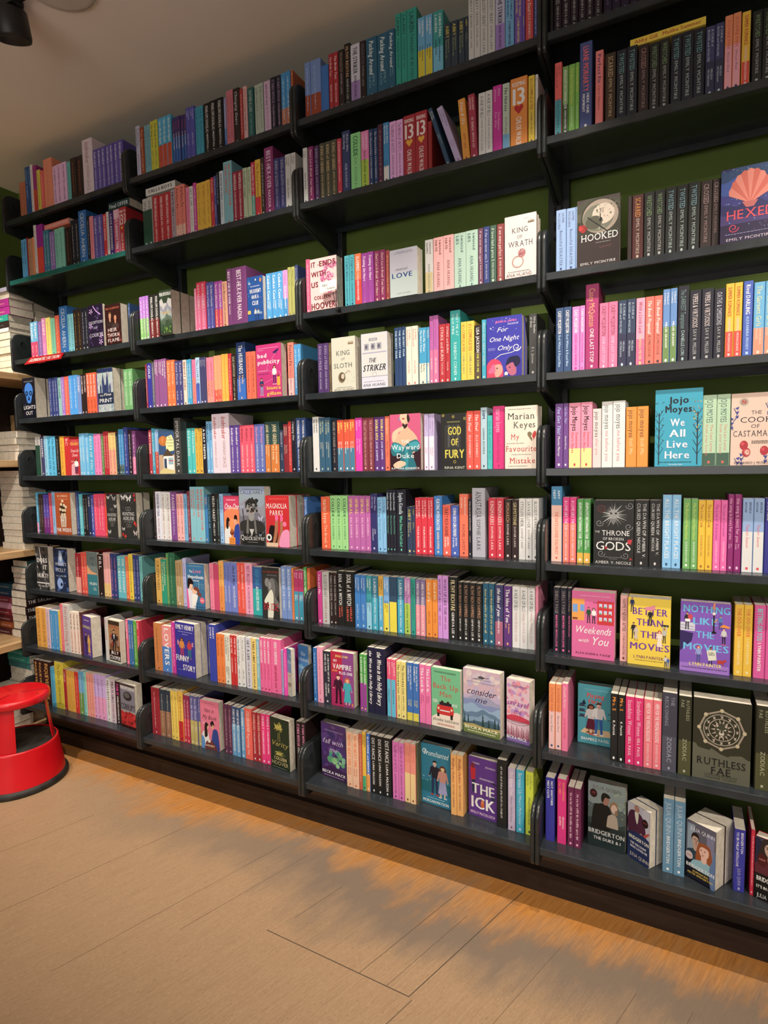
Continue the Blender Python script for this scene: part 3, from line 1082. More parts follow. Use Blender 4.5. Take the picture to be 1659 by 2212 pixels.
def c_fae(a):
    a.P([(.0, .56), (.06, .57), (.1, .61), (.3, .63), (.33, .6), (.5, .66), (.62, .68), (.66, .66), (.85, .64), (.96, .68), (1, .68), (1, .998), (0, .998)], '665')
    a.Ring(.5, .36, .39, .03, 'a98', 8); a.Ring(.5, .36, .36, .012, '554', 8)
    for i in range(8):
        t = 2 * PI * i / 8; a.E(.5 + .39 * math.cos(t), .36 + .39 * math.sin(t) * a.W / a.H, .035, .024, 'cb9', 12)
    a.Ring(.5, .36, .31, .012, 'cba', 36); a.Ring(.5, .36, .22, .012, 'cba', 36)
    for i in range(12):
        t = 2 * PI * i / 12; x, y = .5 + .265 * math.cos(t), .36 + .265 * math.sin(t) * a.W / a.H
        a.Ln([(x - .02, y - .015), (x + .02, y + .015)], .012, 'dcb'); a.Ln([(x + .02, y - .015), (x - .012, y + .018)], .012, 'dcb')
    for i in range(14):
        t = 2 * PI * i / 14; a.P([(.5 + .1 * math.cos(t - .2), .36 + .075 * math.sin(t - .2)), (.5 + .19 * math.cos(t), .36 + .135 * math.sin(t)), (.5 + .1 * math.cos(t + .2), .36 + .075 * math.sin(t + .2))], 'ba9')
    a.E(.5, .36, .115, .085, '443', 16)
    for s in (-1, 1):
        a.P([(.5 + s * .1, .29), (.5 + s * .05, .31), (.5 + s * .08, .33)], 'dcb'); a.P([(.5 + s * .08, .345), (.5 + s * .03, .36), (.5 + s * .07, .362)], 'eed'); a.P([(.5 + s * .02, .35), (.5 + s * .05, .41), (.5 + s * .015, .43)], 'cba')
    a.P([(.46, .4), (.54, .4), (.5, .42)], 'eed'); a.P([(.47, .425), (.53, .425), (.5, .455)], 'cba')
    a.T('RUTHLESS', .5, .765, .84, .085, '111', 's'); a.T('FAE', .5, .87, .34, .085, '111', 's')
    a.T('CAROLINE PECKHAM', .5, .925, .56, .022, '443', 's'); a.T('SUSANNE VALENTI', .5, .96, .54, .022, '443', 's')


def c_duke(a):
    a.R(0, 0, 1, .45, '899'); hills(a, .35, 1, ['566', '344', '233'], 6, .03); sprinkle(a, 30, .7, .1, 1, .5, .04, ['9a9', '787'], 3); sprinkle(a, 20, 0, .0, .2, .4, .04, ['99a', '88a'], 4)
    a.S([(.12, 1), (.14, .42), (.3, .33), (.5, .32), (.62, .42), (.62, .7), (.55, .72), (.55, 1)], '111'); a.E(.47, .25, .1, .085, 'a76'); a.S([(.36, .27), (.36, .2), (.42, .15), (.54, .16), (.6, .2), (.55, .22), (.46, .22), (.4, .3)], '111')
    a.S([(.5, 1), (.52, .55), (.6, .46), (.72, .45), (.8, .55), (.82, 1)], 'ba9'); a.E(.7, .35, .085, .08, 'dba'); a.S([(.6, .38), (.6, .3), (.68, .25), (.78, .28), (.8, .36), (.74, .3), (.66, .3)], '975'); a.E(.76, .41, .04, .04, '975')
    a.R(0, .66, 1, .998, '233'); a.S([(.12, .66), (.55, .66), (.55, .72), (.12, .72)], '111')
    a.T('JULIA QUINN', .5, .085, .76, .05, '666', 's'); a.E(.15, .19, .1, .065, '311', 20); a.Fine(.1, .2, .17, 'a33', 2)
    a.T('BRIDGERTON', .5, .77, .96, .065, 'ddd', 'b'); a.T('THE DUKE & I', .52, .865, .72, .045, 'eee', 'b')


def c_viscount(a):
    a.R(0, 0, 1, .5, 'ccd'); a.S([(.0, .3), (.18, .12), (.62, .14), (.8, .32), (.82, .62), (.55, .6), (.2, .62), (.05, .6)], '524'); a.S([(.33, .13), (.5, .13), (.46, .32), (.38, .28)], 'eed'); a.E(.42, .06, .12, .06, 'b87')
    a.S([(.66, .5), (.95, .38), (.96, .42), (.7, .54)], 'c54'); a.E(.62, .5, .07, .04, 'dba')
    a.S([(.0, .55), (.98, .52), (.98, .995), (.0, .995)], '236'); a.E(.8, .24, .14, .075, '211', 18); a.Fine(.72, .88, .22, 'a33', 2)
    a.T('BRIDGERTON', .52, .60, .9, .06, 'ffe', 'b'); a.T('THE VISCOUNT', .5, .705, .74, .04, 'fff', 'b'); a.T('WHO LOVED ME', .52, .77, .78, .04, 'fff', 'b'); a.T('JULIA QUINN', .55, .91, .86, .06, 'edc', 'n')


def c_romancing(a):
    a.R(0, 0, 1, .7, '667'); a.R(.05, .05, .3, .6, '9ab'); a.R(.7, .1, .95, .6, '88a'); a.R(.0, .65, 1, .998, '112')
    a.Bust(.32, .2, .62, '211', 'ca9', '245', False, 1, .7); a.Bust(.62, .32, .78, 'a52', 'fcb', '9cd', True, -1, .9); a.S([(.86, .998), (.8, .7), (.9, .5), (.99, .35), (.99, .998)], '68b')
    a.T('JULIA QUINN', .55, .12, .82, .06, 'eef', 'n'); a.E(.12, .6, .13, .07, 'dcc', 18); a.Fine(.05, .2, .59, 'b33', 2)
    a.T('BRIDGERTON', .5, .76, .94, .06, 'fff', 'b'); a.T('ROMANCING', .52, .84, .52, .035, 'ec5', 'b'); a.T('MISTER BRIDGERTON', .5, .89, .84, .035, 'ec5', 'b'); a.Fine(.1, .85, .94, '346')


def c_kiss(a):
    a.R(.3, 0, 1, .5, '667'); a.S([(.0, .05), (.25, .08), (.4, .2), (.4, .55), (0, .6)], '224'); a.Bust(.6, .02, .6, '322', 'ca9', '623', True, -1)
    a.E(.25, .36, .18, .1, '511', 18); a.Fine(.14, .36, .34, 'd88', 2); a.R(0, .58, 1, .998, '111')
    a.T('BRIDGERTON', .56, .66, .98, .07, 'fff', 'b'); a.T("IT'S IN HIS KISS", .5, .79, .85, .045, 'fff', 'b'); a.T('JULIA QUINN', .52, .93, .86, .065, 'ddd', 'n')


def c_ends(a):
    g = random.Random(9)
    for i in range(26):
        x, y = g.uniform(.45, .98), g.uniform(.1, .7)
        for k in range(5): a.E(x + .05 * math.cos(k * 1.26), y + .03 * math.sin(k * 1.26), .035, .02, ['d7a', 'c69', 'e9b', 'b58'][(i + k) % 4], 8)
    a.Ln([(.85, .7), (.95, .98)], .02, '323')
    a.T('IT', .13, .11, .16, .1, '712', 'b'); a.T('ENDS', .66, .11, .6, .1, '712', 'b'); a.T('WITH', .32, .30, .56, .1, '712', 'b'); a.T('US', .17, .5, .26, .1, '712', 'b')
    a.Fine(.28, .36, .12, 'a35'); a.T('COLLEEN', .45, .76, .62, .065, '712', 'b'); a.T('HOOVER', .48, .92, .9, .12, '712', 'b')


def c_love(a):
    a.R(0, .0, 1, .5, 'ccd'); a.Fine(.25, .8, .055, '347'); a.Fine(.15, .85, .085, '347'); a.T('twisted', .42, .42, .44, .055, '446', 'i'); a.T('LOVE', .45, .55, .74, .10, '249', 'b'); a.T('ANA HUANG', .5, .93, .5, .03, '99a', 'n')


def c_wrath(a):
    a.Fine(.62, .78, .07, '986', 1)
    for i in range(5): a.P([(.74 + i * .04, .14), (.76 + i * .04, .09 + abs(i - 2) * .008), (.78 + i * .04, .14)], '764')
    a.R(.73, .14, .93, .155, '764')
    a.T('KING', .48, .24, .5, .08, '444', 's'); a.T('OF', .48, .35, .16, .05, '555', 's'); a.T('WRATH', .5, .46, .78, .09, '444', 's')
    a.Ring(.42, .75, .17, .035, 'a65', 30); a.Ring(.42, .75, .17, .012, 'dba', 30)
    for i in range(12): a.P([(.55, .63), (.55 + .12 * math.cos(i * .52), .615 + .07 * math.sin(i * .52)), (.55 + .12 * math.cos(i * .52 + .3), .615 + .07 * math.sin(i * .52 + .3))], ['a12', 'c34', '812'][i % 3])
    a.Fine(.1, .8, .9, '877'); a.T('ANA HUANG', .45, .955, .8, .055, '877', 'n')


def c_sloth(a):
    for i in range(5): a.P([(.7 + i * .045, .13), (.72 + i * .045, .08), (.74 + i * .045, .13)], '864')
    a.R(.7, .13, .92, .145, '864')
    a.T('KING', .48, .29, .56, .085, '444', 's'); a.T('OF', .48, .4, .16, .045, '555', 's'); a.T('SLOTH', .48, .52, .76, .085, '444', 's')
    a.E(.42, .74, .15, .1, '875', 20); a.E(.44, .73, .11, .075, '543', 20); a.E(.46, .72, .07, .05, 'dcb', 16); a.Ln([(.55, .68), (.7, .62), (.78, .66)], .02, '976'); sprinkle(a, 40, .45, .66, .95, .86, .012, ['998', '887', '765'], 4)
    a.Fine(.2, .85, .92, '877'); a.T('ANA HUANG', .5, .965, .84, .045, '876', 'n')


def c_striker(a):
    a.R(.04, .03, .96, .78, 'ddd'); a.R(.3, .09, .62, .14, '99a'); a.T('SOCCER', .46, .115, .22, .022, 'eee', 'b')
    for x in (.2, .45, .68): a.R(x - .08, .18, x + .1, .3, 'aab'); a.E(x, .24, .05, .04, '667')
    a.R(.04, .34, .96, .36, 'aac'); a.T('THE', .42, .485, .3, .08, '223', 'j'); a.T('STRIKER', .5, .62, .9, .11, '223', 'j')
    a.R(0, .77, 1, .78, '99a'); a.Ring(.5, .74, .08, .01, '99a', 16); a.Fine(.1, .85, .86, '778'); a.T('ANA HUANG', .48, .925, .84, .05, '334', 'n')


def c_onenight(a):
    sprinkle(a, 16, .05, .02, .95, .3, .014, ['fff', 'cdf'], 7); a.T('JESSICA JAMES', .55, .08, .6, .032, 'f7b', 'b'); a.Fine(.6, .9, .12, 'ccf', 2)
    a.T('For', .46, .21, .32, .07, 'fff', 'i'); a.T('One Night', .5, .36, .86, .075, 'fff', 'i'); a.T('Only', .52, .51, .44, .075, 'fff', 'i')
    swirl(a, .85, .52, .12, .02, 'fff'); a.Ln([(.05, .75), (.4, .62), (.7, .6), (.95, .55)], .016, 'fff'); a.Fine(.05, .25, .5, '99e', 3)
    a.S([(.0, .98), (.0, .78), (.2, .68), (.42, .76), (.45, .998), (.0, .998)], 'e36'); a.S([(.22, .8), (.4, .78), (.46, .86), (.4, .95), (.26, .98)], 'fa9'); a.E(.3, .84, .02, .012, '213'); a.S([(.05, .9), (.2, .76), (.25, .9)], 'f69')
    a.S([(.55, .998), (.56, .8), (.66, .69), (.85, .66), (.98, .74), (.98, .998)], '32a'); a.S([(.56, .84), (.62, .78), (.8, .78), (.84, .94), (.68, .97)], 'c68'); a.S([(.55, .8), (.64, .68), (.9, .67), (.95, .78), (.82, .84), (.74, .75), (.62, .79)], '114'); a.E(.66, .84, .02, .012, '213'); a.E(.56, .94, .05, .035, 'eee'); a.R(.54, .96, .58, .998, '333')


def c_wayward(a):
    a.R(0, 0, 1, 1, 'd58'); a.R(0, .62, 1, 1, '312')
    a.S([(.5, -.05), (.62, .12), (.58, .22), (.78, .34), (.9, .46), (.84, .66), (.6, .72), (.3, .68), (.12, .6), (.12, .42), (.3, .34), (.42, .24), (.38, .1)], 'eb9')
    a.E(.46, .05, .13, .10, 'fca', 24); a.E(.45, .085, .045, .014, 'b23', 12); a.S([(.6, .0), (.66, .1), (.6, .16), (.56, .06)], '321'); a.E(.31, .09, .025, .03, '88b', 10)
    a.S([(.42, .16), (.5, .19), (.58, .17), (.56, .23), (.48, .26), (.42, .22)], '322')
    a.S([(.02, .62), (.1, .5), (.3, .52), (.46, .57), (.62, .5), (.86, .46), (.98, .56), (.9, .66), (.72, .7), (.84, .98), (.3, .98), (.34, .74), (.1, .74)], '178')
    a.S([(.12, .52), (.3, .54), (.44, .58), (.34, .66), (.12, .66)], '3ab'); a.S([(.62, .53), (.86, .49), (.94, .56), (.74, .62)], '3ab'); a.S([(.5, .62), (.6, .7), (.56, .96), (.48, .96)], '29a')
    a.S([(.08, .34), (.2, .27), (.42, .22), (.44, .27), (.28, .33), (.2, .44), (.08, .48)], 'fca')
    for k in range(4): a.Ln([(.30 + k * .012, .25 + k * .018), (.43, .22 + k * .02)], .02, 'fca')
    a.S([(.1, .9), (.3, .83), (.5, .86), (.46, .92), (.2, .96)], 'fca')
    a.T('THE', .5, .49, .26, .06, 'fff', 's'); a.T('Wayward', .5, .59, .92, .085, 'fff', 's'); a.T('Duke', .5, .74, .56, .085, 'fff', 's'); a.T('KATRINA KENDRICK', .5, .965, .92, .035, 'fff', 'n')


def c_fury(a):
    a.R(.15, .2, .8, .78, '333'); a.R(.28, .2, .36, .6, '555'); a.R(.45, .2, .52, .6, '444'); a.R(.65, .2, .72, .6, '555')
    for x, y in ((.1, .03), (.95, .1), (.5, .06)):
        for i in range(6): a.P([(x, y), (x + .06 * math.cos(i * 1.05), y + .03 * math.sin(i * 1.05)), (x + .06 * math.cos(i * 1.05 + .4), y + .03 * math.sin(i * 1.05 + .4))], 'cb4')
    a.Fine(.25, .78, .14, '995', 2); a.T('GOD', .55, .31, .52, .14, 'ed4', 'b'); a.T('OF', .55, .51, .28, .12, 'ed4', 'b'); a.T('FURY', .55, .72, .76, .15, 'ed4', 'b'); a.Ring(.55, .86, .05, .015, 'cb4', 14); a.T('RINA KENT', .55, .965, .8, .045, 'ddc', 'n')


def c_mistake(a):
    a.Fine(.1, .8, .045, '433'); a.E(.9, .05, .05, .03, 'ddd'); a.T('Marian', .5, .16, .82, .1, '222', 's'); a.T('Keyes', .6, .30, .66, .1, '222', 's'); a.T('My', .32, .49, .26, .085, 'c23', 's')
    asp = a.W / a.H
    a.P([(.83, .57), (.7, .47), (.7, .43), (.76, .41), (.82, .43), (.84, .45), (.8, .49), (.85, .52)], '875'); a.P([(.86, .57), (.97, .46), (.96, .42), (.91, .4), (.86, .44), (.83, .49), (.88, .52)], 'd33')
    a.Fine(.05, .6, .59, '766'); a.T('Favourite', .5, .68, .94, .09, 'c23', 's'); a.Fine(.2, .8, .77, '766'); a.T('Mistake', .54, .87, .78, .09, 'c23', 's'); a.Fine(.1, .7, .955, '766')


def c_vampire(a):
    a.P([(.5, .0), (.998, 0), (.998, .998), (.55, .998)], '949'); a.P([(0, .4), (.5, .35), (.5, .998), (0, .998)], 'b16'); a.T('JENNA LEVINE', .48, .08, .56, .04, 'fd6', 'b'); a.T('MY', .2, .17, .16, .05, 'fff', 'b'); a.T('VAMPIRE', .5, .27, .82, .09, 'fff', 'b'); a.T('PLUS-ONE', .66, .38, .58, .05, 'fff', 'b'); a.Fine(.06, .3, .34, 'fb6', 2)
    a.Man(.32, .42, .96, '621', 'fcb', '413', '302', '211', False, False, 1.3); a.Man(.72, .46, .98, 'd63', 'fb9', '3bc', '3bc', '923', True, True, 1.2); a.E(.93, .94, .03, .03, 'f92')


def c_backup(a):
    a.P([(0, .85), (.2, .78), (.9, .7), (.998, .72), (.998, .998), (0, .998)], 'fed'); a.Fine(.1, .85, .055, '232', 2); a.T('The', .5, .165, .34, .08, 'd44', 's'); a.T('Back Up', .5, .3, .86, .085, 'd44', 's'); a.T('Man', .5, .43, .42, .08, 'd44', 's')
    a.R(.28, .57, .7, .63, '223'); a.E(.38, .57, .05, .03, '322'); a.E(.58, .57, .05, .03, '322'); a.P([(.22, .62), (.74, .62), (.78, .7), (.76, .78), (.2, .78), (.18, .7)], 'd22'); a.R(.3, .7, .64, .72, 'eee'); a.E(.25, .68, .035, .022, 'fdb'); a.E(.7, .68, .035, .022, 'fdb')
    a.R(.2, .76, .28, .82, '222'); a.R(.66, .76, .74, .84, '222'); a.R(.04, .54, .2, .545, 'fff'); a.Fine(.06, .22, .55, 'fff', 3); a.Fine(.72, .9, .57, 'fff', 3)
    a.T('phoebe luckhurst', .5, .87, .9, .05, '232', 's'); a.Fine(.2, .8, .935, 'c54', 2)


def c_consider(a):
    a.R(0, 0, 1, .4, 'dbc'); sprinkle(a, 40, 0, .05, 1, .4, .09, ['dcd', 'ecc', 'cbd', 'edd'], 5); a.Fine(.25, .75, .14, '667', 1)
    a.P([(.4, .1), (.5, .08), (.6, .1), (.55, .13), (.45, .13)], '556'); a.Ln([(.3, .14), (.7, .1)], .012, '556'); a.Fine(.1, .85, .185, '88a', 1, .009)
    hills(a, .42, .86, ['aac', '89c', '9bd', '68a', '8ac', '579'], 7, .035); hills(a, .80, .93, ['467', '356'], 4, .02)
    a.T('consider', .5, .335, .8, .095, '336', 'i'); a.T('me', .5, .455, .34, .085, '336', 'i')
    for x, y, w in ((.04, .68, .05), (.14, .7, .05), (.54, .66, .06), (.7, .72, .05), (.86, .68, .06), (.95, .72, .05), (.3, .76, .04)): fir(a, x, y, .9, w, '244')
    a.R(0, .86, 1, .998, '784'); a.P([(0, .86), (.3, .84), (.6, .87), (1, .85), (1, .9), (0, .9)], 'ba6')
    a.T('BECKA MACK', .5, .905, .9, .045, 'ffd', 'b'); a.Fine(.12, .88, .95, 'eec', 1, .014)


def c_unravel(a):
    sprinkle(a, 60, 0, .05, 1, .6, .11, ['e9b', 'd8b', 'fbc', 'c9d', 'f9a'], 6); a.R(0, .9, 1, .998, '86b'); a.Fine(.2, .9, .09, '867', 2)
    a.T('unravel', .5, .37, .9, .09, '82a', 'i'); a.T('me', .5, .5, .34, .085, '82a', 'i'); a.P([(0, .6), (.2, .57), (.5, .56), (.8, .58), (1, .6), (1, .66), (0, .66)], 'd35')
    a.Ln([(0, .62), (.25, .67), (.5, .68), (.75, .66), (1, .6)], .012, '646'); a.Ln([(0, .68), (.25, .71), (.5, .72), (.75, .7), (1, .66)], .012, '646')
    for i in range(14): a.Ln([(i / 14, .64), (i / 14, .7)], .006, '646')
    for i in range(14): fir(a, i * .075, .72 + .03 * (i % 3), .92, .05, ['a46', '945', 'b68'][i % 3])
    a.T('BECKA MACK', .45, .93, .88, .05, 'fff', 'b')


def c_fall(a):
    sprinkle(a, 30, 0, .1, 1, .9, .16, ['538', '437', '649'], 6); sprinkle(a, 24, .3, .5, .95, .78, .12, ['4aa', '8ca', '6b8', '9d9'], 7); a.P([(.4, .06), (.5, .03), (.6, .06), (.5, .09)], '758'); a.Fine(.15, .9, .12, 'a8b', 2)
    a.T('fall with', .48, .33, .84, .09, 'edf', 'i'); a.T('me', .5, .47, .34, .08, 'edf', 'i'); a.P([(0, .86), (.4, .76), (1, .84), (1, .998), (0, .998)], '425'); a.T('BECKA MACK', .5, .9, .94, .05, 'fff', 'b'); a.Fine(.1, .9, .96, 'cbd')


def c_prom(a):
    a.T('Promchanted', .52, .15, .84, .09, 'eff', 'i'); swirl(a, .13, .13, .1, .025, 'eff'); hills(a, .6, .7, ['178'], 3, .02); sprinkle(a, 20, 0, .55, 1, .62, .02, ['9de'], 3)
    a.Man(.47, .26, .84, '211', 'dba', '223', '236', 'c32', False, False, 1.15); a.Man(.74, .32, .86, '632', 'ec9', 'd98', 'aad', 'dde', True, True, 1.2); sprinkle(a, 14, .65, .6, .85, .85, .012, ['eef'], 5); a.Fine(.2, .8, .885, 'cef'); a.T('MORGAN MATSON', .5, .945, .88, .045, 'fff', 'b')


def c_ick(a):
    a.Fine(.15, .4, .09, 'dcd', 2); a.Fine(.6, .95, .12, 'dcd', 2); a.P([(.06, .2), (.16, .14), (.26, .2), (.24, .38), (.1, .4)], 'c13'); a.E(.16, .15, .07, .045, '823'); a.P([(.12, .4), (.24, .38), (.2, .6), (.14, .6)], '235'); a.P([(.8, .34), (1, .38), (1, .4), (.8, .37)], '223')
    a.Fine(.4, .9, .33, 'edf', 2); a.T('THE', .52, .525, .8, .17, 'fff', 'b'); a.T('ICK', .52, .76, .84, .19, 'fff', 'b'); a.E(.5, .78, .07, .05, 'd62'); a.E(.5, .73, .05, .035, 'e84'); a.R(.8, .6, .95, .66, '336'); a.T('HOLLY McCULLOCH', .5, .935, .86, .045, 'fde', 'b')


def c_credence(a):
    hills(a, .25, .95, ['ccc', '99a', 'abb', '676', '454', '343'], 5, .06); a.T('PENELOPE DOUGLAS', .5, .09, .96, .075, 'fff', 'b')
    for i in range(10): fir(a, .05 + i * .1, .55 + .05 * (i % 3), .9, .06, ['353', '464', '242'][i % 3])
    sprinkle(a, 24, .2, .82, .9, .96, .04, ['8b3', 'ac4', '7a3'], 2); a.T('credence', .5, .5, .8, .07, 'eb5', 'n')


def c_clue(a):
    sprinkle(a, 20, .02, .03, .98, .98, .016, ['e6a', 'fb4', '9cf'], 6); a.Man(.55, .04, .16, '211', 'c97', 'eee', '236'); a.E(.86, .1, .07, .05, 'c84'); a.E(.12, .12, .07, .06, '37b'); swirl(a, .15, .14, .07, .02, 'def')
    a.Fine(.2, .8, .21, 'cdf', 2); a.T("SHE DOESN'T", .52, .33, .72, .085, 'fff', 'b'); a.T('HAVE A', .5, .46, .44, .085, 'fff', 'b'); a.T('CLUE', .5, .6, .4, .09, 'fff', 'b')
    a.Man(.5, .72, .98, '211', 'dba', 'ddd', '247', '211', True); a.Man(.68, .73, .98, '211', 'a64', 'acd', '236'); a.R(.0, .76, .2, .84, 'fc5'); a.Fine(.75, .92, .82, 'def', 3)


def c_badpub(a):
    a.Fine(.08, .9, .065, 'fbd'); a.Fine(.08, .3, .1, 'fbd'); a.T('bad', .24, .205, .36, .075, 'fff', 'b'); a.T('publicity', .5, .325, .88, .075, 'fff', 'b'); a.P([(.66, .16), (.9, .1), (.92, .13), (.74, .19)], '326'); a.P([(.78, .08), (.84, .18), (.8, .2)], '326')
    a.Ln([(.8, .17), (.5, .36), (.42, .44), (.5, .5), (.9, .52), (.98, .6), (.6, .66), (.3, .72)], .008, 'fad'); a.Man(.72, .4, .76, '411', 'fb9', 'fff', '316', 'fff', True); a.R(.82, .62, .94, .78, 'fb3'); a.R(.85, .58, .91, .62, '842'); a.Man(.2, .62, .95, '211', 'ca8', '247', '8ad', 'ddd', False, False, 1.1); a.P([(.1, .74), (.28, .73), (.24, .77)], 'c23')
    a.Fine(.06, .45, .48, 'fad', 2); a.Fine(.06, .5, .545, '527'); a.T('bianca', .68, .815, .56, .065, 'fd4', 'b'); a.T('gillam', .68, .92, .56, .065, 'fd4', 'b')


def c_patch(a):
    a.R(0, .55, 1, 1, 'ca8'); a.E(.3, .22, .3, .12, 'c72'); a.E(.25, .2, .08, .08, 'd84'); a.P([(.45, .3), (.55, .12), (.85, .08), (.98, .2), (.98, .45), (.5, .48)], 'eea'); a.T('THE', .72, .14, .16, .03, '235', 'b'); a.T('STRAWBERRY', .74, .2, .44, .035, '235', 's'); a.T('PATCH PANCAKE', .74, .27, .46, .035, '235', 's'); a.T('HOUSE', .74, .34, .3, .035, '235', 's')
    a.P([(.2, .6), (.55, .4), (.95, .6)], '543'); a.R(.28, .58, .95, .92, 'eee'); a.R(.32, .64, .48, .92, '346'); a.R(.6, .62, .9, .78, '9bc'); a.R(.6, .68, .9, .7, 'c33'); a.P([(0, .95), (.3, .86), (1, .92), (1, .998), (0, .998)], 'dc8')


def c_oneonone(a):
    a.S([(0, .35), (1, .3), (1, 1), (0, 1)], 'f85'); a.S([(0, .55), (1, .5), (1, 1), (0, 1)], 'f95'); a.Fine(.2, .8, .07, 'fcd', 2); a.T('One', .28, .215, .44, .12, 'fff', 'i'); a.T('on', .53, .235, .12, .05, 'fff', 'i'); a.T('One', .8, .215, .4, .12, 'fff', 'i')
    a.S([(0, .998), (.05, .7), (.25, .62), (.4, .7), (.42, .998)], 'eee'); a.E(.28, .56, .11, .085, 'c86'); a.S([(.14, .66), (.16, .5), (.26, .44), (.38, .5), (.3, .54), (.26, .68)], '211'); a.S([(.6, .998), (.68, .66), (.85, .58), (.99, .62), (.99, .998)], '24a'); a.E(.74, .52, .11, .085, 'ea8'); a.S([(.66, .48), (.7, .4), (.84, .4), (.88, .52), (.8, .48)], '211'); a.E(.5, .76, .13, .06, '831'); a.E(.5, .72, .08, .04, 'b62'); a.R(.3, .86, .7, .998, 'f92'); a.T('JAMIE', .5, .905, .24, .03, '622', 'n'); a.T('HARROW', .5, .955, .32, .03, '622', 'n')


def c_quick(a):
    hills(a, .1, 1, ['9ab', '99a', '778', '556', '333'], 6, .05); a.Fine(.15, .85, .045, '357'); a.T('CALLIE HART', .5, .10, .9, .06, '457', 'n')
    a.P([(.1, .998), (.15, .68), (.35, .6), (.6, .6), (.85, .7), (.95, .998)], '222'); a.Bust(.47, .24, .75, '222', '999', '333', False, 0, 1.1); sprinkle(a, 40, .25, .2, .72, .42, .055, ['222', '333', '444'], 5); a.P([(.3, .5), (.36, .55), (.35, .8), (.25, .8)], '777'); a.P([(.62, .5), (.56, .55), (.6, .8), (.68, .8)], '777'); a.Ln([(.13, .35), (.2, .8)], .035, '333'); a.P([(.38, .72), (.56, .72), (.47, .84)], 'ccc')
    butterfly(a, .82, .54, .08, 'cce'); butterfly(a, .1, .35, .07, 'abd'); butterfly(a, .8, .82, .05, '9ac'); a.T('Quicksilver', .5, .865, .94, .085, 'ddd', 's'); a.R(.3, .94, .7, .945, 'aaa')


def c_magnolia(a):
    a.R(0, .0, 1, .6, 'd12'); a.Fine(.15, .9, .05, 'f65', 2); a.T('MAGNOLIA', .48, .2, .88, .095, 'fff', 's'); a.T('PARKS', .46, .335, .56, .095, 'fff', 's'); a.S([(.1, .78), (.2, .58), (.5, .66), (.42, .95), (.1, .9)], '211')
    a.S([(.42, .45), (.52, .42), (.5, .7), (.4, .9), (.28, .92), (.36, .7)], 'b75'); a.S([(.62, .42), (.72, .44), (.7, .75), (.55, .96), (.46, .9), (.6, .7)], 'b75'); a.S([(.4, .42), (.46, .36), (.54, .44), (.44, .5)], 'f6a'); a.S([(.62, .4), (.68, .35), (.74, .46), (.64, .5)], 'f6a'); a.E(.8, .55, .08, .05, 'f7a'); a.S([(.55, .98), (.7, .7), (.98, .68), (.98, .99)], 'f9c'); a.E(.12, .82, .12, .07, 'eee'); a.E(.12, .82, .06, .035, '222'); a.R(0, .92, .5, .998, 'eca')


def c_hypothesis(a):
    a.Fine(.15, .85, .045, '9cd'); a.T('The', .25, .17, .2, .055, 'fff', 'i'); a.T('Love', .6, .155, .46, .085, 'f7a', 'i'); a.T('Hypothesis', .52, .285, .86, .075, 'fff', 'b'); a.Fine(.36, .72, .36, 'fff', 2); a.Ln([(.55, .44), (.95, .44)], .01, '9cd'); a.Ring(.88, .5, .07, .01, '9cd', 12); a.R(.68, .4, .7, .55, '9cd')
    a.S([(.02, .998), (.04, .62), (.2, .56), (.42, .7), (.46, .998)], 'eef'); a.E(.22, .48, .13, .1, 'fca'); a.S([(.06, .5), (.08, .36), (.24, .32), (.38, .4), (.36, .46), (.2, .46), (.12, .56)], '211'); a.E(.44, .6, .15, .08, 'fca'); a.S([(.38, .56), (.5, .5), (.68, .56), (.7, .68), (.56, .72), (.6, .62)], '843'); a.E(.74, .68, .07, .045, '843'); a.S([(.3, .7), (.55, .68), (.6, .74), (.4, .998), (.3, .998)], 'fff'); a.S([(.0, .6), (.06, .6), (.12, .998), (0, .998)], 'f5a')
    a.E(.84, .8, .13, .07, 'f68'); a.Fine(.75, .93, .79, 'fff', 2); a.T('ALI', .62, .885, .14, .03, '134', 'n'); a.T('HAZELWOOD', .66, .955, .6, .035, '134', 'n')


def c_bride(a):
    a.T('ALI HAZELWOOD', .5, .09, .9, .045, 'a43', 'n'); a.Fine(.3, .9, .14, '777', 2); a.E(.66, .42, .32, .22, '555', 24); a.E(.3, .3, .14, .09, '888', 20)
    a.S([(.36, .32), (.5, .22), (.7, .24), (.78, .4), (.74, .55), (.98, .7), (.96, .8), (.5, .6), (.34, .42)], '777'); a.E(.46, .36, .08, .08, '999'); a.S([(.48, .45), (.62, .48), (.66, .62), (.6, .998), (.3, .998), (.36, .7), (.2, .72), (.12, .66)], 'eed'); sprinkle(a, 10, .1, .45, .95, .65, .014, ['ddd', '999'], 4)
    a.T('BRIDE', .5, .78, .86, .14, 'b23', 's')


def c_funny(a):
    a.T('EMILY HENRY', .5, .085, .92, .085, 'fff', 'b'); a.Fine(.15, .9, .165, 'ccf', 1); a.Fine(.35, .65, .21, 'ccf', 1); a.R(.2, .41, .95, .42, '66c'); a.Man(.33, .28, .68, '521', 'c86', 'e93', 'c35', 'a33', True, False, 1.2); a.Man(.72, .3, .66, '411', 'a64', 'd34', '288', 'c73', False, False, 1.2); a.E(.14, .38, .04, .05, 'e9a'); a.R(.85, .34, .92, .42, 'd9a')
    a.T('FUNNY', .34, .665, .66, .105, 'fff', 'b'); a.T('STORY', .66, .83, .62, .105, 'fff', 'b'); a.Fine(.1, .3, .88, '99e')


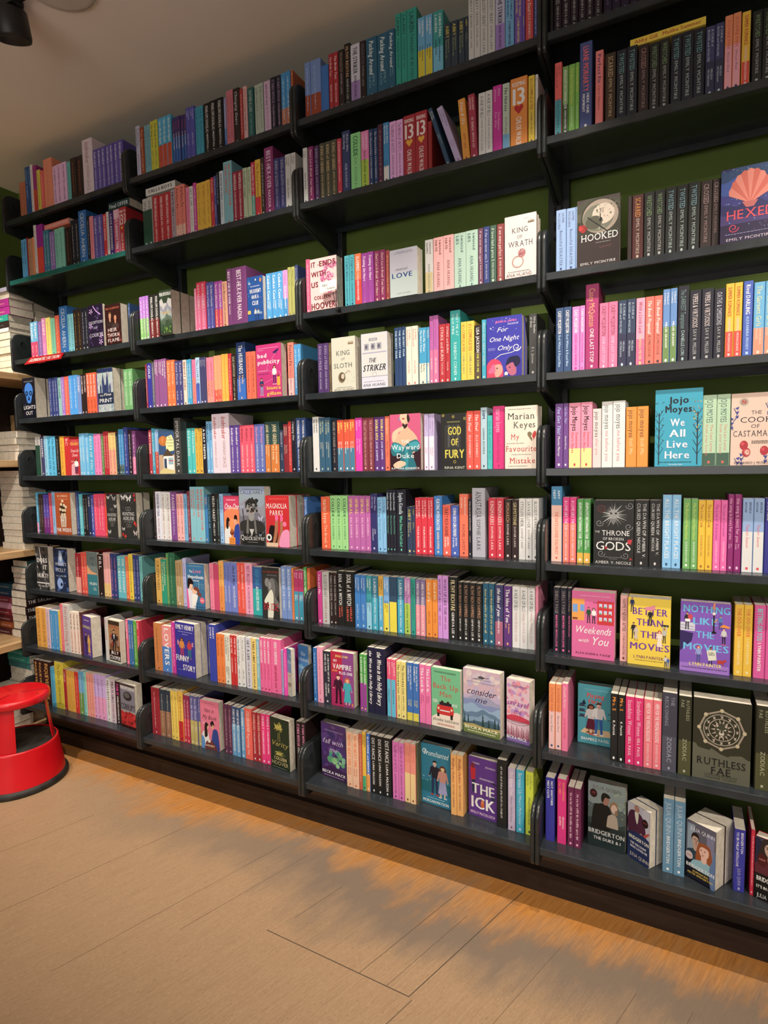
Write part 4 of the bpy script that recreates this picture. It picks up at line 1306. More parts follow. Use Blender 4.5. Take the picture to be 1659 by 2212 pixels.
def c_elin(a):
    a.R(0, .45, 1, 1, 'ccb'); hills(a, .1, .4, ['58b', '79c'], 3, .02); a.T('Elin', .78, .14, .36, .075, 'cde', 's'); a.T('Hilder', .6, .27, .8, .08, 'cde', 's'); a.T('The', .4, .45, .3, .06, 'c56', 'i'); a.T('Hotel', .55, .56, .6, .07, 'c56', 'i'); a.P([(.1, .78), (.35, .7), (.6, .72), (.95, .7), (.9, .76), (.4, .82)], 'a86'); a.P([(.1, .72), (.4, .72), (.3, .8)], '37a'); a.Fine(.3, .9, .9, '999')


def c_elintwo(a):
    hills(a, .1, .9, ['37b', '48c', '6ad', '9bc', 'dc9'], 3, .03); a.T('Elin', .5, .17, .4, .075, 'cde', 's'); a.T('Hilderbrand', .5, .29, .92, .07, 'cde', 's'); a.T('The Five-Star', .5, .45, .8, .06, 'def', 's'); a.T('Weekend', .5, .56, .6, .06, 'def', 's')


def c_mybook(a):
    a.Fine(.2, .8, .045, '933'); a.T('Not in', .48, .2, .52, .08, '322', 'i'); a.T('My Book', .5, .34, .78, .08, '322', 'i'); a.Fine(.1, .3, .45, 'fcd', 3)
    a.S([(.02, .98), (.06, .72), (.22, .62), (.4, .68), (.42, .98)], 'eee'); a.E(.34, .52, .09, .07, 'eb9'); a.S([(.2, .75), (.22, .5), (.32, .45), (.42, .5), (.34, .55), (.36, .72)], '211'); a.S([(.02, .998), (.04, .74), (.18, .8), (.2, .998)], '59d'); a.S([(.56, .9), (.64, .62), (.76, .56), (.92, .62), (.98, .998), (.86, .998)], '249'); a.E(.62, .5, .09, .07, 'ea8'); a.S([(.52, .48), (.56, .42), (.68, .4), (.74, .5), (.66, .48)], '211'); a.E(.58, .5, .05, .02, '433'); a.S([(.22, .998), (.3, .84), (.6, .82), (.85, .998)], '733'); a.R(.36, .8, .5, .86, 'eed'); a.T('KATIE HOLT', .46, .925, .52, .04, 'fec', 'b')


def c_verity(a):
    g = random.Random(3); x, y = .45, .2
    pts = []
    for i in range(60): pts.append((.45 + .28 * math.sin(i * 1.7) * g.uniform(.3, 1), .17 + .10 * math.cos(i * 2.3) * g.uniform(.3, 1)))
    a.Ln(pts, .012, 'cb5'); a.Ln([(.5, .28), (.52, .46)], .014, 'cb5'); a.Ln([(.44, .28), (.42, .46)], .014, 'cb5')
    a.T('Verity', .5, .5, .92, .10, 'ba5', 'i'); a.Ln([(.48 + .26 * math.sin(i * 1.7) * g.uniform(.3, 1), .69 + .05 * math.cos(i * 2.3)) for i in range(50)], .012, '9a4'); a.E(.5, .7, .3, .05, '453', 20); a.Ln([(.46 + .2 * math.sin(i * 1.9), .69 + .04 * math.cos(i * 2.1)) for i in range(26)], .012, 'cb5')
    a.T('COLLEEN', .52, .79, .64, .065, 'dc8', 'b'); a.T('HOOVER', .5, .885, .86, .075, 'cb8', 'n'); a.Fine(.1, .85, .965, '998')


def c_deception(a):
    g = random.Random(4); sprinkle(a, 22, 0, .05, 1, .95, .1, ['325', '436', '547'], 3)
    for x, y in ((.2, .15), (.8, .9), (.85, .75), (.15, .5)):
        for k in range(5): a.P([(x, y), (x + .14 * math.cos(k * 1.26), y + .07 * math.sin(k * 1.26)), (x + .12 * math.cos(k * 1.26 + .5), y + .06 * math.sin(k * 1.26 + .5))], ['ecf', 'c9d'][k % 2])
    a.Ln([(.35, .02), (.55, .15), (.85, .25)], .05, 'c9e'); a.T('DECEPTION', .52, .42, .92, .065, 'ccd', 's'); a.T('OF', .5, .55, .2, .05, 'ccd', 's'); a.T('COURTS', .5, .72, .9, .08, 'ccd', 's')


def c_heir(a):
    a.T('BEN ALDERSON', .5, .1, .86, .05, 'c64', 'n'); a.Bust(.32, .2, .55, '642', 'c97', '322', False, 1, .7); a.Bust(.66, .26, .6, '311', 'c86', '433', False, -1, .7); sprinkle(a, 20, 0, .6, 1, .98, .08, ['622', '833', '411'], 4); a.T('HEIR', .45, .64, .6, .085, 'edd', 's'); a.T('THORN', .5, .77, .76, .085, 'edd', 's'); a.T('FLAME', .5, .9, .74, .085, 'edd', 's')


def c_lights(a):
    sprinkle(a, 24, 0, 0, 1, 1, .05, ['236', '124', '35a'], 4); a.T('NAVESSA ALLEN', .5, .09, .7, .03, '9ab', 'n'); a.E(.5, .31, .34, .19, '38e', 24); a.S([(.28, .42), (.72, .42), (.66, .58), (.58, .62), (.42, .62), (.34, .58)], '38e'); a.E(.33, .38, .11, .06, '012'); a.E(.65, .38, .11, .06, '012'); a.E(.33, .38, .05, .03, '38e'); a.E(.65, .38, .05, .03, '38e'); a.S([(.49, .44), (.43, .54), (.55, .54)], '012'); a.T('LIGHTS', .5, .72, .92, .085, 'fff', 'n'); a.T('OUT', .46, .86, .56, .085, 'fff', 'n')


def c_print(a):
    a.R(0, 0, 1, .1, '236'); sprinkle(a, 24, 0, .1, 1, .5, .1, ['bbc', 'cdd', 'aab'], 3); a.P([(.3, .6), (.3, .3), (.37, .1), (.44, .3), (.46, .38), (.54, .38), (.58, .26), (.64, .1), (.7, .26), (.72, .6)], '347'); a.R(.46, .4, .54, .6, '236'); a.P([(.15, .6), (.15, .42), (.2, .34), (.25, .42), (.25, .6)], '347'); a.P([(.75, .6), (.75, .42), (.8, .34), (.85, .42), (.85, .6)], '347'); a.R(0, .56, 1, .82, '235'); a.T('THE', .22, .62, .2, .035, 'fff', 'n'); a.T('Fine', .62, .6, .5, .06, 'fff', 'i'); a.T('PRINT', .5, .735, .8, .09, 'fff', 'n'); sprinkle(a, 20, 0, .84, 1, .98, .09, ['bbc', '9ab', 'cdd'], 5)


def c_dream(a):
    a.T('TESSA BAILEY', .5, .13, .9, .08, 'fc4', 'b'); a.Fine(.2, .8, .05, 'fbb'); a.T('Dream Girl', .52, .32, .84, .085, 'fdd', 'i'); a.T('Drama', .52, .44, .6, .085, 'fdd', 'i'); a.Man(.62, .54, .99, '421', 'c86', 'fff', '236', 'eee', True, False, 1.2); a.P([(.05, .998), (.1, .72), (.3, .66), (.45, .76), (.45, .998)], 'eab'); a.Fine(.08, .4, .6, 'fcc', 3)


def c_weeds(a):
    a.T('B.K. BORISON', .5, .08, .64, .045, 'fdb', 'n'); a.Fine(.2, .85, .15, 'fb8'); a.E(.48, .42, .2, .17, '432', 20); a.P([(.3, .55), (.7, .55), (.66, .82), (.34, .82)], 'dcb'); a.R(.42, .6, .46, .8, 'b85'); a.R(.54, .6, .58, .8, 'b85')
    for x, y in ((.4, .28), (.58, .3), (.34, .4), (.5, .42), (.64, .42), (.44, .52), (.6, .52), (.5, .2), (.7, .34)):
        for k in range(6): a.E(x + .05 * math.cos(k * 1.05), y + .022 * math.sin(k * 1.05), .03, .014, 'fec', 7)
        a.E(x, y, .025, .012, 'c82', 8)
    a.T('IN', .45, .66, .12, .045, 'fff', 'b'); a.T('THE WEEDS', .5, .89, .94, .085, 'fff', 'b')


def c_adeline(a):
    sprinkle(a, 30, 0, 0, 1, 1, .03, ['444', '555'], 4)
    for x, y, r in ((.75, .1, .16), (.2, .08, .12), (.85, .28, .12), (.2, .88, .14), (.5, .02, .1)): butterfly(a, x, y, r, ['ccc', 'aaa', 'ddd'][int(x * 10) % 3])
    for x in (.42, .58): a.Ring(x, .36, .08, .012, 'aaa', 14); a.Ring(x, .72, .07, .012, 'aaa', 14)
    a.T('HAUNTING', .5, .48, .84, .07, 'ddd', 's'); a.T('ADELINE', .5, .58, .7, .07, 'ddd', 's'); a.R(.2, .635, .8, .64, '999'); a.T('H. D. CARLTON', .5, .67, .5, .022, '999', 'n')


def c_adelinetwo(a):
    sprinkle(a, 30, 0, 0, 1, 1, .03, ['444', '555'], 4)
    for x, y, r in ((.55, .12, .16), (.2, .1, .13), (.15, .8, .08)): butterfly(a, x, y, r, 'ddd')
    for x, y in ((.92, .05), (.95, .15), (.88, .66), (.96, .7), (.1, .92), (.25, .96)): a.P([(x, y - .05), (x + .08, y), (x, y + .05), (x - .08, y + .01)], ['d32', 'b22'][int(x * 10) % 2])
    butterfly(a, .9, .88, .12, 'dcc')
    for x in (.42, .58): a.Ring(x, .35, .08, .012, 'aaa', 14); a.Ring(x, .72, .07, .012, 'aaa', 14)
    a.T('HUNTING', .5, .46, .74, .075, 'ddd', 's'); a.T('ADELINE', .5, .56, .7, .075, 'ddd', 's'); a.R(.2, .62, .8, .625, '999'); a.T('H. D. CARLTON', .5, .65, .5, .022, '999', 'n')


def c_hurt(a):
    sprinkle(a, 40, 0, 0, 1, 1, .12, ['333', '555', '777', 'aaa', '222'], 3); a.E(.5, .2, .14, .12, '444'); a.P([(.3, .02), (.36, .02), (.5, .4), (.42, .42)], 'ddd')
    a.T('DOES', .5, .32, .8, .1, 'fff', 'b'); a.T('IT', .7, .48, .3, .1, 'fff', 'b'); a.T('HURT?', .5, .68, .84, .1, 'fff', 'b'); a.R(0, .84, 1, .87, 'eee'); a.T('H.D. CARLTON', .5, .93, .7, .04, 'ddd', 'b')


def c_molly(a):
    sprinkle(a, 40, 0, 0, 1, 1, .12, ['235', '347', '46a', '124'], 5); a.P([(.3, .4), (.42, .05), (.6, .05), (.72, .4)], '8ad'); a.E(.52, .2, .1, .1, 'cde'); a.E(.4, .82, .22, .13, '9bf'); a.E(.5, .84, .08, .04, '124'); a.T("WHERE'S", .5, .36, .8, .07, 'ccd', 'n'); a.T('MOLLY', .5, .5, .7, .09, 'ccd', 'n'); a.T('H.D. CARLTON', .5, .64, .7, .03, 'cde', 'n')


def c_friends(a):
    a.R(0, 0, 1, .5, '788'); a.P([(0, .3), (.4, .44), (1, .5), (1, .52), (0, .52)], 'ea7'); a.T('RO', .6, .14, .4, .08, '345', 's'); a.T('C', .6, .28, .2, .08, '345', 's'); a.T('FRIEN', .55, .74, .7, .06, 'fff', 's'); a.T('CL', .7, .86, .3, .06, 'fff', 's')


def c_purple(a):
    a.Fine(.2, .8, .09, 'fff', 2); a.T('ROMANCE', .5, .27, .9, .07, 'ee8', 'b'); a.Man(.35, .4, .96, '211', 'c97', '325', '325'); a.Man(.68, .42, .96, '742', 'fca', 'fc5', 'fc5', 'fca', True, True)


def c_jilly(a):
    a.R(.05, .02, .95, .96, 'b85'); a.R(.05, .02, .95, .12, '432'); a.T('RIVALS', .5, .16, .84, .07, 'a43', 'b')
    for x, y in ((.3, .28), (.72, .3), (.2, .4), (.82, .42), (.35, .45)): a.Man(x, y, y + .35, '321', 'c97', ['b43', '433', 'a87'][int(x * 10) % 3], '322')
    a.Man(.5, .22, .8, '322', 'c97', '223', '223', '111', False, False, 1.2); a.P([(.44, .34), (.56, .34), (.5, .46)], 'fff'); a.R(.05, .72, .95, .96, '211'); a.T('JILLY', .5, .77, .6, .07, 'fff', 'b'); a.T('COOPER', .5, .89, .86, .09, 'fff', 'b')


def c_corrupt(a):
    a.R(0, .1, 1, .6, '889'); a.E(.5, .28, .3, .1, '333'); a.E(.45, .26, .2, .06, '666'); a.R(0, .02, 1, .06, '433'); a.T('PENELOPE DOUGLAS', .5, .11, .94, .06, 'fff', 'b'); a.P([(0, .62), (.3, .66), (.7, .62), (1, .64), (1, .998), (0, .998)], 'c22'); sprinkle(a, 20, 0, .64, 1, .9, .1, ['a11', 'd33', '711'], 5); a.R(0, .93, 1, .998, '311'); a.T('CORRUPT', .5, .52, .96, .13, '333', 'b')


COVERS = {k[2:]: (bg, v, side) for k, v, bg, side in [
    ('c_hooked', c_hooked, '433', '322'), ('c_hexed', c_hexed, '226', None), ('c_weall', c_weall, '2ac', None), ('c_cook', c_cook, 'ecb', None),
    ('c_throne', c_throne, '222', None), ('c_weekends', c_weekends, 'e6a', None), ('c_better', c_better, 'fd3', None), ('c_nothing', c_nothing, '85c', None),
    ('c_flirty', c_flirty, '4ab', None), ('c_fae', c_fae, '332', None), ('c_duke', c_duke, '566', None), ('c_viscount', c_viscount, 'bbc', '236'),
    ('c_romancing', c_romancing, '556', '433'), ('c_kiss', c_kiss, '445', 'd14'), ('c_ends', c_ends, 'fcc', None), ('c_love', c_love, 'cdd', None),
    ('c_wrath', c_wrath, 'edd', None), ('c_sloth', c_sloth, 'ddc', None), ('c_striker', c_striker, 'dde', None), ('c_onenight', c_onenight, '33b', None),
    ('c_wayward', c_wayward, 'd58', None), ('c_fury', c_fury, '222', None), ('c_mistake', c_mistake, 'fed', None), ('c_vampire', c_vampire, 'c14', None),
    ('c_backup', c_backup, '7c9', None), ('c_consider', c_consider, 'cbd', None), ('c_unravel', c_unravel, 'ecd', None), ('c_fall', c_fall, '537', None),
    ('c_prom', c_prom, '28a', None), ('c_ick', c_ick, '639', None), ('c_credence', c_credence, '343', None), ('c_clue', c_clue, '15a', None),
    ('c_badpub', c_badpub, 'd28', None), ('c_patch', c_patch, '358', None), ('c_oneonone', c_oneonone, 'd36', None), ('c_quick', c_quick, '9ac', None),
    ('c_magnolia', c_magnolia, 'd12', None), ('c_hypothesis', c_hypothesis, '37a', None), ('c_bride', c_bride, '333', None), ('c_funny', c_funny, '33a', None),
    ('c_elin', c_elin, '48b', None), ('c_elintwo', c_elintwo, '37b', None), ('c_mybook', c_mybook, 'e79', None), ('c_verity', c_verity, '232', None),
    ('c_deception', c_deception, '213', None), ('c_heir', c_heir, '311', None), ('c_lights', c_lights, '112', None), ('c_print', c_print, 'bcc', None),
    ('c_dream', c_dream, 'c23', None), ('c_weeds', c_weeds, 'b52', None), ('c_adeline', c_adeline, '333', None), ('c_adelinetwo', c_adelinetwo, '333', None),
    ('c_hurt', c_hurt, '444', None), ('c_molly', c_molly, '235', None), ('c_friends', c_friends, '389', None), ('c_purple', c_purple, '64a', None),
    ('c_jilly', c_jilly, 'eed', None), ('c_corrupt', c_corrupt, 'aaa', None)]}


BOOKS = [
('R', 3, 1, 0.02, 0.198, [2.7311, 2.7411], '222', '111', 'n', '', 0),
('R', 3, 1, 0.02, 0.198, [2.7428, 2.7659, 2.7907, 2.8129, 2.8347, 2.8563, 2.8796], '212', 'bbb', 'n', 'FILTHY RICH VAMPIRES|GENEVA LEE', 0),
('R', 3, 1, 0.02, 0.198, [2.8827, 2.9057, 2.9291, 2.9522, 2.9747, 2.9969], '213', '658', 'n', '~', 0),
('R', 3, 2, 0.02, 0.2121, [2.7462, 2.7675], 'f66/4ab@.5', '733/255', 'n', "JUST BY/LOOKING AT HIM|RYAN O'CONNELL", ['red book reading just by looking at him, second shelf, rightmost bay']),
('R', 3, 2, 0.02, 0.1949, [2.7691, 2.7865], '8b6/464@.55', 'fff', 'b', "ADAM & EVE'S MATCHMAKING TOUR|NORA NGUYEN", ['green book reading matchmaking tour, second shelf, rightmost bay']),
('R', 3, 2, 0.02, 0.1954, [2.7869, 2.8057, 2.8178], '8c5', 'ee6/dfd', 'i', 'The Boyfriend Hypothesis|SUSANNAH NIX', ['green book reading the boyfriend hypothesis, first of two, second shelf, rightmost bay', None]),
('R', 3, 2, 0.02, 0.2448, [2.8182, 2.8535], '459', 'f66/fff', 'b', 'LIANE MORIARTY|HERE ONE/MOMENT', ['blue book reading here one moment, second shelf, rightmost bay']),
('R', 3, 2, 0.02, 0.209, [2.8622, 2.8842], 'f88', '537/b44', 'b', 'Perfect Fit|Clare Gilmore', ['pink book reading perfect fit, second shelf, rightmost bay']),
('R', 3, 2, 0.02, 0.1925, [2.8896, 2.9178], '432', 'db8', 's', 'SCARRED|EMILY MCINTIRE', ['dark maroon book reading scarred, second shelf, rightmost bay']),
('R', 3, 2, 0.02, 0.1917, [2.9198, 2.9471, 2.9752], '223', '7bb/bcc', 's', 'TWISTED|EMILY MCINTIRE', ['black book reading twisted, first of five, second shelf, rightmost bay', 'black book reading twisted, second of five, second shelf, rightmost bay']),
('R', 3, 2, 0.02, 0.1872, [2.9771, 3.0047], '322', 'b88/a88', 's', 'CROSSED|EMILY MCINTIRE', ['black book reading crossed, second shelf, rightmost bay']),
('R', 3, 2, 0.02, 0.1835, [3.0058, 3.0319, 3.0576], '222', '8a7/bbb', 's', 'WRETCHED|EMILY MCINTIRE', ['black book reading wretched, first of four, second shelf, rightmost bay', 'black book reading wretched, second of four, second shelf, rightmost bay']),
('R', 3, 2, 0.02, 0.1851, [3.0598, 3.0872, 3.1156, 3.1428], '223', '7bb/bcc', 's', 'TWISTED|EMILY MCINTIRE', ['black book reading twisted, third of five, second shelf, rightmost bay', 'black book reading twisted, fourth of five, second shelf, rightmost bay', 'black book reading twisted, fifth of five, second shelf, rightmost bay']),
('R', 3, 2, 0.02, 0.1797, [3.1445, 3.167, 3.1876], '447/335@.5', 'cde', 's', 'A CURSE of/BLOOD and WOLVES|MELISSA/MCTERNAN', ['dark violet book reading a curse of blood, first of two, second shelf, rightmost bay', 'dark violet book reading a curse of blood, second of two, second shelf, rightmost bay']),
('R', 3, 2, 0.02, 0.1921, [3.1886, 3.2072, 3.226], 'f96/fab@.4', 'd54/346', 'i', 'SUZANNE PARK|One Last Word', ['coral book reading one last word, first of two, second shelf, rightmost bay', 'coral book reading one last word, second of two, second shelf, rightmost bay']),
('R', 3, 2, 0.02, 0.1884, [3.2276, 3.2475], 'fc2/e43@.66', 'c41/fcc', 'b', 'SUMMER ROMANCE|ANNABEL MONAGHAN', ['yellow book reading summer romance, second shelf, rightmost bay']),
('R', 3, 2, 0.02, 0.1818, [3.2516, 3.2743, 3.2985], '222', '8a7/bbb', 's', 'WRETCHED|EMILY MCINTIRE', ['black book reading wretched, third of four, second shelf, rightmost bay', 'black book reading wretched, fourth of four, second shelf, rightmost bay']),
('H', 3, 2, 0.025, 0.021, [2.9547, 3.1436], 'fd3', 'c52', 2.6247, 'Abby Gill   Malibu Summer', ['yellow book reading abby gill   malibu summer, lying flat across the second shelf books']),
('R', 3, 3, 0.02, 0.1842, [2.7522, 2.7822, 2.8105, 2.8154], '9be', '446/347', 's', 'JAMIE/MCGUIRE|Beautiful DISASTER', ['blue book reading beautiful disaster, first of three, third shelf, rightmost bay', 'blue book reading beautiful disaster, second of three, third shelf, rightmost bay', None]),
('F', 3, 3, 0.01, 0.194, [2.8154, 2.9347], 0.01, 0.036, 1, 'hooked', ['face-out book showing hooked in front of a clock face, third shelf, rightmost bay']),
('R', 3, 3, 0.02, 0.1818, [2.9542, 2.9664], '322', '111', 'n', '', 0),
('R', 3, 3, 0.02, 0.181, [2.9668, 2.997], '522', 'e93/cba', 's', 'SCARRED|EMILY MCINTIRE', ['dark red book reading scarred, third shelf, rightmost bay']),
('R', 3, 3, 0.02, 0.182, [2.9977, 3.0256, 3.0523], '222', '8a7/bbb', 's', 'WRETCHED|EMILY MCINTIRE', ['black book reading wretched, first of two, third shelf, rightmost bay', 'black book reading wretched, second of two, third shelf, rightmost bay']),
('R', 3, 3, 0.02, 0.1833, [3.053, 3.0811, 3.1102, 3.1388], '222', '8bc/bcc', 's', 'TWISTED|EMILY MCINTIRE', ['black book reading twisted, first of three, third shelf, rightmost bay', 'black book reading twisted, second of three, third shelf, rightmost bay', 'black book reading twisted, third of three, third shelf, rightmost bay']),
('R', 3, 3, 0.02, 0.1806, [3.1399, 3.1677, 3.1882], '322', 'b99/a88', 's', 'CROSSED|EMILY MCINTIRE', ['black book reading crossed, first of two, third shelf, rightmost bay', 'black book reading crossed, second of two, third shelf, rightmost bay']),
('F', 3, 3, 0.01, 0.193, [3.1882, 3.3116], 0.01, 0.03, 1, 'hexed', ['face-out book showing hexed under a pink seashell, third shelf, rightmost bay']),
('R', 3, 4, 0.036, 0.1989, [2.7496, 2.7734, 2.7969], '358', 'fff/bdf', 'b', 'CASEY MCQUISTON|Red White & Royal Blue', ['blue book reading red white and royal blue, first of two, fourth shelf, rightmost bay', 'blue book reading red white and royal blue, second of two, fourth shelf, rightmost bay']),
('R', 3, 4, 0.036, 0.1965, [2.7986, 2.8218, 2.8369], 'e8d', 'fff/d19', 'b', 'CASEY MCQUISTON|I KISSED SHARA WHEELER', ['pink book reading i kissed shara wheeler, first of two, fourth shelf, rightmost bay', None]),
('R', 3, 4, 0.036, 0.2564, [2.8377, 2.876], 'b27', 'fb7/fff', 'n', 'Casey McQuiston|ONE LAST STOP', ['magenta book reading one last stop, fourth shelf, rightmost bay']),
('R', 3, 4, 0.036, 0.196, [2.8781, 2.904, 2.93], 'f7a', '422/fce', 'n', 'CASEY MCQUISTON|ONE LAST STOP', ['pink book reading one last stop, first of two, fourth shelf, rightmost bay', 'pink book reading one last stop, second of two, fourth shelf, rightmost bay']),
('R', 3, 4, 0.036, 0.1968, [2.9311, 2.9548, 2.9789], '346/335@.5', 'cde', 's', 'A CURSE of/BLOOD and WOLVES|MELISSA/MCTERNAN', ['dark blue book reading a curse of blood, first of two, fourth shelf, rightmost bay', 'dark blue book reading a curse of blood, second of two, fourth shelf, rightmost bay']),
('R', 3, 4, 0.036, 0.196, [2.9801, 3.0043], 'fac/f69@.6', 'b46/fd7', 'i', 'With a Little Luck|MARISSA MEYER', ['pink book reading with a little luck, fourth shelf, rightmost bay']),
('R', 3, 4, 0.036, 0.1964, [3.005, 3.0285, 3.0503], 'f76', 'fee/433', 'i', 'The Book Proposal|KJ MICCICHE', ['red book reading the book proposal, first of two, fourth shelf, rightmost bay', 'red book reading the book proposal, second of two, fourth shelf, rightmost bay']),
('R', 3, 4, 0.036, 0.2105, [3.051, 3.0699, 3.0879], '69d/795@.5', 'fff', 'b', 'In Need of/a Cowboy|MILLER GRAHAM', ['blue book reading in need of a cowboy, first of two, fourth shelf, rightmost bay', 'blue book reading in need of a cowboy, second of two, fourth shelf, rightmost bay']),
('R', 3, 4, 0.036, 0.2138, [3.089, 3.1179], '223', '799/acc', 'n', 'The DARKEST Temptation|DANIELLE LORI', ['black book reading the darkest temptation, fourth shelf, rightmost bay']),
('R', 3, 4, 0.036, 0.1976, [3.1186, 3.1485, 3.179], '223', 'edd/bbb', 's', 'VIPERS & VIRTUOSOS|SAV R. MILLER', ['black book reading vipers and virtuosos, first of two, fourth shelf, rightmost bay', 'black book reading vipers and virtuosos, second of two, fourth shelf, rightmost bay']),
('R', 3, 4, 0.036, 0.1924, [3.179, 3.2065], '223', 'ccd/bbb', 's', 'OATHS & OMISSIONS|SAV R. MILLER', ['black book reading oaths and omissions, fourth shelf, rightmost bay']),
('R', 3, 4, 0.036, 0.2022, [3.2072, 3.2276, 3.2474], 'fc2/e43@.64', 'c41/fcc', 'b', 'SUMMER ROMANCE|ANNABEL MONAGHAN', ['yellow book reading summer romance, first of two, fourth shelf, rightmost bay', 'yellow book reading summer romance, second of two, fourth shelf, rightmost bay']),
('R', 3, 4, 0.036, 0.2026, [3.2487, 3.2719], '46c', 'fff/bdf', 'b', 'Rival DARLING|ALEXANDRA MOODY', ['blue book reading rival darling, fourth shelf, rightmost bay']),
('R', 3, 4, 0.036, 0.1958, [3.2732, 3.299, 3.3181], '6be/f97@.62', 'fe8/fdc', 's', 'The Garnett Girls|GEORGINA/MOORE', ['blue book reading the garnett girls, first of two, fourth shelf, rightmost bay', None]),
('R', 3, 5, 0.036, 0.2012, [2.7488, 2.7733, 2.7898], '749', 'bcf/fff', 'i', "I've Got This!|Maxine Morrey", ["purple book reading i've got this, first of two, fifth shelf, rightmost bay", None]),
('R', 3, 5, 0.036, 0.2007, [2.7906, 2.827, 2.861], 'f9b/fe9@.7', '211/d33', 'b', "Jojo Moyes|Someone/Else's Shoes", ["pink book reading someone else's shoes, first of two, fifth shelf, rightmost bay", "pink book reading someone else's shoes, second of two, fifth shelf, rightmost bay"]),
('R', 3, 5, 0.036, 0.1789, [2.8615, 2.8867], 'edd', '333/c66', 's', 'jojo moyes|after you', ['white book reading after you, fifth shelf, rightmost bay']),
('R', 3, 5, 0.036, 0.1986, [2.8875, 2.9194, 2.9546], 'eee', '444/d67', 's', 'jojo moyes|me before you', ['white book reading me before you, first of two, fifth shelf, rightmost bay', 'white book reading me before you, second of two, fifth shelf, rightmost bay']),
('R', 3, 5, 0.036, 0.1782, [2.9562, 2.9865, 3.0179], 'f92', '433/fda', 's', 'jojo moyes|Still Me', ['orange book reading still me, first of two, fifth shelf, rightmost bay', 'orange book reading still me, second of two, fifth shelf, rightmost bay']),
('F', 3, 5, 0.027, 0.2207, [3.0359, 3.1579], 0.027, 0.03, 1, 'weall', ['face-out book showing we all live here between two trees, fifth shelf, rightmost bay']),
('R', 3, 5, 0.036, 0.1987, [3.1579, 3.1928, 3.2264], 'bdb/465@.82', '255/d65', 's', 'JOJO MOYES|The Last Letter/from your Lover', ['pale green book reading the last letter, first of two, fifth shelf, rightmost bay', 'pale green book reading the last letter, second of two, fifth shelf, rightmost bay']),
('F', 3, 5, 0.037, 0.1977, [3.2279, 3.328], 0.037, 0.03, 1, 'cook', ['face-out book showing the cook of with pomegranates, fifth shelf, rightmost bay']),
('R', 3, 6, 0.046, 0.2423, [2.7356, 2.7705], '38b/fcb@.25', 'def/e63', 'b', 'AMY/NEFF|THE DAYS I LOVED YOU MOST', ['blue book reading the days i loved you, sixth shelf, rightmost bay']),
('R', 3, 6, 0.046, 0.2075, [2.7718, 2.793, 2.8139], 'e28/f86@.4', 'fce', 'b', 'A LOVE LIKE THE SUN|RISS M. NEILSON', ['bright pink book reading a love like the sun, first of two, sixth shelf, rightmost bay', 'bright pink book reading a love like the sun, second of two, sixth shelf, rightmost bay']),
('R', 3, 6, 0.046, 0.202, [2.8157, 2.8359, 2.8573], '5a5/fb3@.84', 'fff', 'b', "ADAM & EVE'S MATCHMAKING TOUR|NORA/NGUYEN", ['green book reading matchmaking tour, first of two, sixth shelf, rightmost bay', 'green book reading matchmaking tour, second of two, sixth shelf, rightmost bay']),
('F', 3, 6, 0.032, 0.2002, [2.8676, 2.9825], 0.032, 0.05, 1, 'throne', ['face-out book showing throne of broken gods in silver, sixth shelf, rightmost bay']),
('R', 3, 6, 0.046, 0.2005, [2.9825, 3.0236, 3.0584], '222', 'ddd', 's', 'THE DAWN OF/CURSED QUEEN|AMBER V./NICOLE', ['black book reading the dawn of cursed queen, first of two, sixth shelf, rightmost bay', 'black book reading the dawn of cursed queen, second of two, sixth shelf, rightmost bay']),
('R', 3, 6, 0.046, 0.2169, [3.0596, 3.0847, 3.1091], '8cf', 'fff/257', 's', 'ALL THE BRIGHT PLACES|', ['blue book reading all the bright places, first of two, sixth shelf, rightmost bay', 'blue book reading all the bright places, second of two, sixth shelf, rightmost bay']),
('R', 3, 6, 0.046, 0.206, [3.114, 3.1344, 3.1527], '7b6', 'de5/efe', 'i', 'The Boyfriend Hypothesis|SUSANNAH NIX', ['green book reading the boyfriend hypothesis, first of two, sixth shelf, rightmost bay', 'green book reading the boyfriend hypothesis, second of two, sixth shelf, rightmost bay']),
('R', 3, 6, 0.046, 0.2022, [3.1531, 3.1719, 3.1906], 'fc1', 'a31/b72', 'i', 'The Love Code|SUSANNAH NIX', ['yellow book reading the love code, first of two, sixth shelf, rightmost bay', 'yellow book reading the love code, second of two, sixth shelf, rightmost bay']),
('R', 3, 6, 0.046, 0.2026, [3.191, 3.2098, 3.2268], 'f6b', '928/fce', 'i', 'The Law of Attraction|SUSANNAH NIX', ['pink book reading the law of attraction, first of two, sixth shelf, rightmost bay', 'pink book reading the law of attraction, second of two, sixth shelf, rightmost bay']),
('R', 3, 6, 0.046, 0.219, [3.2271, 3.2428, 3.2608], '917', 'fbd/fce', 'n', 'this song is (not) for you|laura/nowlin', ['magenta book reading this song is not for, first of two, sixth shelf, rightmost bay', 'magenta book reading this song is not for, second of two, sixth shelf, rightmost bay']),
('R', 3, 6, 0.046, 0.2085, [3.2622, 3.2891, 3.3147], '9be/eee@.45', '346/e45', 'i', 'BRENDA/NOVAK|Tourist Season', ['blue book reading tourist season, first of two, sixth shelf, rightmost bay', 'blue book reading tourist season, second of two, sixth shelf, rightmost bay']),
('R', 3, 6, 0.046, 0.2097, [3.3154, 3.3445], '339', 'fff/ed6', 'b', 'BEST FRIENDS/& LOVERS|', 0),
('R', 3, 7, 0.04, 0.2158, [2.7448, 2.7664, 2.7879, 2.802], '223', '988/f6a', 'b', 'SHELLY PAGE|BREWED WITH LOVE', ['black book reading brewed with love, first of three, seventh shelf, rightmost bay', 'black book reading brewed with love, second of three, seventh shelf, rightmost bay', None]),
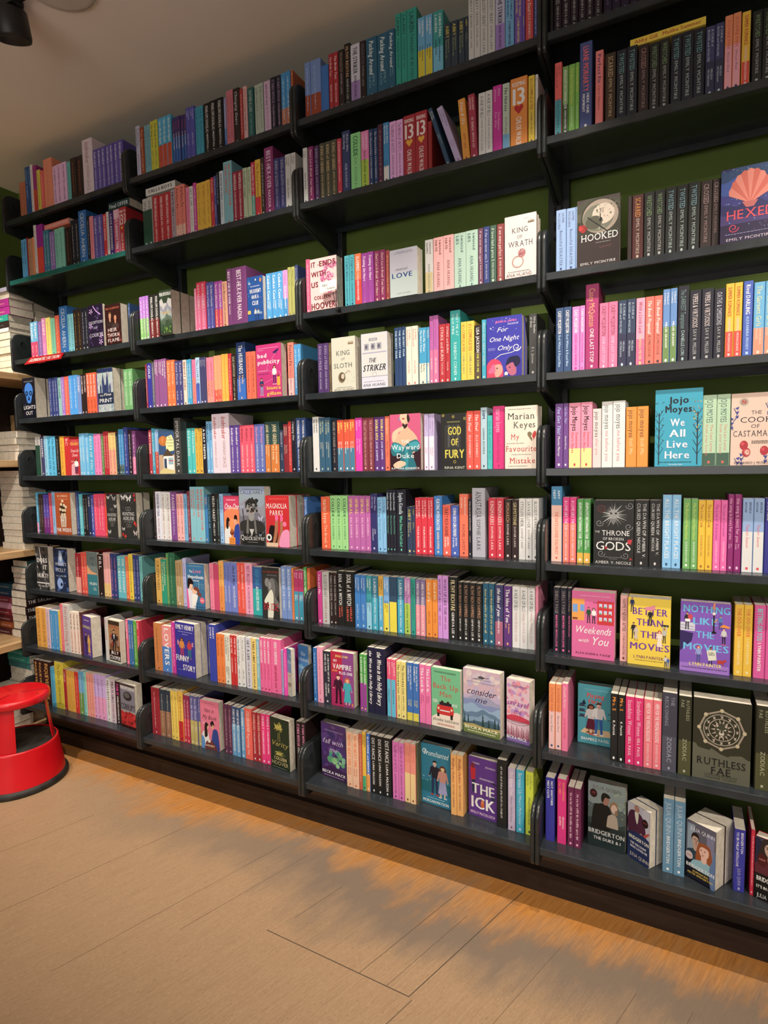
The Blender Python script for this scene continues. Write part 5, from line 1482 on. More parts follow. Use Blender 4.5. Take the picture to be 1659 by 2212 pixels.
('F', 3, 7, 0.027, 0.213, [2.8051, 2.9332], 0.027, 0.045, 1, 'weekends', ['face-out book showing weekends with you in white script, seventh shelf, rightmost bay']),
('R', 3, 7, 0.04, 0.206, [2.9468, 2.9688], 'fbb', '322/833', 'n', 'HAPPILY NEVER AFTER|LYNN PAINTER', ['pink book reading happily never after, seventh shelf, rightmost bay']),
('F', 3, 7, 0.027, 0.2063, [2.9703, 3.0873], 0.027, 0.05, 1, 'better', ['face-out book showing better than the movies on yellow, seventh shelf, rightmost bay']),
('F', 3, 7, 0.027, 0.2073, [3.1126, 3.2408], 0.027, 0.03, 1, 'nothing', ['face-out book showing nothing like the movies in blue, seventh shelf, rightmost bay']),
('R', 3, 7, 0.04, 0.2066, [3.2503, 3.2729, 3.2946], 'fc2', 'e73/fea', 'b', 'THE DO-OVER|LYNN PAINTER', ['yellow book reading the do-over, first of two, seventh shelf, rightmost bay', 'yellow book reading the do-over, second of two, seventh shelf, rightmost bay']),
('R', 3, 7, 0.04, 0.209, [3.2977, 3.3255, 3.3522], 'e5a', '7ee/fff', 'b', 'BETTING ON YOU|LYNN PAINTER', ['bright pink book reading betting on you, first of two, seventh shelf, rightmost bay', None]),
('R', 3, 8, -0.008, 0.2146, [2.7411, 2.7613, 2.7813], 'f95/fcc@.42', 'd54/346', 'i', 'SUZANNE PARK|One Last Word', ['orange book reading one last word, first of two, eighth shelf, rightmost bay', 'orange book reading one last word, second of two, eighth shelf, rightmost bay']),
('R', 3, 8, -0.008, 0.2209, [2.7817, 2.8011], 'f7a', 'fdd/d12', 'i', 'Danielle Parker|LOVE ON PAPER', ['pink book reading love on paper, eighth shelf, rightmost bay']),
('F', 3, 8, 0.078, 0.1984, [2.818, 2.9271], 0.078, 0.025, 1, 'flirty', ['face-out book showing playing flirty above a couple on a rug, eighth shelf, rightmost bay']),
('R', 3, 8, -0.008, 0.2125, [2.9271, 2.9488, 2.969], '222', 'f92/fff', 'b', 'Mrs. S|K. Patrick', ['black book reading mrs s, first of two, eighth shelf, rightmost bay', 'black book reading mrs s, second of two, eighth shelf, rightmost bay']),
('R', 3, 8, -0.008, 0.2107, [2.9698, 2.995, 3.0199], 'e17', 'fde/fff', 's', 'Scandalous Women|GILL PAUL', ['bright pink book reading scandalous women, first of two, eighth shelf, rightmost bay', 'bright pink book reading scandalous women, second of two, eighth shelf, rightmost bay']),
('R', 3, 8, -0.008, 0.2105, [3.0207, 3.0456, 3.0691], 'f78', 'fff/fdd', 'n', 'HERE FOR THE WRONG REASONS|AMANDA PAGE', ['pink book reading here for the wrong reasons, first of two, eighth shelf, rightmost bay', 'pink book reading here for the wrong reasons, second of two, eighth shelf, rightmost bay']),
('R', 3, 8, -0.008, 0.2404, [3.0702, 3.1103], '445/556@.55', '99a/aab', 's', 'THE/RECKONING|ZODIAC', ['dark violet book reading the reckoning, eighth shelf, rightmost bay']),
('R', 3, 8, -0.008, 0.2369, [3.1133, 3.148], '332/553@.56', 'aa8/bb9', 's', 'RUTHLESS/FAE|ZODIAC', ['black book reading ruthless fae, first of two, eighth shelf, rightmost bay']),
('F', 3, 8, -0.007, 0.2386, [3.151, 3.2947], -0.007, 0.05, 1, 'fae', ['face-out book showing ruthless fae under a lion emblem, eighth shelf, rightmost bay']),
('R', 3, 8, -0.008, 0.2406, [3.3047, 3.3407], '332/553@.56', 'aa8/bb9', 's', 'RUTHLESS/FAE|ZODIAC', ['black book reading ruthless fae, second of two, eighth shelf, rightmost bay']),
('R', 3, 9, -0.022, 0.2117, [2.7349, 2.764], '33a', 'fff/a46', 'b', 'NOT ANOTHER/MEET CUTE|', ['violet book reading not another meet cute, bottom shelf, rightmost bay']),
('R', 3, 9, -0.022, 0.2155, [2.772, 2.8001], 'e18', 'f95/fdd', 'b', 'BRIDESMAID/for HIRE|MEGHAN/QUINN', ['bright pink book reading bridesmaid for hire, bottom shelf, rightmost bay']),
('R', 3, 9, -0.022, 0.1963, [2.8042, 2.8243, 2.8454], '725', 'fde/fbc', 'n', '~', [None, 'dark magenta book, second of two, just before a couple, bottom shelf, rightmost bay']),
('F', 3, 9, 0.018, 0.214, [2.8608, 2.9731], 0.008, 0.03, 1, 'duke', ['face-out book showing a couple in dark clothes, bottom shelf, rightmost bay']),
('F', 3, 9, 0.011, 0.1768, [2.9792, 3.0431], -0.033, 0.03, 2, 'viscount', ['face-out book showing a man in a burgundy coat, bottom shelf, rightmost bay', None]),
('R', 3, 9, -0.022, 0.2278, [3.0783, 3.1079, 3.1375], '69b', 'bcd/fff', 'n', 'JULIA QUINN|BRIDGERTON', ['blue book reading one long capital word, first of two, bottom shelf, rightmost bay', 'blue book reading one long capital word, second of two, bottom shelf, rightmost bay']),
('F', 3, 9, -0.013, 0.1764, [3.1398, 3.2142], -0.054, 0.05, 2, 'romancing', ['face-out book showing a red haired woman in blue, bottom shelf, rightmost bay', 'second copy behind face-out a red haired woman in blue']),
('R', 3, 9, -0.022, 0.1836, [3.2604, 3.288], '33a', 'fff/aac', 'n', 'BRIDGERTON/TO SIR PHILLIP WITH LOVE|JULIA QUINN', ['violet book reading with love, bottom shelf, rightmost bay']),
('R', 3, 9, -0.022, 0.1925, [3.3001, 3.3106], 'd14', 'fcc', 'n', '~', ['red book just before a dark suited man, bottom shelf, rightmost bay']),
('F', 3, 9, -0.027, 0.1812, [3.3106, 3.3755], -0.05, 0.03, 1, 'kiss', ['face-out book showing a dark suited man and a red seal, bottom shelf, rightmost bay']),
('R', 2, 1, 0.02, 0.1992, [1.8491, 1.8737, 1.9187], '79d/a42@.58', 'bce', 'n', '~', [None, 'blue book, second of four, two before the bride, top shelf, third bay']),
('R', 2, 1, 0.02, 0.1661, [1.9201, 1.9514], '37c', '124', 'n', '', ['blue book, third of four, just before the bride, top shelf, third bay']),
('R', 2, 1, 0.02, 0.1964, [1.9528, 1.9716, 1.9923], 'b23', 'fee', 'i', 'The Bride Test|HELEN HOANG', 0),
('R', 2, 1, 0.02, 0.1966, [1.9937, 2.0168], '322', 'a98/cbb', 's', 'MONARCH|SOPHIE LARK', 0),
('R', 2, 1, 0.02, 0.2089, [2.0181, 2.0423], '222', 'da7/bbb', 'b', 'FILTHY RICH FAE|GENEVA LEE', ['black book reading filthy rich fae, top shelf, third bay']),
('R', 2, 1, 0.02, 0.1964, [2.0436, 2.081], 'dde/a8c@.62', '223/536', 'b', 'THE STRIKER|ANA HUANG', ['white book reading the striker, top shelf, third bay']),
('R', 2, 1, 0.02, 0.1971, [2.0816, 2.1045], '322', '778/aaa', 's', 'MONARCH|SOPHIE LARK', ['black book reading monarch, second of two, top shelf, third bay']),
('R', 2, 1, 0.02, 0.1969, [2.1058, 2.1483, 2.1907, 2.2179], '268', 'eff/8bc', 'i', 'Pucking Around|EMILY/RATH', ['blue book reading pucking around, first of three, top shelf, third bay', 'blue book reading pucking around, second of three, top shelf, third bay', 'blue book reading pucking around, third of three, top shelf, third bay']),
('R', 2, 1, 0.02, 0.2379, [2.2191, 2.2401, 2.2619, 2.2981], '2a9', '122/135', 'n', 'LAUREN|TANGLED UP IN YOU', ['teal book reading tangled up in you, first of three, top shelf, third bay', 'teal book reading tangled up in you, second of three, top shelf, third bay', 'teal book reading tangled up in you, third of three, top shelf, third bay']),
('R', 2, 1, 0.02, 0.1971, [2.301, 2.3275, 2.3541], '6be/ed2@.52', 'fff/333', 'b', 'CHRISTINA/LAUREN|the unhoney/mooners', ['blue book reading the unhoney mooners, first of two, top shelf, third bay', 'blue book reading the unhoney mooners, second of two, top shelf, third bay']),
('R', 2, 1, 0.02, 0.197, [2.3552, 2.3916], '3aa/7ce@.56', 'eff/236', 'b', 'CHRISTINA/LAUREN|the soulmate/equation', ['teal book reading the soulmate equation, top shelf, third bay']),
('R', 2, 1, 0.02, 0.148, [2.3943, 2.418, 2.4414, 2.4639, 2.4757], '345', 'ed4/bc7', 's', 'ABBY|Someone to/Watch Over Me', 0),
('R', 2, 1, 0.02, 0.1992, [2.4767, 2.4958, 2.5157], 'ddd', '444/555', 's', 'HEAVY CROWN|SOPHIE LARK', 0),
('R', 2, 1, 0.02, 0.1853, [2.5157, 2.54, 2.5636], 'ddd', '444/555', 's', 'BLOODY HEART|SOPHIE LARK', ['white book reading bloody heart, first of two, top shelf, third bay', 'white book reading bloody heart, second of two, top shelf, third bay']),
('R', 2, 1, 0.02, 0.1737, [2.5646, 2.5949], 'cce/a8d@.5', '223/536', 'b', 'THE STRIKER|ANA HUANG', ['pale violet book reading the striker, top shelf, third bay']),
('R', 2, 1, 0.02, 0.1647, [2.5959, 2.6233], '7be', '247/136', 'b', 'NOTHING LIKE/THE MOVIES|LYNN PAINTER', ['blue book reading nothing like the movies, top shelf, third bay']),
('R', 2, 1, 0.02, 0.1591, [2.6243, 2.6488, 2.6576], '75b', 'ed5', 'b', 'BETTER THAN/THE MOVIES|LYNN PAINTER', 0),
('R', 2, 1, 0.02, 0.1491, [2.6581, 2.6827], 'd44', 'fdd', 'i', 'The Deal|ELLE KENNEDY', 0),
('R', 2, 1, 0.02, 0.1333, [2.6831, 2.6956], '348', 'ccf', 'n', '~', 0),
('R', 2, 2, 0.02, 0.2003, [1.8311, 1.8505], 'eee', '555', 'b', 'twisted/GAMES|ANA HUANG', 0),
('R', 2, 2, 0.02, 0.199, [1.8562, 1.8774], '927', 'fdd', 'i', "Don't Let It Break Your Heart|", 0),
('R', 2, 2, 0.02, 0.1953, [1.8817, 1.902], '536', 'bbd/bbd', 's', 'KING of PRIDE|ANA HUANG', 0),
('R', 2, 2, 0.02, 0.198, [1.9041, 1.9276, 1.9523, 1.9781], '554', 'ec9/ec9', 's', 'KING of GREED|ANA HUANG', [None, None, 'dark yellow book reading king of greed, third of three, second shelf, third bay']),
('R', 2, 2, 0.02, 0.195, [1.9794, 1.9983], 'd35', 'fdd', 's', 'KINGMAKERS|SOPHIE LARK', 0),
('R', 2, 2, 0.02, 0.2139, [2.0009, 2.0334], '347', 'dde/ccf', 'i', "I'll Have What/He's Having|ADIB KHORRAM", ["dark blue book reading i'll have what he's having, second shelf, third bay"]),
('R', 2, 2, 0.02, 0.1965, [2.0361, 2.0772], '9e9', '164/7b7', 'b', 'COLLIDE|BAL KHABRA', ['green book reading collide, second shelf, third bay']),
('R', 2, 2, 0.02, 0.1934, [2.0785, 2.1099], 'f8c/bd4@.5', 'fdf/162', 'b', 'CHRISTINA/LAUREN|love and other words', ['pink book reading love and other words, second shelf, third bay']),
('R', 2, 2, 0.02, 0.1929, [2.1105, 2.127, 2.144], '247', 'eef', 'i', 'The Wayward Duke|KATRINA KENDRICK', 0),
('R', 2, 2, 0.02, 0.1994, [2.1453, 2.1653], '524', 'b89', 'n', '~', 0),
('R', 2, 2, 0.02, 0.1989, [2.1665, 2.1894], '39d/eee@.72', 'fff/356', 'b', 'Meet Me When/My Heart Stops|Becky/Hunter', ['blue book reading meet me when my heart, second shelf, third bay']),
('R', 2, 2, 0.02, 0.195, [2.1906, 2.2163, 2.2416], 'fbf', '747/636', 'n', 'The BREAK-UP ARTISTS|ADRIANA MATHER', ['pink book reading the break-up artists, first of two, second shelf, third bay', 'pink book reading the break-up artists, second of two, second shelf, third bay']),
('R', 2, 2, 0.02, 0.1987, [2.2434, 2.2885, 2.3322], 'b23', 'fee', 'B', 'BINDING/13|CHLOE WALSH', ['red book reading binding thirteen, first of two, second shelf, third bay', 'red book reading binding thirteen, second of two, second shelf, third bay']),
('R', 2, 2, 0.02, 0.1588, [2.3333, 2.3482], 'a22', '311', 'n', '', 0),
('L', 2, 2, 0.02, 0.2069, [2.3996, 2.4152], '357', 'eed/9bb', 'b', 'YIN YANG/LOVE SONG|LAUREN KUNG/JESSEN', 0, 18.4398),
('L', 2, 2, 0.02, 0.2017, [2.4328, 2.4552], 'cbe', '546/a8c', 'n', 'The MISMATCH of/the SEASON|MICHELLE/KENNEY', ['pale violet leaning book reading the mismatch of the season, second shelf, third bay'], 19.5642),
('L', 2, 2, 0.02, 0.1971, [2.4563, 2.4811], 'fa3', 'fee/a42', 'i', "Exes & O's|AMY LEA", ["orange leaning book reading exes and o's, second shelf, third bay"], 5.0637),
('L', 2, 2, 0.02, 0.2016, [2.4827, 2.5062], 'b35', 'fdd', 'b', 'COLLEEN/HOOVER|IT ENDS WITH US', ['red leaning book reading it ends with us, second shelf, third bay'], 2.9512),
('R', 2, 2, 0.02, 0.1957, [2.5083, 2.5315, 2.5544], 'eee', '356/889', 'n', 'A HUE OF BLU|MARIE FRANCE LEGER', ['white book reading a hue of blu, first of two, second shelf, third bay', 'white book reading a hue of blu, second of two, second shelf, third bay']),
('R', 2, 2, 0.02, 0.2033, [2.5554, 2.5847], 'd1a', 'fce', 's', 'Milly/Johnson|The Happiest/Ever After', ['bright pink book reading the happiest ever after, second shelf, third bay']),
('R', 2, 2, 0.02, 0.2012, [2.5862, 2.6095], 'cdc/7be@.75', '354/577', 'i', 'The Heiress|RUTH KELLY', ['white book reading the heiress, second shelf, third bay']),
('R', 2, 2, 0.02, 0.2063, [2.6115, 2.6646], 'f93', 'fff', 'B', 'KEEPING/13|CHLOE WALSH', ['orange book reading keeping thirteen, second shelf, third bay']),
('R', 2, 2, 0.02, 0.2002, [2.6671, 2.6866], 'fd3', 'b52/865', 'b', "It's COMPLICATED|CAMILLA ISLEY", ["yellow book reading it's complicated, second shelf, third bay"]),
('R', 2, 2, 0.02, 0.1984, [2.688, 2.6971], 'eee', '222', 's', 'Marian/Keyes|', 0),
('R', 2, 3, 0.02, 0.1982, [1.8311, 1.8488], 'e58', 'fcc', 'n', '~', 0),
('F', 2, 3, 0.0, 0.1854, [1.8639, 1.9793], 0.0, 0.04, 1, 'ends', ['face-out book showing it ends with us over pink flowers, third shelf, third bay']),
('R', 2, 3, 0.02, 0.182, [1.9997, 2.0199, 2.0419], '4bc', '136/247', 'b', 'IT STARTS WITH US|COLLEEN HOOVER', 0),
('R', 2, 3, 0.02, 0.1812, [2.0426, 2.0697], 'f73/e33@.5', 'fee', 'b', 'SLAMMED|COLLEEN HOOVER', 0),
('R', 2, 3, 0.02, 0.1779, [2.0703, 2.0958, 2.1216], 'a3a', 'fef/b6b', 'i', 'Training the Heart|EMILY STONE', 0),
('R', 2, 3, 0.02, 0.1769, [2.1222, 2.1446, 2.1667], '926', 'ecb', 'i', "Don't Let It Break Your Heart|", 0),
('R', 2, 3, 0.02, 0.1715, [2.168, 2.183], 'b44', 'fc7', 'n', '~', 0),
('F', 2, 3, 0.0, 0.159, [2.1943, 2.298], 0.0, 0.045, 1, 'love', ['face-out book showing love in blue on white, third shelf, third bay']),
('R', 2, 3, 0.02, 0.1776, [2.3176, 2.3468], 'ddd/dc9@.6', '554/998', 'b', 'twisted/GAMES|ANA HUANG', ['white book reading twisted games, third shelf, third bay']),
('R', 2, 3, 0.02, 0.1792, [2.3479, 2.3847, 2.4215], 'fbb', '733/a66', 'b', 'twisted/HATE|ANA HUANG', ['pink book reading twisted hate, first of two, third shelf, third bay', 'pink book reading twisted hate, second of two, third shelf, third bay']),
('R', 2, 3, 0.02, 0.1785, [2.422, 2.4631, 2.5044], 'bdc', '366/688', 'b', 'twisted/LIES|ANA HUANG', ['pale green book reading twisted lies, first of two, third shelf, third bay', 'pale green book reading twisted lies, second of two, third shelf, third bay']),
('R', 2, 3, 0.02, 0.1795, [2.5055, 2.5216], '746', 'edd', 'n', 'if we ever meet again 1|ANA HUANG', 0),
('R', 2, 3, 0.02, 0.1811, [2.5227, 2.5429], '348', 'cce', 'n', 'if the sun never sets 2|ANA HUANG', 0),
('R', 2, 3, 0.02, 0.1809, [2.5439, 2.5655], '465', 'ded', 'n', 'if love had a price 3|ANA HUANG', 0),
('R', 2, 3, 0.02, 0.1802, [2.5671, 2.591], '944', 'edd', 'n', 'if we were perfect 4|ANA HUANG', ['red book reading if we were perfect, third shelf, third bay']),
('F', 2, 3, 0.0, 0.1873, [2.5986, 2.6971], 0.0, 0.03, 2, 'wrath', ['face-out book showing king of wrath above a ring, third shelf, third bay', None]),
('R', 2, 4, 0.036, 0.1878, [1.8631, 1.8869, 1.9119], '537', 'bac/ccd', 's', 'KING of PRIDE|ANA HUANG', 0),
('R', 2, 4, 0.036, 0.1865, [1.9127, 1.9268], '654', 'b95', 's', 'KING of GREED|ANA HUANG', 0),
('F', 2, 4, 0.027, 0.1985, [1.9318, 2.0344], 0.027, 0.04, 1, 'sloth', ['face-out book showing king of sloth above a pocket watch, fourth shelf, third bay']),
('F', 2, 4, 0.027, 0.1987, [2.0592, 2.1662], 0.027, 0.045, 1, 'striker', ['face-out book showing the striker in black slanted letters, fourth shelf, third bay']),
('R', 2, 4, 0.036, 0.2074, [2.189, 2.2041, 2.2191, 2.2335], '247', 'cef', 'b', 'THE SECRET YEAR|', 0),
('R', 2, 4, 0.036, 0.2057, [2.2341, 2.2563, 2.2801], 'eed/edd', 'c43/d77', 's', 'A NOBLE/MASQUERADE|HUNTER', [None, 'white book reading a noble masquerade, second of two, fourth shelf, third bay']),
('R', 2, 4, 0.036, 0.1958, [2.2844, 2.3127, 2.3234], '3ad/eed@.62', 'fff/356', 'b', 'Meet Me When/My Heart Stops|Becky/Hunter', ['blue book reading meet me when my heart, first of two, fourth shelf, third bay', None]),
('R', 2, 4, 0.036, 0.2306, [2.324, 2.3383, 2.3577], 'c6b/f7a@.5', 'b2a/fff', 'i', 'French Pressed Love|MC HUTSON', 0),
('R', 2, 4, 0.036, 0.1984, [2.3589, 2.3822, 2.3984], 'c23', 'fdd', 'n', 'STRIKE and BURN|TAYLOR', 0),
('R', 2, 4, 0.036, 0.2381, [2.3996, 2.4361], '2bb', 'dff', 'n', 'MEET ME AT/CELIA IMRIE|RAINBOW CORNER', ['teal book reading rainbow corner, fourth shelf, third bay']),
('R', 2, 4, 0.036, 0.1964, [2.4378, 2.4581, 2.4843], 'fd4', 'c62/987', 'b', "It's COMPLICATED|CAMILLA ISLEY", [None, "yellow book reading it's complicated, second of two, fourth shelf, third bay"]),
('R', 2, 4, 0.036, 0.1801, [2.4854, 2.509], '322/654@.5', 'fff/ee5', 'b', 'LISA JACKSON|DIE FOR ME', 0),
('R', 2, 4, 0.036, 0.195, [2.5101, 2.5259], '3bd', 'edc', 'n', 'MUCH ADO ABOUT NADA|', 0),
('F', 2, 4, 0.027, 0.1946, [2.5303, 2.6464], 0.027, 0.03, 2, 'onenight', ['face-out book showing for one night only above a cartoon couple, fourth shelf, third bay', 'second copy behind face-out for one night only above a cartoon couple']),
('R', 2, 4, 0.036, 0.1925, [2.6656, 2.6918], '444', 'eee/ccc', 's', 'Fifty Shades/of Grey|E L James', ['black book reading fifty shades, fourth shelf, third bay']),
('R', 2, 5, 0.036, 0.2102, [1.8311, 1.8597], 'eee', '223', 'b', 'HUSBAND/MATERIAL|', 0),
('R', 2, 5, 0.036, 0.2049, [1.8611, 1.8852, 1.9104], '368', 'dda/ccb', 'b', 'YIN YANG/LOVE SONG|LAUREN KUNG/JESSEN', 0),
('R', 2, 5, 0.036, 0.1959, [1.9183, 1.9397], '223', 'ba9', 'n', 'HOUSE OF HUNGER|ELYSE JOHN', 0),
('R', 2, 5, 0.036, 0.1928, [1.9418, 1.97, 1.9965, 2.0199], 'e53/48a@.55', 'fe6/fff', 'b', 'ABBY/JIMENEZ|just for/the summer', 0),
('R', 2, 5, 0.036, 0.1964, [2.0206, 2.0499], 'e2b', 'fce', 's', 'Milly/Johnson|The Happiest/Ever After', ['bright pink book reading the happiest ever after, fifth shelf, third bay']),
('R', 2, 5, 0.036, 0.1947, [2.0513, 2.0755, 2.0995], '834', 'daa/ebb', 'n', 'THE LAST RAVEN|HELEN GLYNN JONES', 0),
('R', 2, 5, 0.036, 0.1949, [2.1009, 2.1233, 2.1442], '638', 'fe6/ddf', 'b', 'DOUBLE APEX|JOSIE JUNIPER', 0),
('R', 2, 5, 0.036, 0.1954, [2.1449, 2.165], 'f75', 'fdb/722', 'i', 'Love Story|LINDSEY KELK', 0),
('F', 2, 5, 0.027, 0.199, [2.1707, 2.2908], 0.027, 0.03, 1, 'wayward', ['face-out book showing a woman in a teal off-shoulder gown, fifth shelf, third bay']),
('R', 2, 5, 0.036, 0.1952, [2.2991, 2.316, 2.3377], 'cbe/fef@.4', '747/a7b', 'n', 'The MISMATCH of/the SEASON|MICHELLE/KENNEY', 0),
('F', 2, 5, 0.032, 0.1912, [2.3643, 2.4554], 0.032, 0.02, 1, 'fury', ['face-out book showing god of fury in yellow, fifth shelf, third bay']),
('R', 2, 5, 0.036, 0.1959, [2.4554, 2.4796, 2.5036], 'f54', 'fee', 'i', 'The Deal|ELLE KENNEDY', 0),
('R', 2, 5, 0.036, 0.2046, [2.5047, 2.5273], 'bde', '247/466', 'b', 'HIM|SARINA BOWEN', 0),
('R', 2, 5, 0.036, 0.177, [2.5284, 2.5454], '4cc', '288', 'n', '~', 0),
('R', 2, 5, 0.036, 0.2062, [2.547, 2.5863], 'e18', 'fbd/b16', 's', "marian keyes|Rachel's Holiday", ["bright pink book reading rachel's holiday, fifth shelf, third bay"]),
('F', 2, 5, 0.022, 0.2007, [2.5918, 2.6971], 0.022, 0.06, 1, 'mistake', ['face-out book showing a split heart and red lettering, fifth shelf, third bay']),
('R', 2, 6, 0.046, 0.2024, [1.8541, 1.8946], 'f63', 'fec', 's', 'marian keyes|The Break', ['coral book reading the break, sixth shelf, third bay']),
('R', 2, 6, 0.046, 0.2071, [1.896, 1.9229, 1.9495, 1.9758], 'ae9', '154/596', 'b', 'COLLIDE|BAL KHABRA', 0),
('R', 2, 6, 0.046, 0.2064, [1.9772, 2.0025, 2.0275, 2.0516, 2.0735], 'c6b', 'fd7/fce', 'b', 'SPIRAL|BAL KHABRA', 0),
('R', 2, 6, 0.046, 0.2153, [2.0742, 2.1018], '337', 'ccf/ddf', 'i', "I'll Have What/He's Having|ADIB/KHORRAM", ["dark violet book reading i'll have what he's having, sixth shelf, third bay"]),
('R', 2, 6, 0.046, 0.2025, [2.1025, 2.1245, 2.1398], '8cf', '136/258', 's', 'Lily King|Writers & Lovers', 0),
('R', 2, 6, 0.046, 0.2309, [2.1404, 2.1536, 2.1674, 2.181, 2.2203], '223', 'def/6db', 'b', 'Sophie Kinsella|What Does It Feel Like?', [None, None, None, 'black book reading what does it feel like, fourth of four, sixth shelf, third bay']),
('R', 2, 6, 0.046, 0.17, [2.2228, 2.245, 2.2558], '346', 'ed4/fe7', 's', 'ABBY|Someone to/Watch Over Me', 0),
('R', 2, 6, 0.046, 0.202, [2.2564, 2.2795, 2.303, 2.3263], 'e24', 'fee', 'b', 'HOW TO END/A LOVE STORY|YULIN KUANG', 0),
('R', 2, 6, 0.046, 0.2087, [2.3294, 2.3602], '38d', 'fff/fdb', 'b', 'FLIRTING WITH DISASTER|NAINA KUMAR', ['blue book reading flirting with disaster, sixth shelf, third bay']),
('R', 2, 6, 0.046, 0.1777, [2.3614, 2.3918], 'f65', '722/fff', 'b', 'CRAZY RICH ASIANS|KEVIN/KWAN', ['red book reading crazy rich asians, sixth shelf, third bay']),
('R', 2, 6, 0.046, 0.1759, [2.3924, 2.4218], '46c', 'fff', 'b', 'CHINA RICH GIRLFRIEND|KEVIN/KWAN', 0),
('R', 2, 6, 0.046, 0.216, [2.4236, 2.4555], 'f75', 'fdc/833', 'i', 'Read Between/the Lines|RACHEL LACEY', ['coral book reading read between the lines, sixth shelf, third bay']),
('R', 2, 6, 0.046, 0.1998, [2.4566, 2.4686], '223', 'dcb', 'n', 'FULL IN LOVE WITH HOPE|LANCALI', 0),
('R', 2, 6, 0.046, 0.2369, [2.4698, 2.5162], 'bbc', '333/444', 's', 'ANASTASIA|SOPHIE LARK', ['pale grey book reading one long name, sixth shelf, third bay']),
('R', 2, 6, 0.046, 0.2031, [2.5274, 2.5539, 2.5802], 'd24', 'fee', 's', 'KINGMAKERS|SOPHIE LARK', ['red book reading kingmakers, first of two, sixth shelf, third bay', 'red book reading kingmakers, second of two, sixth shelf, third bay']),
('R', 2, 6, 0.046, 0.1982, [2.5824, 2.6061], '322', 'da7/edd', 's', 'MONARCH|SOPHIE LARK', 0),
('R', 2, 6, 0.046, 0.1985, [2.6067, 2.6296], '322', 'ed9/edd', 's', 'GRIMSTONE|SOPHIE LARK', 0),
('R', 2, 6, 0.046, 0.2024, [2.6307, 2.6529], 'eee', '444/555', 's', 'STOLEN HEIR|SOPHIE LARK', 0),
('R', 2, 6, 0.046, 0.2026, [2.6534, 2.6748], 'eee', '444/555', 's', 'SAVAGE LOVER|SOPHIE LARK', 0),
('R', 2, 6, 0.046, 0.2028, [2.6753, 2.6971], 'eee', '444/555', 's', 'BLOODY HEART|SOPHIE LARK', ['white book reading bloody heart, sixth shelf, third bay']),
('R', 2, 7, 0.04, 0.2071, [1.8311, 1.8518], 'd39', 'fdd', 'b', 'You and Me|', 0),
('R', 2, 7, 0.04, 0.2057, [1.8533, 1.8852], 'ccc', '544/a44', 's', 'BLOODY HEART|SOPHIE LARK', ['pale grey book reading bloody heart, seventh shelf, third bay']),
('R', 2, 7, 0.04, 0.2061, [1.8867, 1.9051, 1.9219], '322', 'ccc', 's', 'THERE IS NO DEVIL|SOPHIE LARK', 0),
('R', 2, 7, 0.04, 0.2147, [1.9226, 1.9537, 1.9985], '222', 'eee/f65', 'b', 'SOUL of A WITCH|HARLEY/LAROUX', ['black book reading soul of a witch, first of two, seventh shelf, third bay', 'black book reading soul of a witch, second of two, seventh shelf, third bay']),
('R', 2, 7, 0.04, 0.2052, [2.0013, 2.0259, 2.0502], '38d', 'fff/cef', 'i', 'Love and Other/Conspiracies|JACKIE LAU', 0),
('R', 2, 7, 0.04, 0.205, [2.0515, 2.0756], '3ab/9df@.5', 'fff/246', 'b', 'CHRISTINA/LAUREN|the soulmate/equation', 0),
('R', 2, 7, 0.04, 0.2055, [2.0763, 2.1021], '38a/3bd@.4', 'def', 'b', 'LAUREN|SOMETHING Wilder', 0),
('R', 2, 7, 0.04, 0.2074, [2.1034, 2.1243], 'eb4/4be@.36', '732/fff', 'b', 'CHRISTINA/LAUREN|the paradise problem', 0),
('R', 2, 7, 0.04, 0.2059, [2.125, 2.1489], '7bf/fe3@.48', 'fff/222', 'b', 'CHRISTINA/LAUREN|the unhoney-/mooners', 0),
('R', 2, 7, 0.04, 0.2076, [2.1496, 2.1812], '357/fe3@.45', '222', 'n', '', ['dark blue book just before something wilder, seventh shelf, third bay']),
('R', 2, 7, 0.04, 0.2082, [2.1825, 2.2098], '38a/3bd@.4', 'def', 'b', 'LAUREN|SOMETHING Wilder', ['blue book reading something wilder, second of two, seventh shelf, third bay']),
('R', 2, 7, 0.04, 0.2078, [2.2105, 2.2361], 'c8c/bd5@.45', 'fff/162', 'b', 'CHRISTINA/LAUREN|love and other words', 0),
('R', 2, 7, 0.04, 0.2079, [2.2368, 2.2552], '2a9', '134/155', 'n', 'LAUREN|TANGLED UP IN YOU', 0),
('R', 2, 7, 0.04, 0.2064, [2.2559, 2.2748, 2.2961], '87a/f9a@.45', 'fee', 'b', 'I WISH YOU WOULD|EVA DES LAURIERS', 0),
('R', 2, 7, 0.04, 0.2082, [2.2967, 2.3208, 2.3417], 'f92', 'fed/a42', 'i', "Exes & O's|AMY LEA", 0),
('R', 2, 7, 0.04, 0.2258, [2.3423, 2.3593, 2.3822], 'd9e', '647/836', 'b', 'WOKE UP LIKE THIS|AMY LEA', 0),
('R', 2, 7, 0.04, 0.2241, [2.3834, 2.4167], '222', 'eda/eee', 'b', 'FILTHY RICH FAE|GENEVA LEE', ['black book reading filthy rich fae, seventh shelf, third bay']),
('R', 2, 7, 0.04, 0.208, [2.4179, 2.4356, 2.4589, 2.4831, 2.507], '222', 'c97/eee', 'n', 'FILTHY RICH VAMPIRES|GENEVA LEE', 0),
('R', 2, 7, 0.04, 0.2109, [2.5082, 2.5285, 2.5497], '268', 'fd6/ded', 'n', '~', 0),
('R', 2, 7, 0.04, 0.2087, [2.5508, 2.5796], '447/b68@.6', 'fff', 'i', 'the idea of you|robinne lee', ['dark violet book reading the idea of you, seventh shelf, third bay']),
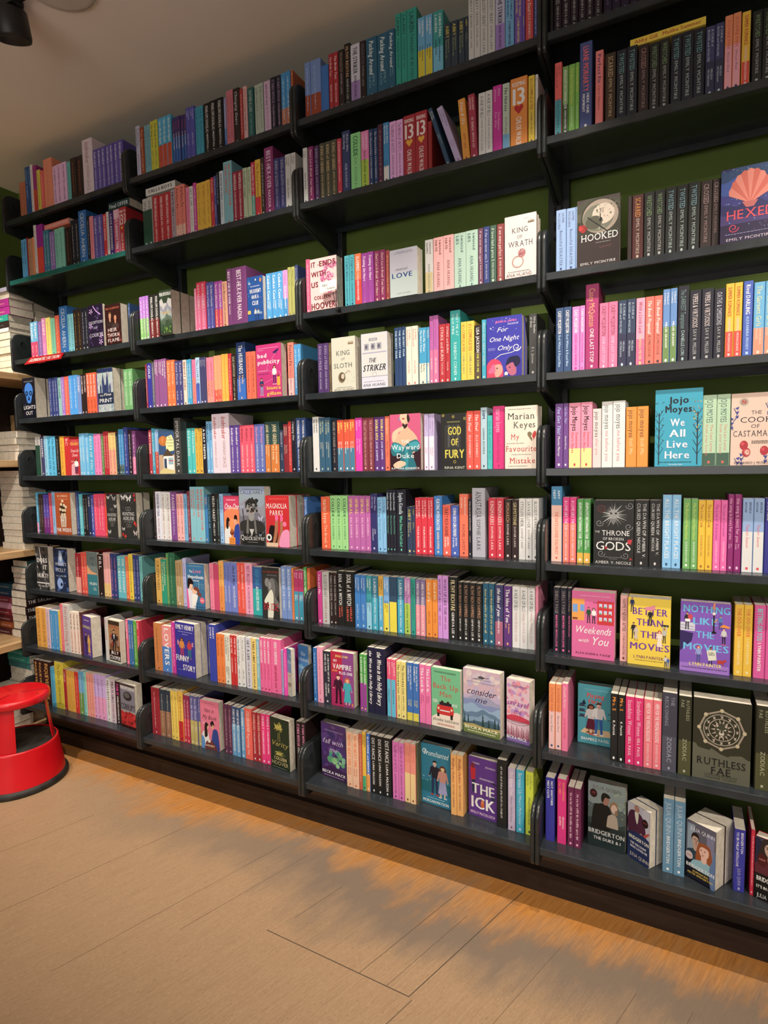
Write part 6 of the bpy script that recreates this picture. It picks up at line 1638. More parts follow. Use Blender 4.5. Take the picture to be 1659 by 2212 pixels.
('R', 2, 7, 0.04, 0.2072, [2.5807, 2.609], '638', 'fff/fb7', 'b', 'The Idea of You|Robinne/Lee', ['purple book reading the idea of you, seventh shelf, third bay']),
('R', 2, 7, 0.04, 0.2079, [2.6101, 2.6364, 2.6619, 2.6861], 'eee', '356/c9a', 'n', 'A HUE OF BLU|MARIE FRANCE LEGER', ['white book reading a hue of blu, first of three, seventh shelf, third bay', 'white book reading a hue of blu, second of three, seventh shelf, third bay', 'white book reading a hue of blu, third of three, seventh shelf, third bay']),
('R', 2, 7, 0.04, 0.2139, [2.6871, 2.6971], 'f9b', 'd46/c57', 'i', 'CHLOE/LIESE|Once Smitten', 0),
('R', 2, 8, -0.008, 0.2157, [1.8337, 1.8509], '27c', 'cef', 'n', '~', 0),
('R', 2, 8, -0.008, 0.2212, [1.8524, 1.8791], 'fac', 'd57', 'i', '~', 0),
('R', 2, 8, -0.008, 0.2092, [1.8813, 1.9149], '334', 'eee', 'b', 'A CROWN OF IVY/AND GLASS|CLAIRE/LEGRAND', ['black book reading a crown of ivy, eighth shelf, third bay']),
('F', 2, 8, -0.007, 0.2133, [1.9157, 2.0168], -0.007, 0.035, 1, 'vampire', ['face-out book showing a cartoon couple on red and purple, eighth shelf, third bay']),
('R', 2, 8, -0.008, 0.2181, [2.0437, 2.0595, 2.0758], '5b5/a3a@.5', 'fff/fe6', 'b', 'KARAOKE QUEEN|', 0),
('R', 2, 8, -0.008, 0.2498, [2.0772, 2.1062, 2.1515], '224', 'fff/88b', 'i', 'the Wren in the Holly Library|', ['dark blue book reading the wren in the holly, first of two, eighth shelf, third bay', 'dark blue book reading the wren in the holly, second of two, eighth shelf, third bay']),
('R', 2, 8, -0.008, 0.2155, [2.1581, 2.1757, 2.1952], 'f58/5ce@.35', 'fff/247', 'b', 'The DREAM-UP/PACT|Gemma Lord', 0),
('R', 2, 8, -0.008, 0.2119, [2.1965, 2.2158, 2.2356], 'fe8', '332/765', 'b', 'The Getaway List|EMMA LORD', 0),
('R', 2, 8, -0.008, 0.213, [2.2381, 2.2621, 2.2865], '37c/ed3@.86', 'fff/fe6', 'b', 'Arthur and Teddy are/COMING OUT|RYAN/LOVE', 0),
('R', 2, 8, -0.008, 0.2129, [2.2878, 2.3113, 2.3333], 'f7b', 'fff/a15', 'b', 'The Lock In|phoebe/luckhurst', 0),
('F', 2, 8, -0.01, 0.2117, [2.3353, 2.4453], -0.017, 0.022, 1, 'backup', ['face-out book showing a red car on green, eighth shelf, third bay']),
('F', 2, 8, -0.007, 0.2247, [2.4522, 2.5866], -0.022, 0.035, 1, 'consider', ['face-out book showing consider me over blue mountains, eighth shelf, third bay']),
('F', 2, 8, -0.007, 0.2114, [2.604, 2.6832], -0.022, 0.04, 1, 'unravel', ['face-out book showing unravel me over a rope bridge, eighth shelf, third bay']),
('F', 2, 9, 0.008, 0.2204, [1.8526, 1.9751], -0.007, 0.03, 1, 'fall', ['face-out book showing fall with me over a night sky, bottom shelf, third bay']),
('R', 2, 9, -0.022, 0.2168, [1.9854, 2.013, 2.0402], 'fca', 'f84/d63', 'b', 'MAYBE NEXT TIME|CESCA/MAJOR', 0),
('R', 2, 9, -0.022, 0.2184, [2.0408, 2.054], 'd64', 'fda', 'n', '~', 0),
('R', 2, 9, -0.022, 0.2286, [2.0547, 2.0712], 'fc3/4b8@.75', '433/533', 'b', 'ROMANCE AND/HALO-HALO|', 0),
('R', 2, 9, -0.022, 0.2247, [2.0725, 2.0889], '37d/fa4@.7', 'fff', 'b', 'BLACKMAIL and BIBINGKA|', 0),
('R', 2, 9, -0.022, 0.225, [2.0896, 2.1173, 2.1447, 2.1777], '222', 'ddd/eee', 'b', 'DISTANCE|LUNA MASON', ['black book reading distance, first of three, bottom shelf, third bay', 'black book reading distance, second of three, bottom shelf, third bay', 'black book reading distance, third of three, bottom shelf, third bay']),
('R', 2, 9, -0.022, 0.2175, [2.1816, 2.2069, 2.2301], 'e7c', '737/636', 'n', 'The BREAK-UP ARTISTS|ADRIANA MATHER', 0),
('R', 2, 9, -0.022, 0.2234, [2.2308, 2.2543, 2.2764], 'f98/fd9@.5', 'd53/933', 'n', 'LAST WEDDING/DATE DISASTER|', 0),
('R', 2, 9, -0.022, 0.23, [2.277, 2.2846], '664', '332', 'n', '~', 0),
('F', 2, 9, 0.008, 0.2243, [2.2846, 2.4006], -0.002, 0.02, 1, 'prom', ['face-out book showing a cartoon prom couple on blue, bottom shelf, third bay']),
('R', 2, 9, -0.022, 0.2182, [2.4088, 2.43, 2.4539], 'fb6', 'a43/743', 'i', 'Wedding Dashers|HEATHER McBREEN', [None, 'orange book reading wedding dashers, second of two, bottom shelf, third bay']),
('F', 2, 9, 0.008, 0.2124, [2.4645, 2.5685], -0.004, 0.03, 1, 'ick', ['face-out book showing the ick in white on purple, bottom shelf, third bay']),
('R', 2, 9, -0.022, 0.2363, [2.5748, 2.6076], '222', 'ddd/bbb', 'i', '~', ['black book just before mad about you, bottom shelf, third bay']),
('R', 2, 9, -0.022, 0.2142, [2.6113, 2.6361], 'cbd', 'fee/866', 's', 'Mad About You|Mhairi McFarlane', ['pale purple book reading mad about you, bottom shelf, third bay']),
('R', 2, 9, -0.022, 0.215, [2.6387, 2.6663], '3bd', 'def', 's', 'Between Us|Mhairi McFarlane', ['blue book reading between us, bottom shelf, third bay']),
('R', 2, 9, -0.022, 0.2167, [2.67, 2.6961], 'de3', '675/345', 's', 'You Belong/With Me|Mhairi McFarlane', ['lime book reading you belong with me, bottom shelf, third bay']),
('R', 1, 1, 0.02, 0.2162, [0.961, 0.9851], 'cce', '334/866', 'b', '10 THINGS THAT/NEVER HAPPENED|ALEXIS HALL', 0),
('R', 1, 1, 0.02, 0.2045, [0.9866, 1.0105], 'a42', 'fda', 's', 'You, Again|KATE GOLDBECK', 0),
('R', 1, 1, 0.02, 0.2047, [1.0127, 1.03, 1.0486], '7bc', '246', 'n', '~', 0),
('R', 1, 1, 0.02, 0.2115, [1.05, 1.0713, 1.0952], 'dd3', '443/664', 'i', 'The Song of You|ANNE TYLER', 0),
('R', 1, 1, 0.02, 0.2106, [1.0966, 1.1231, 1.1493, 1.1746], '4be/d53@.52', 'fff/311', 'i', 'Here We Go Again|Alison Cochrun', 0),
('R', 1, 1, 0.02, 0.1903, [1.1793, 1.1949, 1.2104, 1.2265, 1.2418, 1.2557], '437/26b@.42', 'c44/fff', 'b', '~|KATIE COTUGNO', 0),
('R', 1, 1, 0.02, 0.2081, [1.257, 1.28, 1.3054], '55b', 'ddf', 'i', 'You Had Me/at Hello|Annie Cash', 0),
('R', 1, 1, 0.02, 0.1959, [1.3086, 1.3305, 1.351], '3ac', '147', 'n', 'FORGET ME NOT|JULIE SOTO', 0),
('R', 1, 1, 0.02, 0.1964, [1.3548, 1.3889, 1.4238, 1.4588], '111', 'ddd', 'b', 'PENELOPE DOUGLAS|NIGHTFALL', ['black book reading nightfall, first of three, top shelf, second bay', 'black book reading nightfall, second of three, top shelf, second bay', 'black book reading nightfall, third of three, top shelf, second bay']),
('R', 1, 1, 0.02, 0.1884, [1.4607, 1.4741], '99c/47b@.6', 'cde', 'n', '~', 0),
('R', 1, 1, 0.02, 0.2108, [1.4747, 1.4928, 1.5096], 'd78', '733', 'n', '~', 0),
('R', 1, 1, 0.02, 0.2089, [1.5108, 1.5411], '322', 'ccc', 'i', 'Changing Gears|', ['black book reading changing gears, top shelf, second bay']),
('R', 1, 1, 0.02, 0.1996, [1.5423, 1.5588], 'b33', 'fcc', 'n', '~', 0),
('R', 1, 1, 0.02, 0.2031, [1.56, 1.5793], 'ebb', 'c43/336', 'b', 'LOVE LESSONS|DANNY MILLER', 0),
('R', 1, 1, 0.02, 0.1902, [1.5816, 1.6111], '266', 'cdc/8ba', 'n', 'LEATHER & LARK|BRYNNE WEAVER', 0),
('R', 1, 1, 0.02, 0.1907, [1.6162, 1.6374, 1.6578], 'bcb', '454/887', 'n', 'QUEEN CHARLOTTE|QUINN RHIMES', 0),
('R', 1, 1, 0.02, 0.1902, [1.6606, 1.6914], 'dbd', '848/a6a', 'i', 'unravel me|BECKA MACK', ['pink book reading unravel me, top shelf, second bay']),
('R', 1, 1, 0.02, 0.1953, [1.6925, 1.7174, 1.7409], '223', 'a8b/cac', 'b', 'IT ENDS WITH US|COLLEEN HOOVER', 0),
('R', 1, 1, 0.02, 0.1949, [1.742, 1.7643, 1.7863], '39d/c75@.65', 'cef', 'n', '~', 0),
('R', 1, 1, 0.02, 0.1934, [1.7874, 1.7971], 'c63', 'feb', 'n', 'IT', 0),
('R', 1, 2, 0.02, 0.2013, [0.9831, 1.0137, 1.0433], 'ccc/254@.25', '444/ded', 's', 'WICKED II|', 0),
('R', 1, 2, 0.02, 0.2002, [1.0447, 1.0782, 1.1106, 1.1517], 'c23', 'fee', 'b', 'PENELOPE DOUGLAS|KILL SWITCH', [None, None, 'red book reading kill switch, third of three, second shelf, second bay']),
('R', 1, 2, 0.02, 0.203, [1.1523, 1.1771], 'bab', '433/866', 'b', 'PIRATE GIRLS|PENELOPE', 0),
('R', 1, 2, 0.02, 0.2116, [1.1778, 1.2036, 1.2359], 'f87/fcb@.75', '533/b66', 'b', 'Perfect Fit|Clare Gilmore', 0),
('R', 1, 2, 0.02, 0.1932, [1.2386, 1.2586], 'f8b', 'c48', 'n', '~', 0),
('R', 1, 2, 0.02, 0.1932, [1.2592, 1.2797], 'eee', '433/a55', 'n', 'GET A LIFE|CHLOE BROWN', 0),
('R', 1, 2, 0.02, 0.2025, [1.2804, 1.2987], 'd3a', 'fff', 'n', '~', 0),
('R', 1, 2, 0.02, 0.1958, [1.2994, 1.3234, 1.3537, 1.3754], 'fc3', 'a62', 'n', "THE PERFECT GUY DOESN'T EXIST|", 0),
('R', 1, 2, 0.02, 0.2013, [1.376, 1.3931], 'd34', 'fdd', 'n', 'PLAYING|THE GAME', 0),
('R', 1, 2, 0.02, 0.204, [1.3937, 1.4069], '55a', 'ddf', 'i', 'The Rules of Royalty|JENNIFER DUGAN', 0),
('R', 1, 2, 0.02, 0.2144, [1.4075, 1.4225], '223', '9cd', 'n', 'everything we never said|', 0),
('R', 1, 2, 0.02, 0.215, [1.4244, 1.4449], 'def', '236/766', 'b', 'HUSBAND MATERIAL|ALEXIS HALL', 0),
('R', 1, 2, 0.02, 0.2436, [1.4461, 1.4908], '8cd', 'e53', 'b', 'INSTRUCTIONS FOR/HEARTBREAK|', ['blue book reading instructions for heartbreak, second shelf, second bay']),
('R', 1, 2, 0.02, 0.1945, [1.492, 1.5168, 1.5431], 'a24', 'fee', 'b', 'HOPELESS|COLLEEN HOOVER', 0),
('R', 1, 2, 0.02, 0.1977, [1.5443, 1.565, 1.585], 'cdb', '565', 'i', 'Goodnight Tonight|', 0),
('R', 1, 2, 0.02, 0.2098, [1.5856, 1.6054], 'd25/5ba@.6', 'fee', 'b', 'Playing HARD TO GET|MONICA MURPHY', 0),
('R', 1, 2, 0.02, 0.2135, [1.606, 1.6325], 'fc3/e34@.65', 'a62/fcc', 'i', 'The Royal Princess|', ['yellow book reading the royal princess, second shelf, second bay']),
('R', 1, 2, 0.02, 0.2154, [1.6337, 1.6508], '433', 'ddd', 'n', '~', 0),
('R', 1, 2, 0.02, 0.2455, [1.6519, 1.6949], '937', 'fdf', 'b', 'BEST-HEX-EVER|NADIA', ['magenta book reading best-hex-ever, second shelf, second bay']),
('R', 1, 2, 0.02, 0.1957, [1.6965, 1.7221, 1.7475], '448', 'ccd', 's', 'KING of SLOTH|ANA HUANG', 0),
('R', 1, 2, 0.02, 0.1975, [1.7497, 1.7742, 1.7971], 'ddd', '444/666', 'b', 'twisted/GAMES|ANA HUANG', 0),
('H', 1, 2, 0.025, 0.0306, [1.0019, 1.1778], 'eee', '333', 2.6446, 'FALLS BOYS', ['white book reading falls boys, lying flat across the second shelf books']),
('R', 1, 3, 0.02, 0.1902, [0.9329, 0.9548, 0.9722, 0.991], 'b7d/8c6@.5', 'fef', 'n', '~', 0),
('R', 1, 3, 0.02, 0.189, [0.9924, 1.0267, 1.0571], '222/722@.55', 'eee', 'b', 'PENELOPE DOUGLAS|HIDEAWAY', 0),
('F', 1, 3, -0.01, 0.1864, [1.0918, 1.162], -0.01, 0.05, 4, 'credence', ['face-out book showing a misty forest, third shelf, second bay', None, None, None]),
('R', 1, 3, 0.02, 0.1778, [1.2628, 1.2751], 'f8b', 'fff', 'n', '~', 0),
('R', 1, 3, 0.02, 0.1992, [1.2758, 1.2997, 1.3272], 'f36/f7a@.28', 'fdd/fce', 'b', 'ROYAL HEIRS|ACADEMY', 0),
('R', 1, 3, 0.02, 0.1907, [1.3304, 1.3506, 1.372], '55b', 'fff/ccf', 'i', 'The Rules of Royalty|JENNIFER DUGAN', 0),
('R', 1, 3, 0.02, 0.1885, [1.3745, 1.3944, 1.4148], 'b4b/f43@.6', 'fff', 'b', 'The LOVE SIMULATION|ETTA EASTON', 0),
('R', 1, 3, 0.02, 0.182, [1.4161, 1.4418], 'fb9', '733', 'i', 'Late Bloomer|MAZEY EDDINGS', 0),
('R', 1, 3, 0.02, 0.2274, [1.4436, 1.4667, 1.5463], '848', 'fef', 'b', 'BEST-HEX-EVER|NADIA', [None, 'magenta book reading best-hex-ever, second of two, third shelf, second bay']),
('F', 1, 3, 0.0, 0.1688, [1.565, 1.6423], 0.0, 0.02, 1, 'clue', ['face-out book showing a couple of detectives on blue, third shelf, second bay']),
('R', 1, 3, 0.02, 0.1772, [1.6423, 1.6675, 1.6931, 1.7211], '4ae', 'fff', 'b', 'Casket Case|LAUREN/EVANS', 0),
('R', 1, 3, 0.02, 0.1771, [1.7222, 1.7456], 'd9d/39d@.6', 'e4a/fff', 'b', '~|ELLE EVERHART', 0),
('R', 1, 3, 0.02, 0.1837, [1.7466, 1.7623, 1.7789], 'bb6', '352/776', 'i', 'Making It Count|', 0),
('R', 1, 3, 0.02, 0.1867, [1.7799, 1.7948], '347', 'ccd', 'i', 'the Love Wager|', 0),
('R', 1, 4, 0.036, 0.1992, [0.9311, 0.9425], '924', 'fdd', 'n', '~', 0),
('R', 1, 4, 0.036, 0.2024, [0.9432, 0.9711], '33a', 'fff', 'b', 'COLD|', 0),
('R', 1, 4, 0.036, 0.2023, [0.9718, 0.9885], '667', 'ddd', 'i', '~', 0),
('R', 1, 4, 0.036, 0.2132, [0.9892, 1.013, 1.0352, 1.0643], '959', 'fff', 'b', 'HOW to PLOT/A PAYBACK|', 0),
('R', 1, 4, 0.036, 0.2032, [1.0657, 1.091, 1.1147], 'f73', 'fdb/fda', 's', 'Katie Fforde|~', 0),
('R', 1, 4, 0.036, 0.1959, [1.1161, 1.1389, 1.1622], '448', 'dde', 's', 'Katie Fforde|~', 0),
('R', 1, 4, 0.036, 0.1962, [1.1629, 1.1846], 'edc', '822/322', 'b', 'BRIDGET JONES|', 0),
('R', 1, 4, 0.036, 0.1955, [1.1859, 1.2001, 1.2149], '3ad', 'fff', 'n', '~', 0),
('R', 1, 4, 0.036, 0.1925, [1.2162, 1.2369], 'e7a/f87@.4', 'b47', 'n', '~', 0),
('R', 1, 4, 0.036, 0.1986, [1.2375, 1.26], 'bdf/46c@.55', '359/fff', 'b', 'The LOVE LYRIC|', 0),
('R', 1, 4, 0.036, 0.1962, [1.2613, 1.2797, 1.2986], '447', 'eef', 'i', 'Gayle Forman/After Life|', 0),
('R', 1, 4, 0.036, 0.1925, [1.2992, 1.3186, 1.3392], 'f8a/f98@.5', 'c24', 'n', '~', 0),
('R', 1, 4, 0.036, 0.1955, [1.3405, 1.3627, 1.3823], 'fa7/e54@.72', 'dc9', 'n', '~', 0),
('R', 1, 4, 0.036, 0.1982, [1.3829, 1.3999, 1.418], 'fb3', 'fe8', 'n', '~', 0),
('R', 1, 4, 0.036, 0.1969, [1.4192, 1.4365], 'd23', 'fdd', 'n', '~', 0),
('R', 1, 4, 0.036, 0.1927, [1.4378, 1.4623], '322', 'ddb', 'n', "JULIE GARWOOD|CAN'T LET GO", 0),
('R', 1, 4, 0.036, 0.2361, [1.4648, 1.5119], '248/37d@.62', 'eee/fc8', 'b', 'The HUSBANDS|Holly/Gramazio', ['blue book reading the husbands, fourth shelf, second bay']),
('R', 1, 4, 0.036, 0.194, [1.5143, 1.5382, 1.5606], 'f75', '822', 'n', '~', 0),
('F', 1, 4, 0.022, 0.2097, [1.5798, 1.7031], 0.022, 0.035, 1, 'badpub', ['face-out book showing bad publicity on magenta, fourth shelf, second bay']),
('R', 1, 4, 0.036, 0.2075, [1.7231, 1.7522], 'f87/fcc@.66', '533/b66', 'b', 'Perfect Fit|Clare Gilmore', 0),
('R', 1, 4, 0.036, 0.1976, [1.7533, 1.7702, 1.7864], '4ae/49d@.6', 'fff', 'i', '~', 0),
('R', 1, 5, 0.036, 0.2002, [0.9311, 0.9514], 'b34', 'fee', 'b', 'DIRTY DIANA|', 0),
('R', 1, 5, 0.036, 0.2067, [0.9521, 0.9691], '3ac', 'eff', 'n', '~', 0),
('R', 1, 5, 0.036, 0.2007, [0.9705, 0.9939], '8be/c43@.5', 'fdc', 'n', '~', 0),
('F', 1, 5, 0.027, 0.1885, [1.0061, 1.0915], 0.037, 0.025, 1, 'patch', ['face-out book showing a pumpkin house sign, fifth shelf, second bay']),
('R', 1, 5, 0.036, 0.2455, [1.094, 1.133], '444', 'ddd', 's', 'IMMORTAL DARK|', ['black book reading immortal dark, fifth shelf, second bay']),
('R', 1, 5, 0.036, 0.2259, [1.1337, 1.1688], '233', '4a9', 'n', '', 0),
('R', 1, 5, 0.036, 0.1968, [1.1702, 1.1947, 1.2163], '4cc', 'fed', 'i', "It's A Love Story|", 0),
('R', 1, 5, 0.036, 0.1946, [1.217, 1.2378, 1.2584], 'eb3', '643', 'n', "THE PERFECT GUY|DOESN'T EXIST", 0),
('R', 1, 5, 0.036, 0.2001, [1.2591, 1.2828], '223', 'fff', 'b', 'A DAY TRIPPER|', 0),
('R', 1, 5, 0.036, 0.2208, [1.2835, 1.3005, 1.3155], '7be', '136/eff', 'b', 'REDEMPTION|DAYA KANE', 0),
('R', 1, 5, 0.036, 0.2496, [1.3168, 1.3541, 1.4124], 'ede', 'b44/b88', 'i', 'Icebreaker|HANNAH GRACE', ['white book reading icebreaker, first of two, fifth shelf, second bay', 'white book reading icebreaker, second of two, fifth shelf, second bay']),
('R', 1, 5, 0.036, 0.1975, [1.4149, 1.4417, 1.4676], '64a', 'fff', 'i', 'Icebreaker|HANNAH GRACE', 0),
('R', 1, 5, 0.036, 0.195, [1.4682, 1.4945, 1.5193, 1.5444], 'f57', '722/fee', 'i', 'Wildfire|HANNAH GRACE', 0),
('R', 1, 5, 0.036, 0.1959, [1.545, 1.5723, 1.5975], '67c', 'f9b/fff', 'i', 'Daydream|HANNAH GRACE', 0),
('R', 1, 5, 0.036, 0.2025, [1.5987, 1.626, 1.6707], '355/e83@.45', 'eda/fec', 'b', 'JANE GREEN|the friends/we keep', [None, 'dark teal book reading the friends we keep, second of two, fifth shelf, second bay']),
('R', 1, 5, 0.036, 0.1671, [1.6724, 1.6905], '346', 'ccd', 'n', 'GREGORY|TUDOR', 0),
('R', 1, 5, 0.036, 0.1888, [1.6911, 1.713], '923', 'eed', 's', 'PHILIPPA/GREGORY|The Other/Boleyn Girl', 0),
('R', 1, 5, 0.036, 0.1989, [1.7141, 1.7297], 'd33', 'fcc', 'n', '~', 0),
('R', 1, 5, 0.036, 0.2093, [1.7302, 1.7518], '223', 'ddd', 'i', 'Camping Out|', 0),
('R', 1, 5, 0.036, 0.2103, [1.7529, 1.7764, 1.7971], '359', 'fff', 'b', 'BOYFRIEND MATERIAL|ALEXIS HALL', 0),
('R', 1, 6, 0.046, 0.2249, [0.9311, 0.9436], '322', '999', 'n', '~', 0),
('R', 1, 6, 0.046, 0.2197, [0.9451, 0.9799], 'eef', '347/a66', 'b', 'HUSBAND MATERIAL|ALEXIS HALL', 0),
('R', 1, 6, 0.046, 0.2172, [0.9806, 1.0099, 1.0389], 'eee', '844/c66', 'n', '10 THINGS THAT NEVER HAPPENED|ALEXIS HALL', 0),
('R', 1, 6, 0.046, 0.2174, [1.0403, 1.0761], '849', 'fef/ccf', 's', 'PANSIES|ALEXIS HALL', 0),
('R', 1, 6, 0.046, 0.2098, [1.0776, 1.0988, 1.1213], 'fbb', 'c43/a55', 'b', 'LOVE LESSONS|DANNY MILLER', 0),
('R', 1, 6, 0.046, 0.209, [1.122, 1.143], '7be', '246', 'n', '~', 0),
('R', 1, 6, 0.046, 0.2229, [1.1444, 1.161], '834', 'fcd', 'n', '~', 0),
('R', 1, 6, 0.046, 0.2417, [1.1617, 1.1947, 1.2448], '8cd', 'e53', 'b', 'INSTRUCTIONS FOR/HEARTBREAK|', ['blue book reading instructions for heartbreak, first of two, sixth shelf, second bay', 'blue book reading instructions for heartbreak, second of two, sixth shelf, second bay']),
('R', 1, 6, 0.046, 0.2056, [1.2475, 1.2648], '38c', 'fb4', 'b', 'SOME LIKE/ROMANCE|', 0),
('R', 1, 6, 0.046, 0.2082, [1.2655, 1.2834], '245', '8ce', 'n', 'everything we never said|', 0),
('R', 1, 6, 0.046, 0.2108, [1.2848, 1.315], '222', 'fff', 's', 'HELEN HARDT|MELODY', 0),
('R', 1, 6, 0.046, 0.2085, [1.3163, 1.3314], '333', '8cc', 'n', '~', 0),
('R', 1, 6, 0.046, 0.2111, [1.3327, 1.3534], '9cf', '247', 'i', 'Love at First|~', 0),
('F', 1, 6, 0.027, 0.2035, [1.3746, 1.4582], 0.027, 0.02, 1, 'oneonone', ['face-out book showing one on one above a couple, sixth shelf, second bay']),
('F', 1, 6, 0.017, 0.2441, [1.4693, 1.6025], 0.017, 0.04, 1, 'quick', ['face-out book showing a grey man with butterflies, sixth shelf, second bay']),
('F', 1, 6, 0.017, 0.2069, [1.606, 1.7225], 0.017, 0.05, 3, 'magnolia', ['face-out book showing a pair of legs on red, sixth shelf, second bay', None, None]),
('R', 1, 6, 0.046, 0.2006, [1.7739, 1.7893], '48d', 'fff', 'n', 'DAISY HAY', 0),
('R', 1, 7, 0.04, 0.2086, [0.9311, 0.9659], 'eb5', '642', 's', 'CROWNED|', 0),
('R', 1, 7, 0.04, 0.2057, [0.9674, 1.0006], '2a8', 'fea/dfd', 'b', 'MAGNOLIA PARKS/THE LONG WAY HOME|', 0),
('R', 1, 7, 0.04, 0.2368, [1.002, 1.0152], '6a6', 'fc5', 'n', '~', 0),
('R', 1, 7, 0.04, 0.2402, [1.0159, 1.0572], '375', '8c9', 'n', '~', ['dark green book just before into the dark, seventh shelf, second bay']),
('R', 1, 7, 0.04, 0.2057, [1.0594, 1.1029], 'ca7', '754/fff', 's', 'MAGNOLIA PARKS/INTO THE DARK|JESSA/HASTINGS', 0),
('R', 1, 7, 0.04, 0.2187, [1.1044, 1.1255], 'ccf', '87b', 'n', '~', 0),
('F', 1, 7, 0.022, 0.2005, [1.1454, 1.2526], 0.022, 0.03, 1, 'hypothesis', ['face-out book showing a lab coat couple kissing on blue, seventh shelf, second bay']),
('R', 1, 7, 0.04, 0.2058, [1.2642, 1.2882], 'f8a', 'd58', 'n', '~', 0),
('R', 1, 7, 0.04, 0.2038, [1.2895, 1.3172], 'd47', '533', 'n', '', 0),
('R', 1, 7, 0.04, 0.2191, [1.3186, 1.3467], 'fb5/f94@.5', 'a62', 'n', '~', 0),
('R', 1, 7, 0.04, 0.2148, [1.348, 1.3661, 1.3848, 1.4205], '78d', '236/fff', 'i', 'Check & Mate|ALI HAZELWOOD', 0),
('R', 1, 7, 0.04, 0.2167, [1.4218, 1.4394, 1.4626], 'f54', 'fdd', 'i', 'Love, Theoretically|ALI HAZELWOOD', 0),
('R', 1, 7, 0.04, 0.2177, [1.4638, 1.5041], 'fac', 'a37/a48', 'b', 'NOT IN LOVE|ALI HAZELWOOD', ['pink book reading not in love, seventh shelf, second bay']),
('R', 1, 7, 0.04, 0.2047, [1.5053, 1.5552], '36a/1bb@.45', '39c/eff', 'b', 'DEEP END|ALI HAZELWOOD', ['blue book reading deep end, seventh shelf, second bay']),
('F', 1, 7, 0.027, 0.2106, [1.5674, 1.654], 0.027, 0.02, 1, 'bride', ['face-out book showing bride under a veiled figure, seventh shelf, second bay']),
('R', 1, 7, 0.04, 0.2163, [1.654, 1.68, 1.7052], '79d', 'def', 'b', 'BEACH READ|EMILY HENRY', 0),
('R', 1, 7, 0.04, 0.2125, [1.7058, 1.7171], 'e84', 'a42', 'n', '~', 0),
('R', 1, 7, 0.04, 0.204, [1.7177, 1.7403, 1.7649], 'c37/3ac@.42', 'fde/fff', 'b', 'Beach/Read|EMILY/HENRY', 0),
('R', 1, 7, 0.04, 0.2187, [1.766, 1.7815], '5b5', 'fff', 'b', 'PEOPLE WE MEET|', 0),
('R', 1, 7, 0.04, 0.2174, [1.7826, 1.7971], 'e73', 'fdb', 'n', '~', 0),
('R', 1, 8, -0.008, 0.2212, [0.9546, 1.0041], 'd84', '332', 'n', '~', ['orange book just before lovers, eighth shelf, second bay']),
('R', 1, 8, -0.008, 0.2134, [1.0055, 1.0663], 'f99/48d@.45', 'fff', 'b', 'LOVERS|', ['pink book reading lovers, eighth shelf, second bay']),
('R', 1, 8, -0.008, 0.236, [1.0677, 1.0899], 'd2a', 'fce', 'n', '~', 0),
('F', 1, 8, -0.014, 0.2435, [1.0997, 1.2242], -0.022, 0.035, 3, 'funny', ['face-out book showing funny story with two seated friends, eighth shelf, second bay', None, None]),
('R', 1, 8, -0.008, 0.2499, [1.2921, 1.3315], '34b', 'fff', 'b', 'FUNNY/STORY|', ['blue book reading funny story, eighth shelf, second bay']),
('R', 1, 8, -0.008, 0.2144, [1.3341, 1.3569, 1.38], 'f83', 'b40', 'i', 'The Good Life|~', 0),
('R', 1, 8, -0.008, 0.2148, [1.3807, 1.4106], 'eed', '322/433', 'b', 'How to Find Love in/A BOOKSHOP|VERONICA/HENRY', 0),
('R', 1, 8, -0.008, 0.216, [1.4125, 1.429, 1.4465], 'd22', 'fee', 'b', 'ONE IN THE|LAST BOOKSHOP', 0),
('R', 1, 8, -0.008, 0.2153, [1.4478, 1.469, 1.4888], 'eee', '456', 'i', 'The Lady of Quality|~', 0),
('R', 1, 8, -0.008, 0.2162, [1.4967, 1.5249], 'dde', '322/766', 'b', 'GET A LIFE|CHLOE BROWN', 0),
('R', 1, 8, -0.008, 0.2157, [1.5255, 1.5521], 'fd7', '432', 'b', 'TAKE A HINT|DANI BROWN', 0),
('R', 1, 8, -0.008, 0.2156, [1.5527, 1.5689], '8cd', 'fff', 'b', 'ACT YOUR AGE|EVE BROWN', 0),
('R', 1, 8, -0.008, 0.2249, [1.5695, 1.5885, 1.6068, 1.625, 1.6766], 'f6a', 'fff/a13', 'b', 'HIGHLY SUSPICIOUS|and unfairly cute', [None, None, None, 'pink book reading highly suspicious, fourth of four, eighth shelf, second bay']),
('R', 1, 8, -0.008, 0.186, [1.6778, 1.6886], 'aad', '446', 'n', '~', 0),
('R', 1, 8, -0.008, 0.1946, [1.6898, 1.7053], 'f3b', 'fcd', 'n', '~', 0),
('F', 1, 8, -0.002, 0.1948, [1.7053, 1.7308], -0.012, 0.02, 1, 'elin', 0),
('F', 1, 8, 0.038, 0.2032, [1.7308, 1.7872], 0.028, 0.02, 1, 'elintwo', ['face-out book showing a blue seascape, eighth shelf, second bay']),
('R', 1, 9, -0.022, 0.2229, [0.9336, 0.9872], 'a23', 'fcc', 'n', '~', ['red book, first along the bottom shelf, second bay']),
('R', 1, 9, -0.022, 0.2209, [0.9887, 1.0232, 1.0566], '345/a75@.45', 'ccb', 'i', '~', 0),
('R', 1, 9, -0.022, 0.2267, [1.058, 1.081, 1.1038], 'fd5', '864', 'i', '~', 0),
('R', 1, 9, -0.022, 0.2318, [1.1052, 1.1348], 'fc4/d12@.6', '422', 'n', '~', 0),
('R', 1, 9, -0.022, 0.2184, [1.1362, 1.1558, 1.1752], 'a25/d24@.5', 'fdd', 'i', '~', 0),
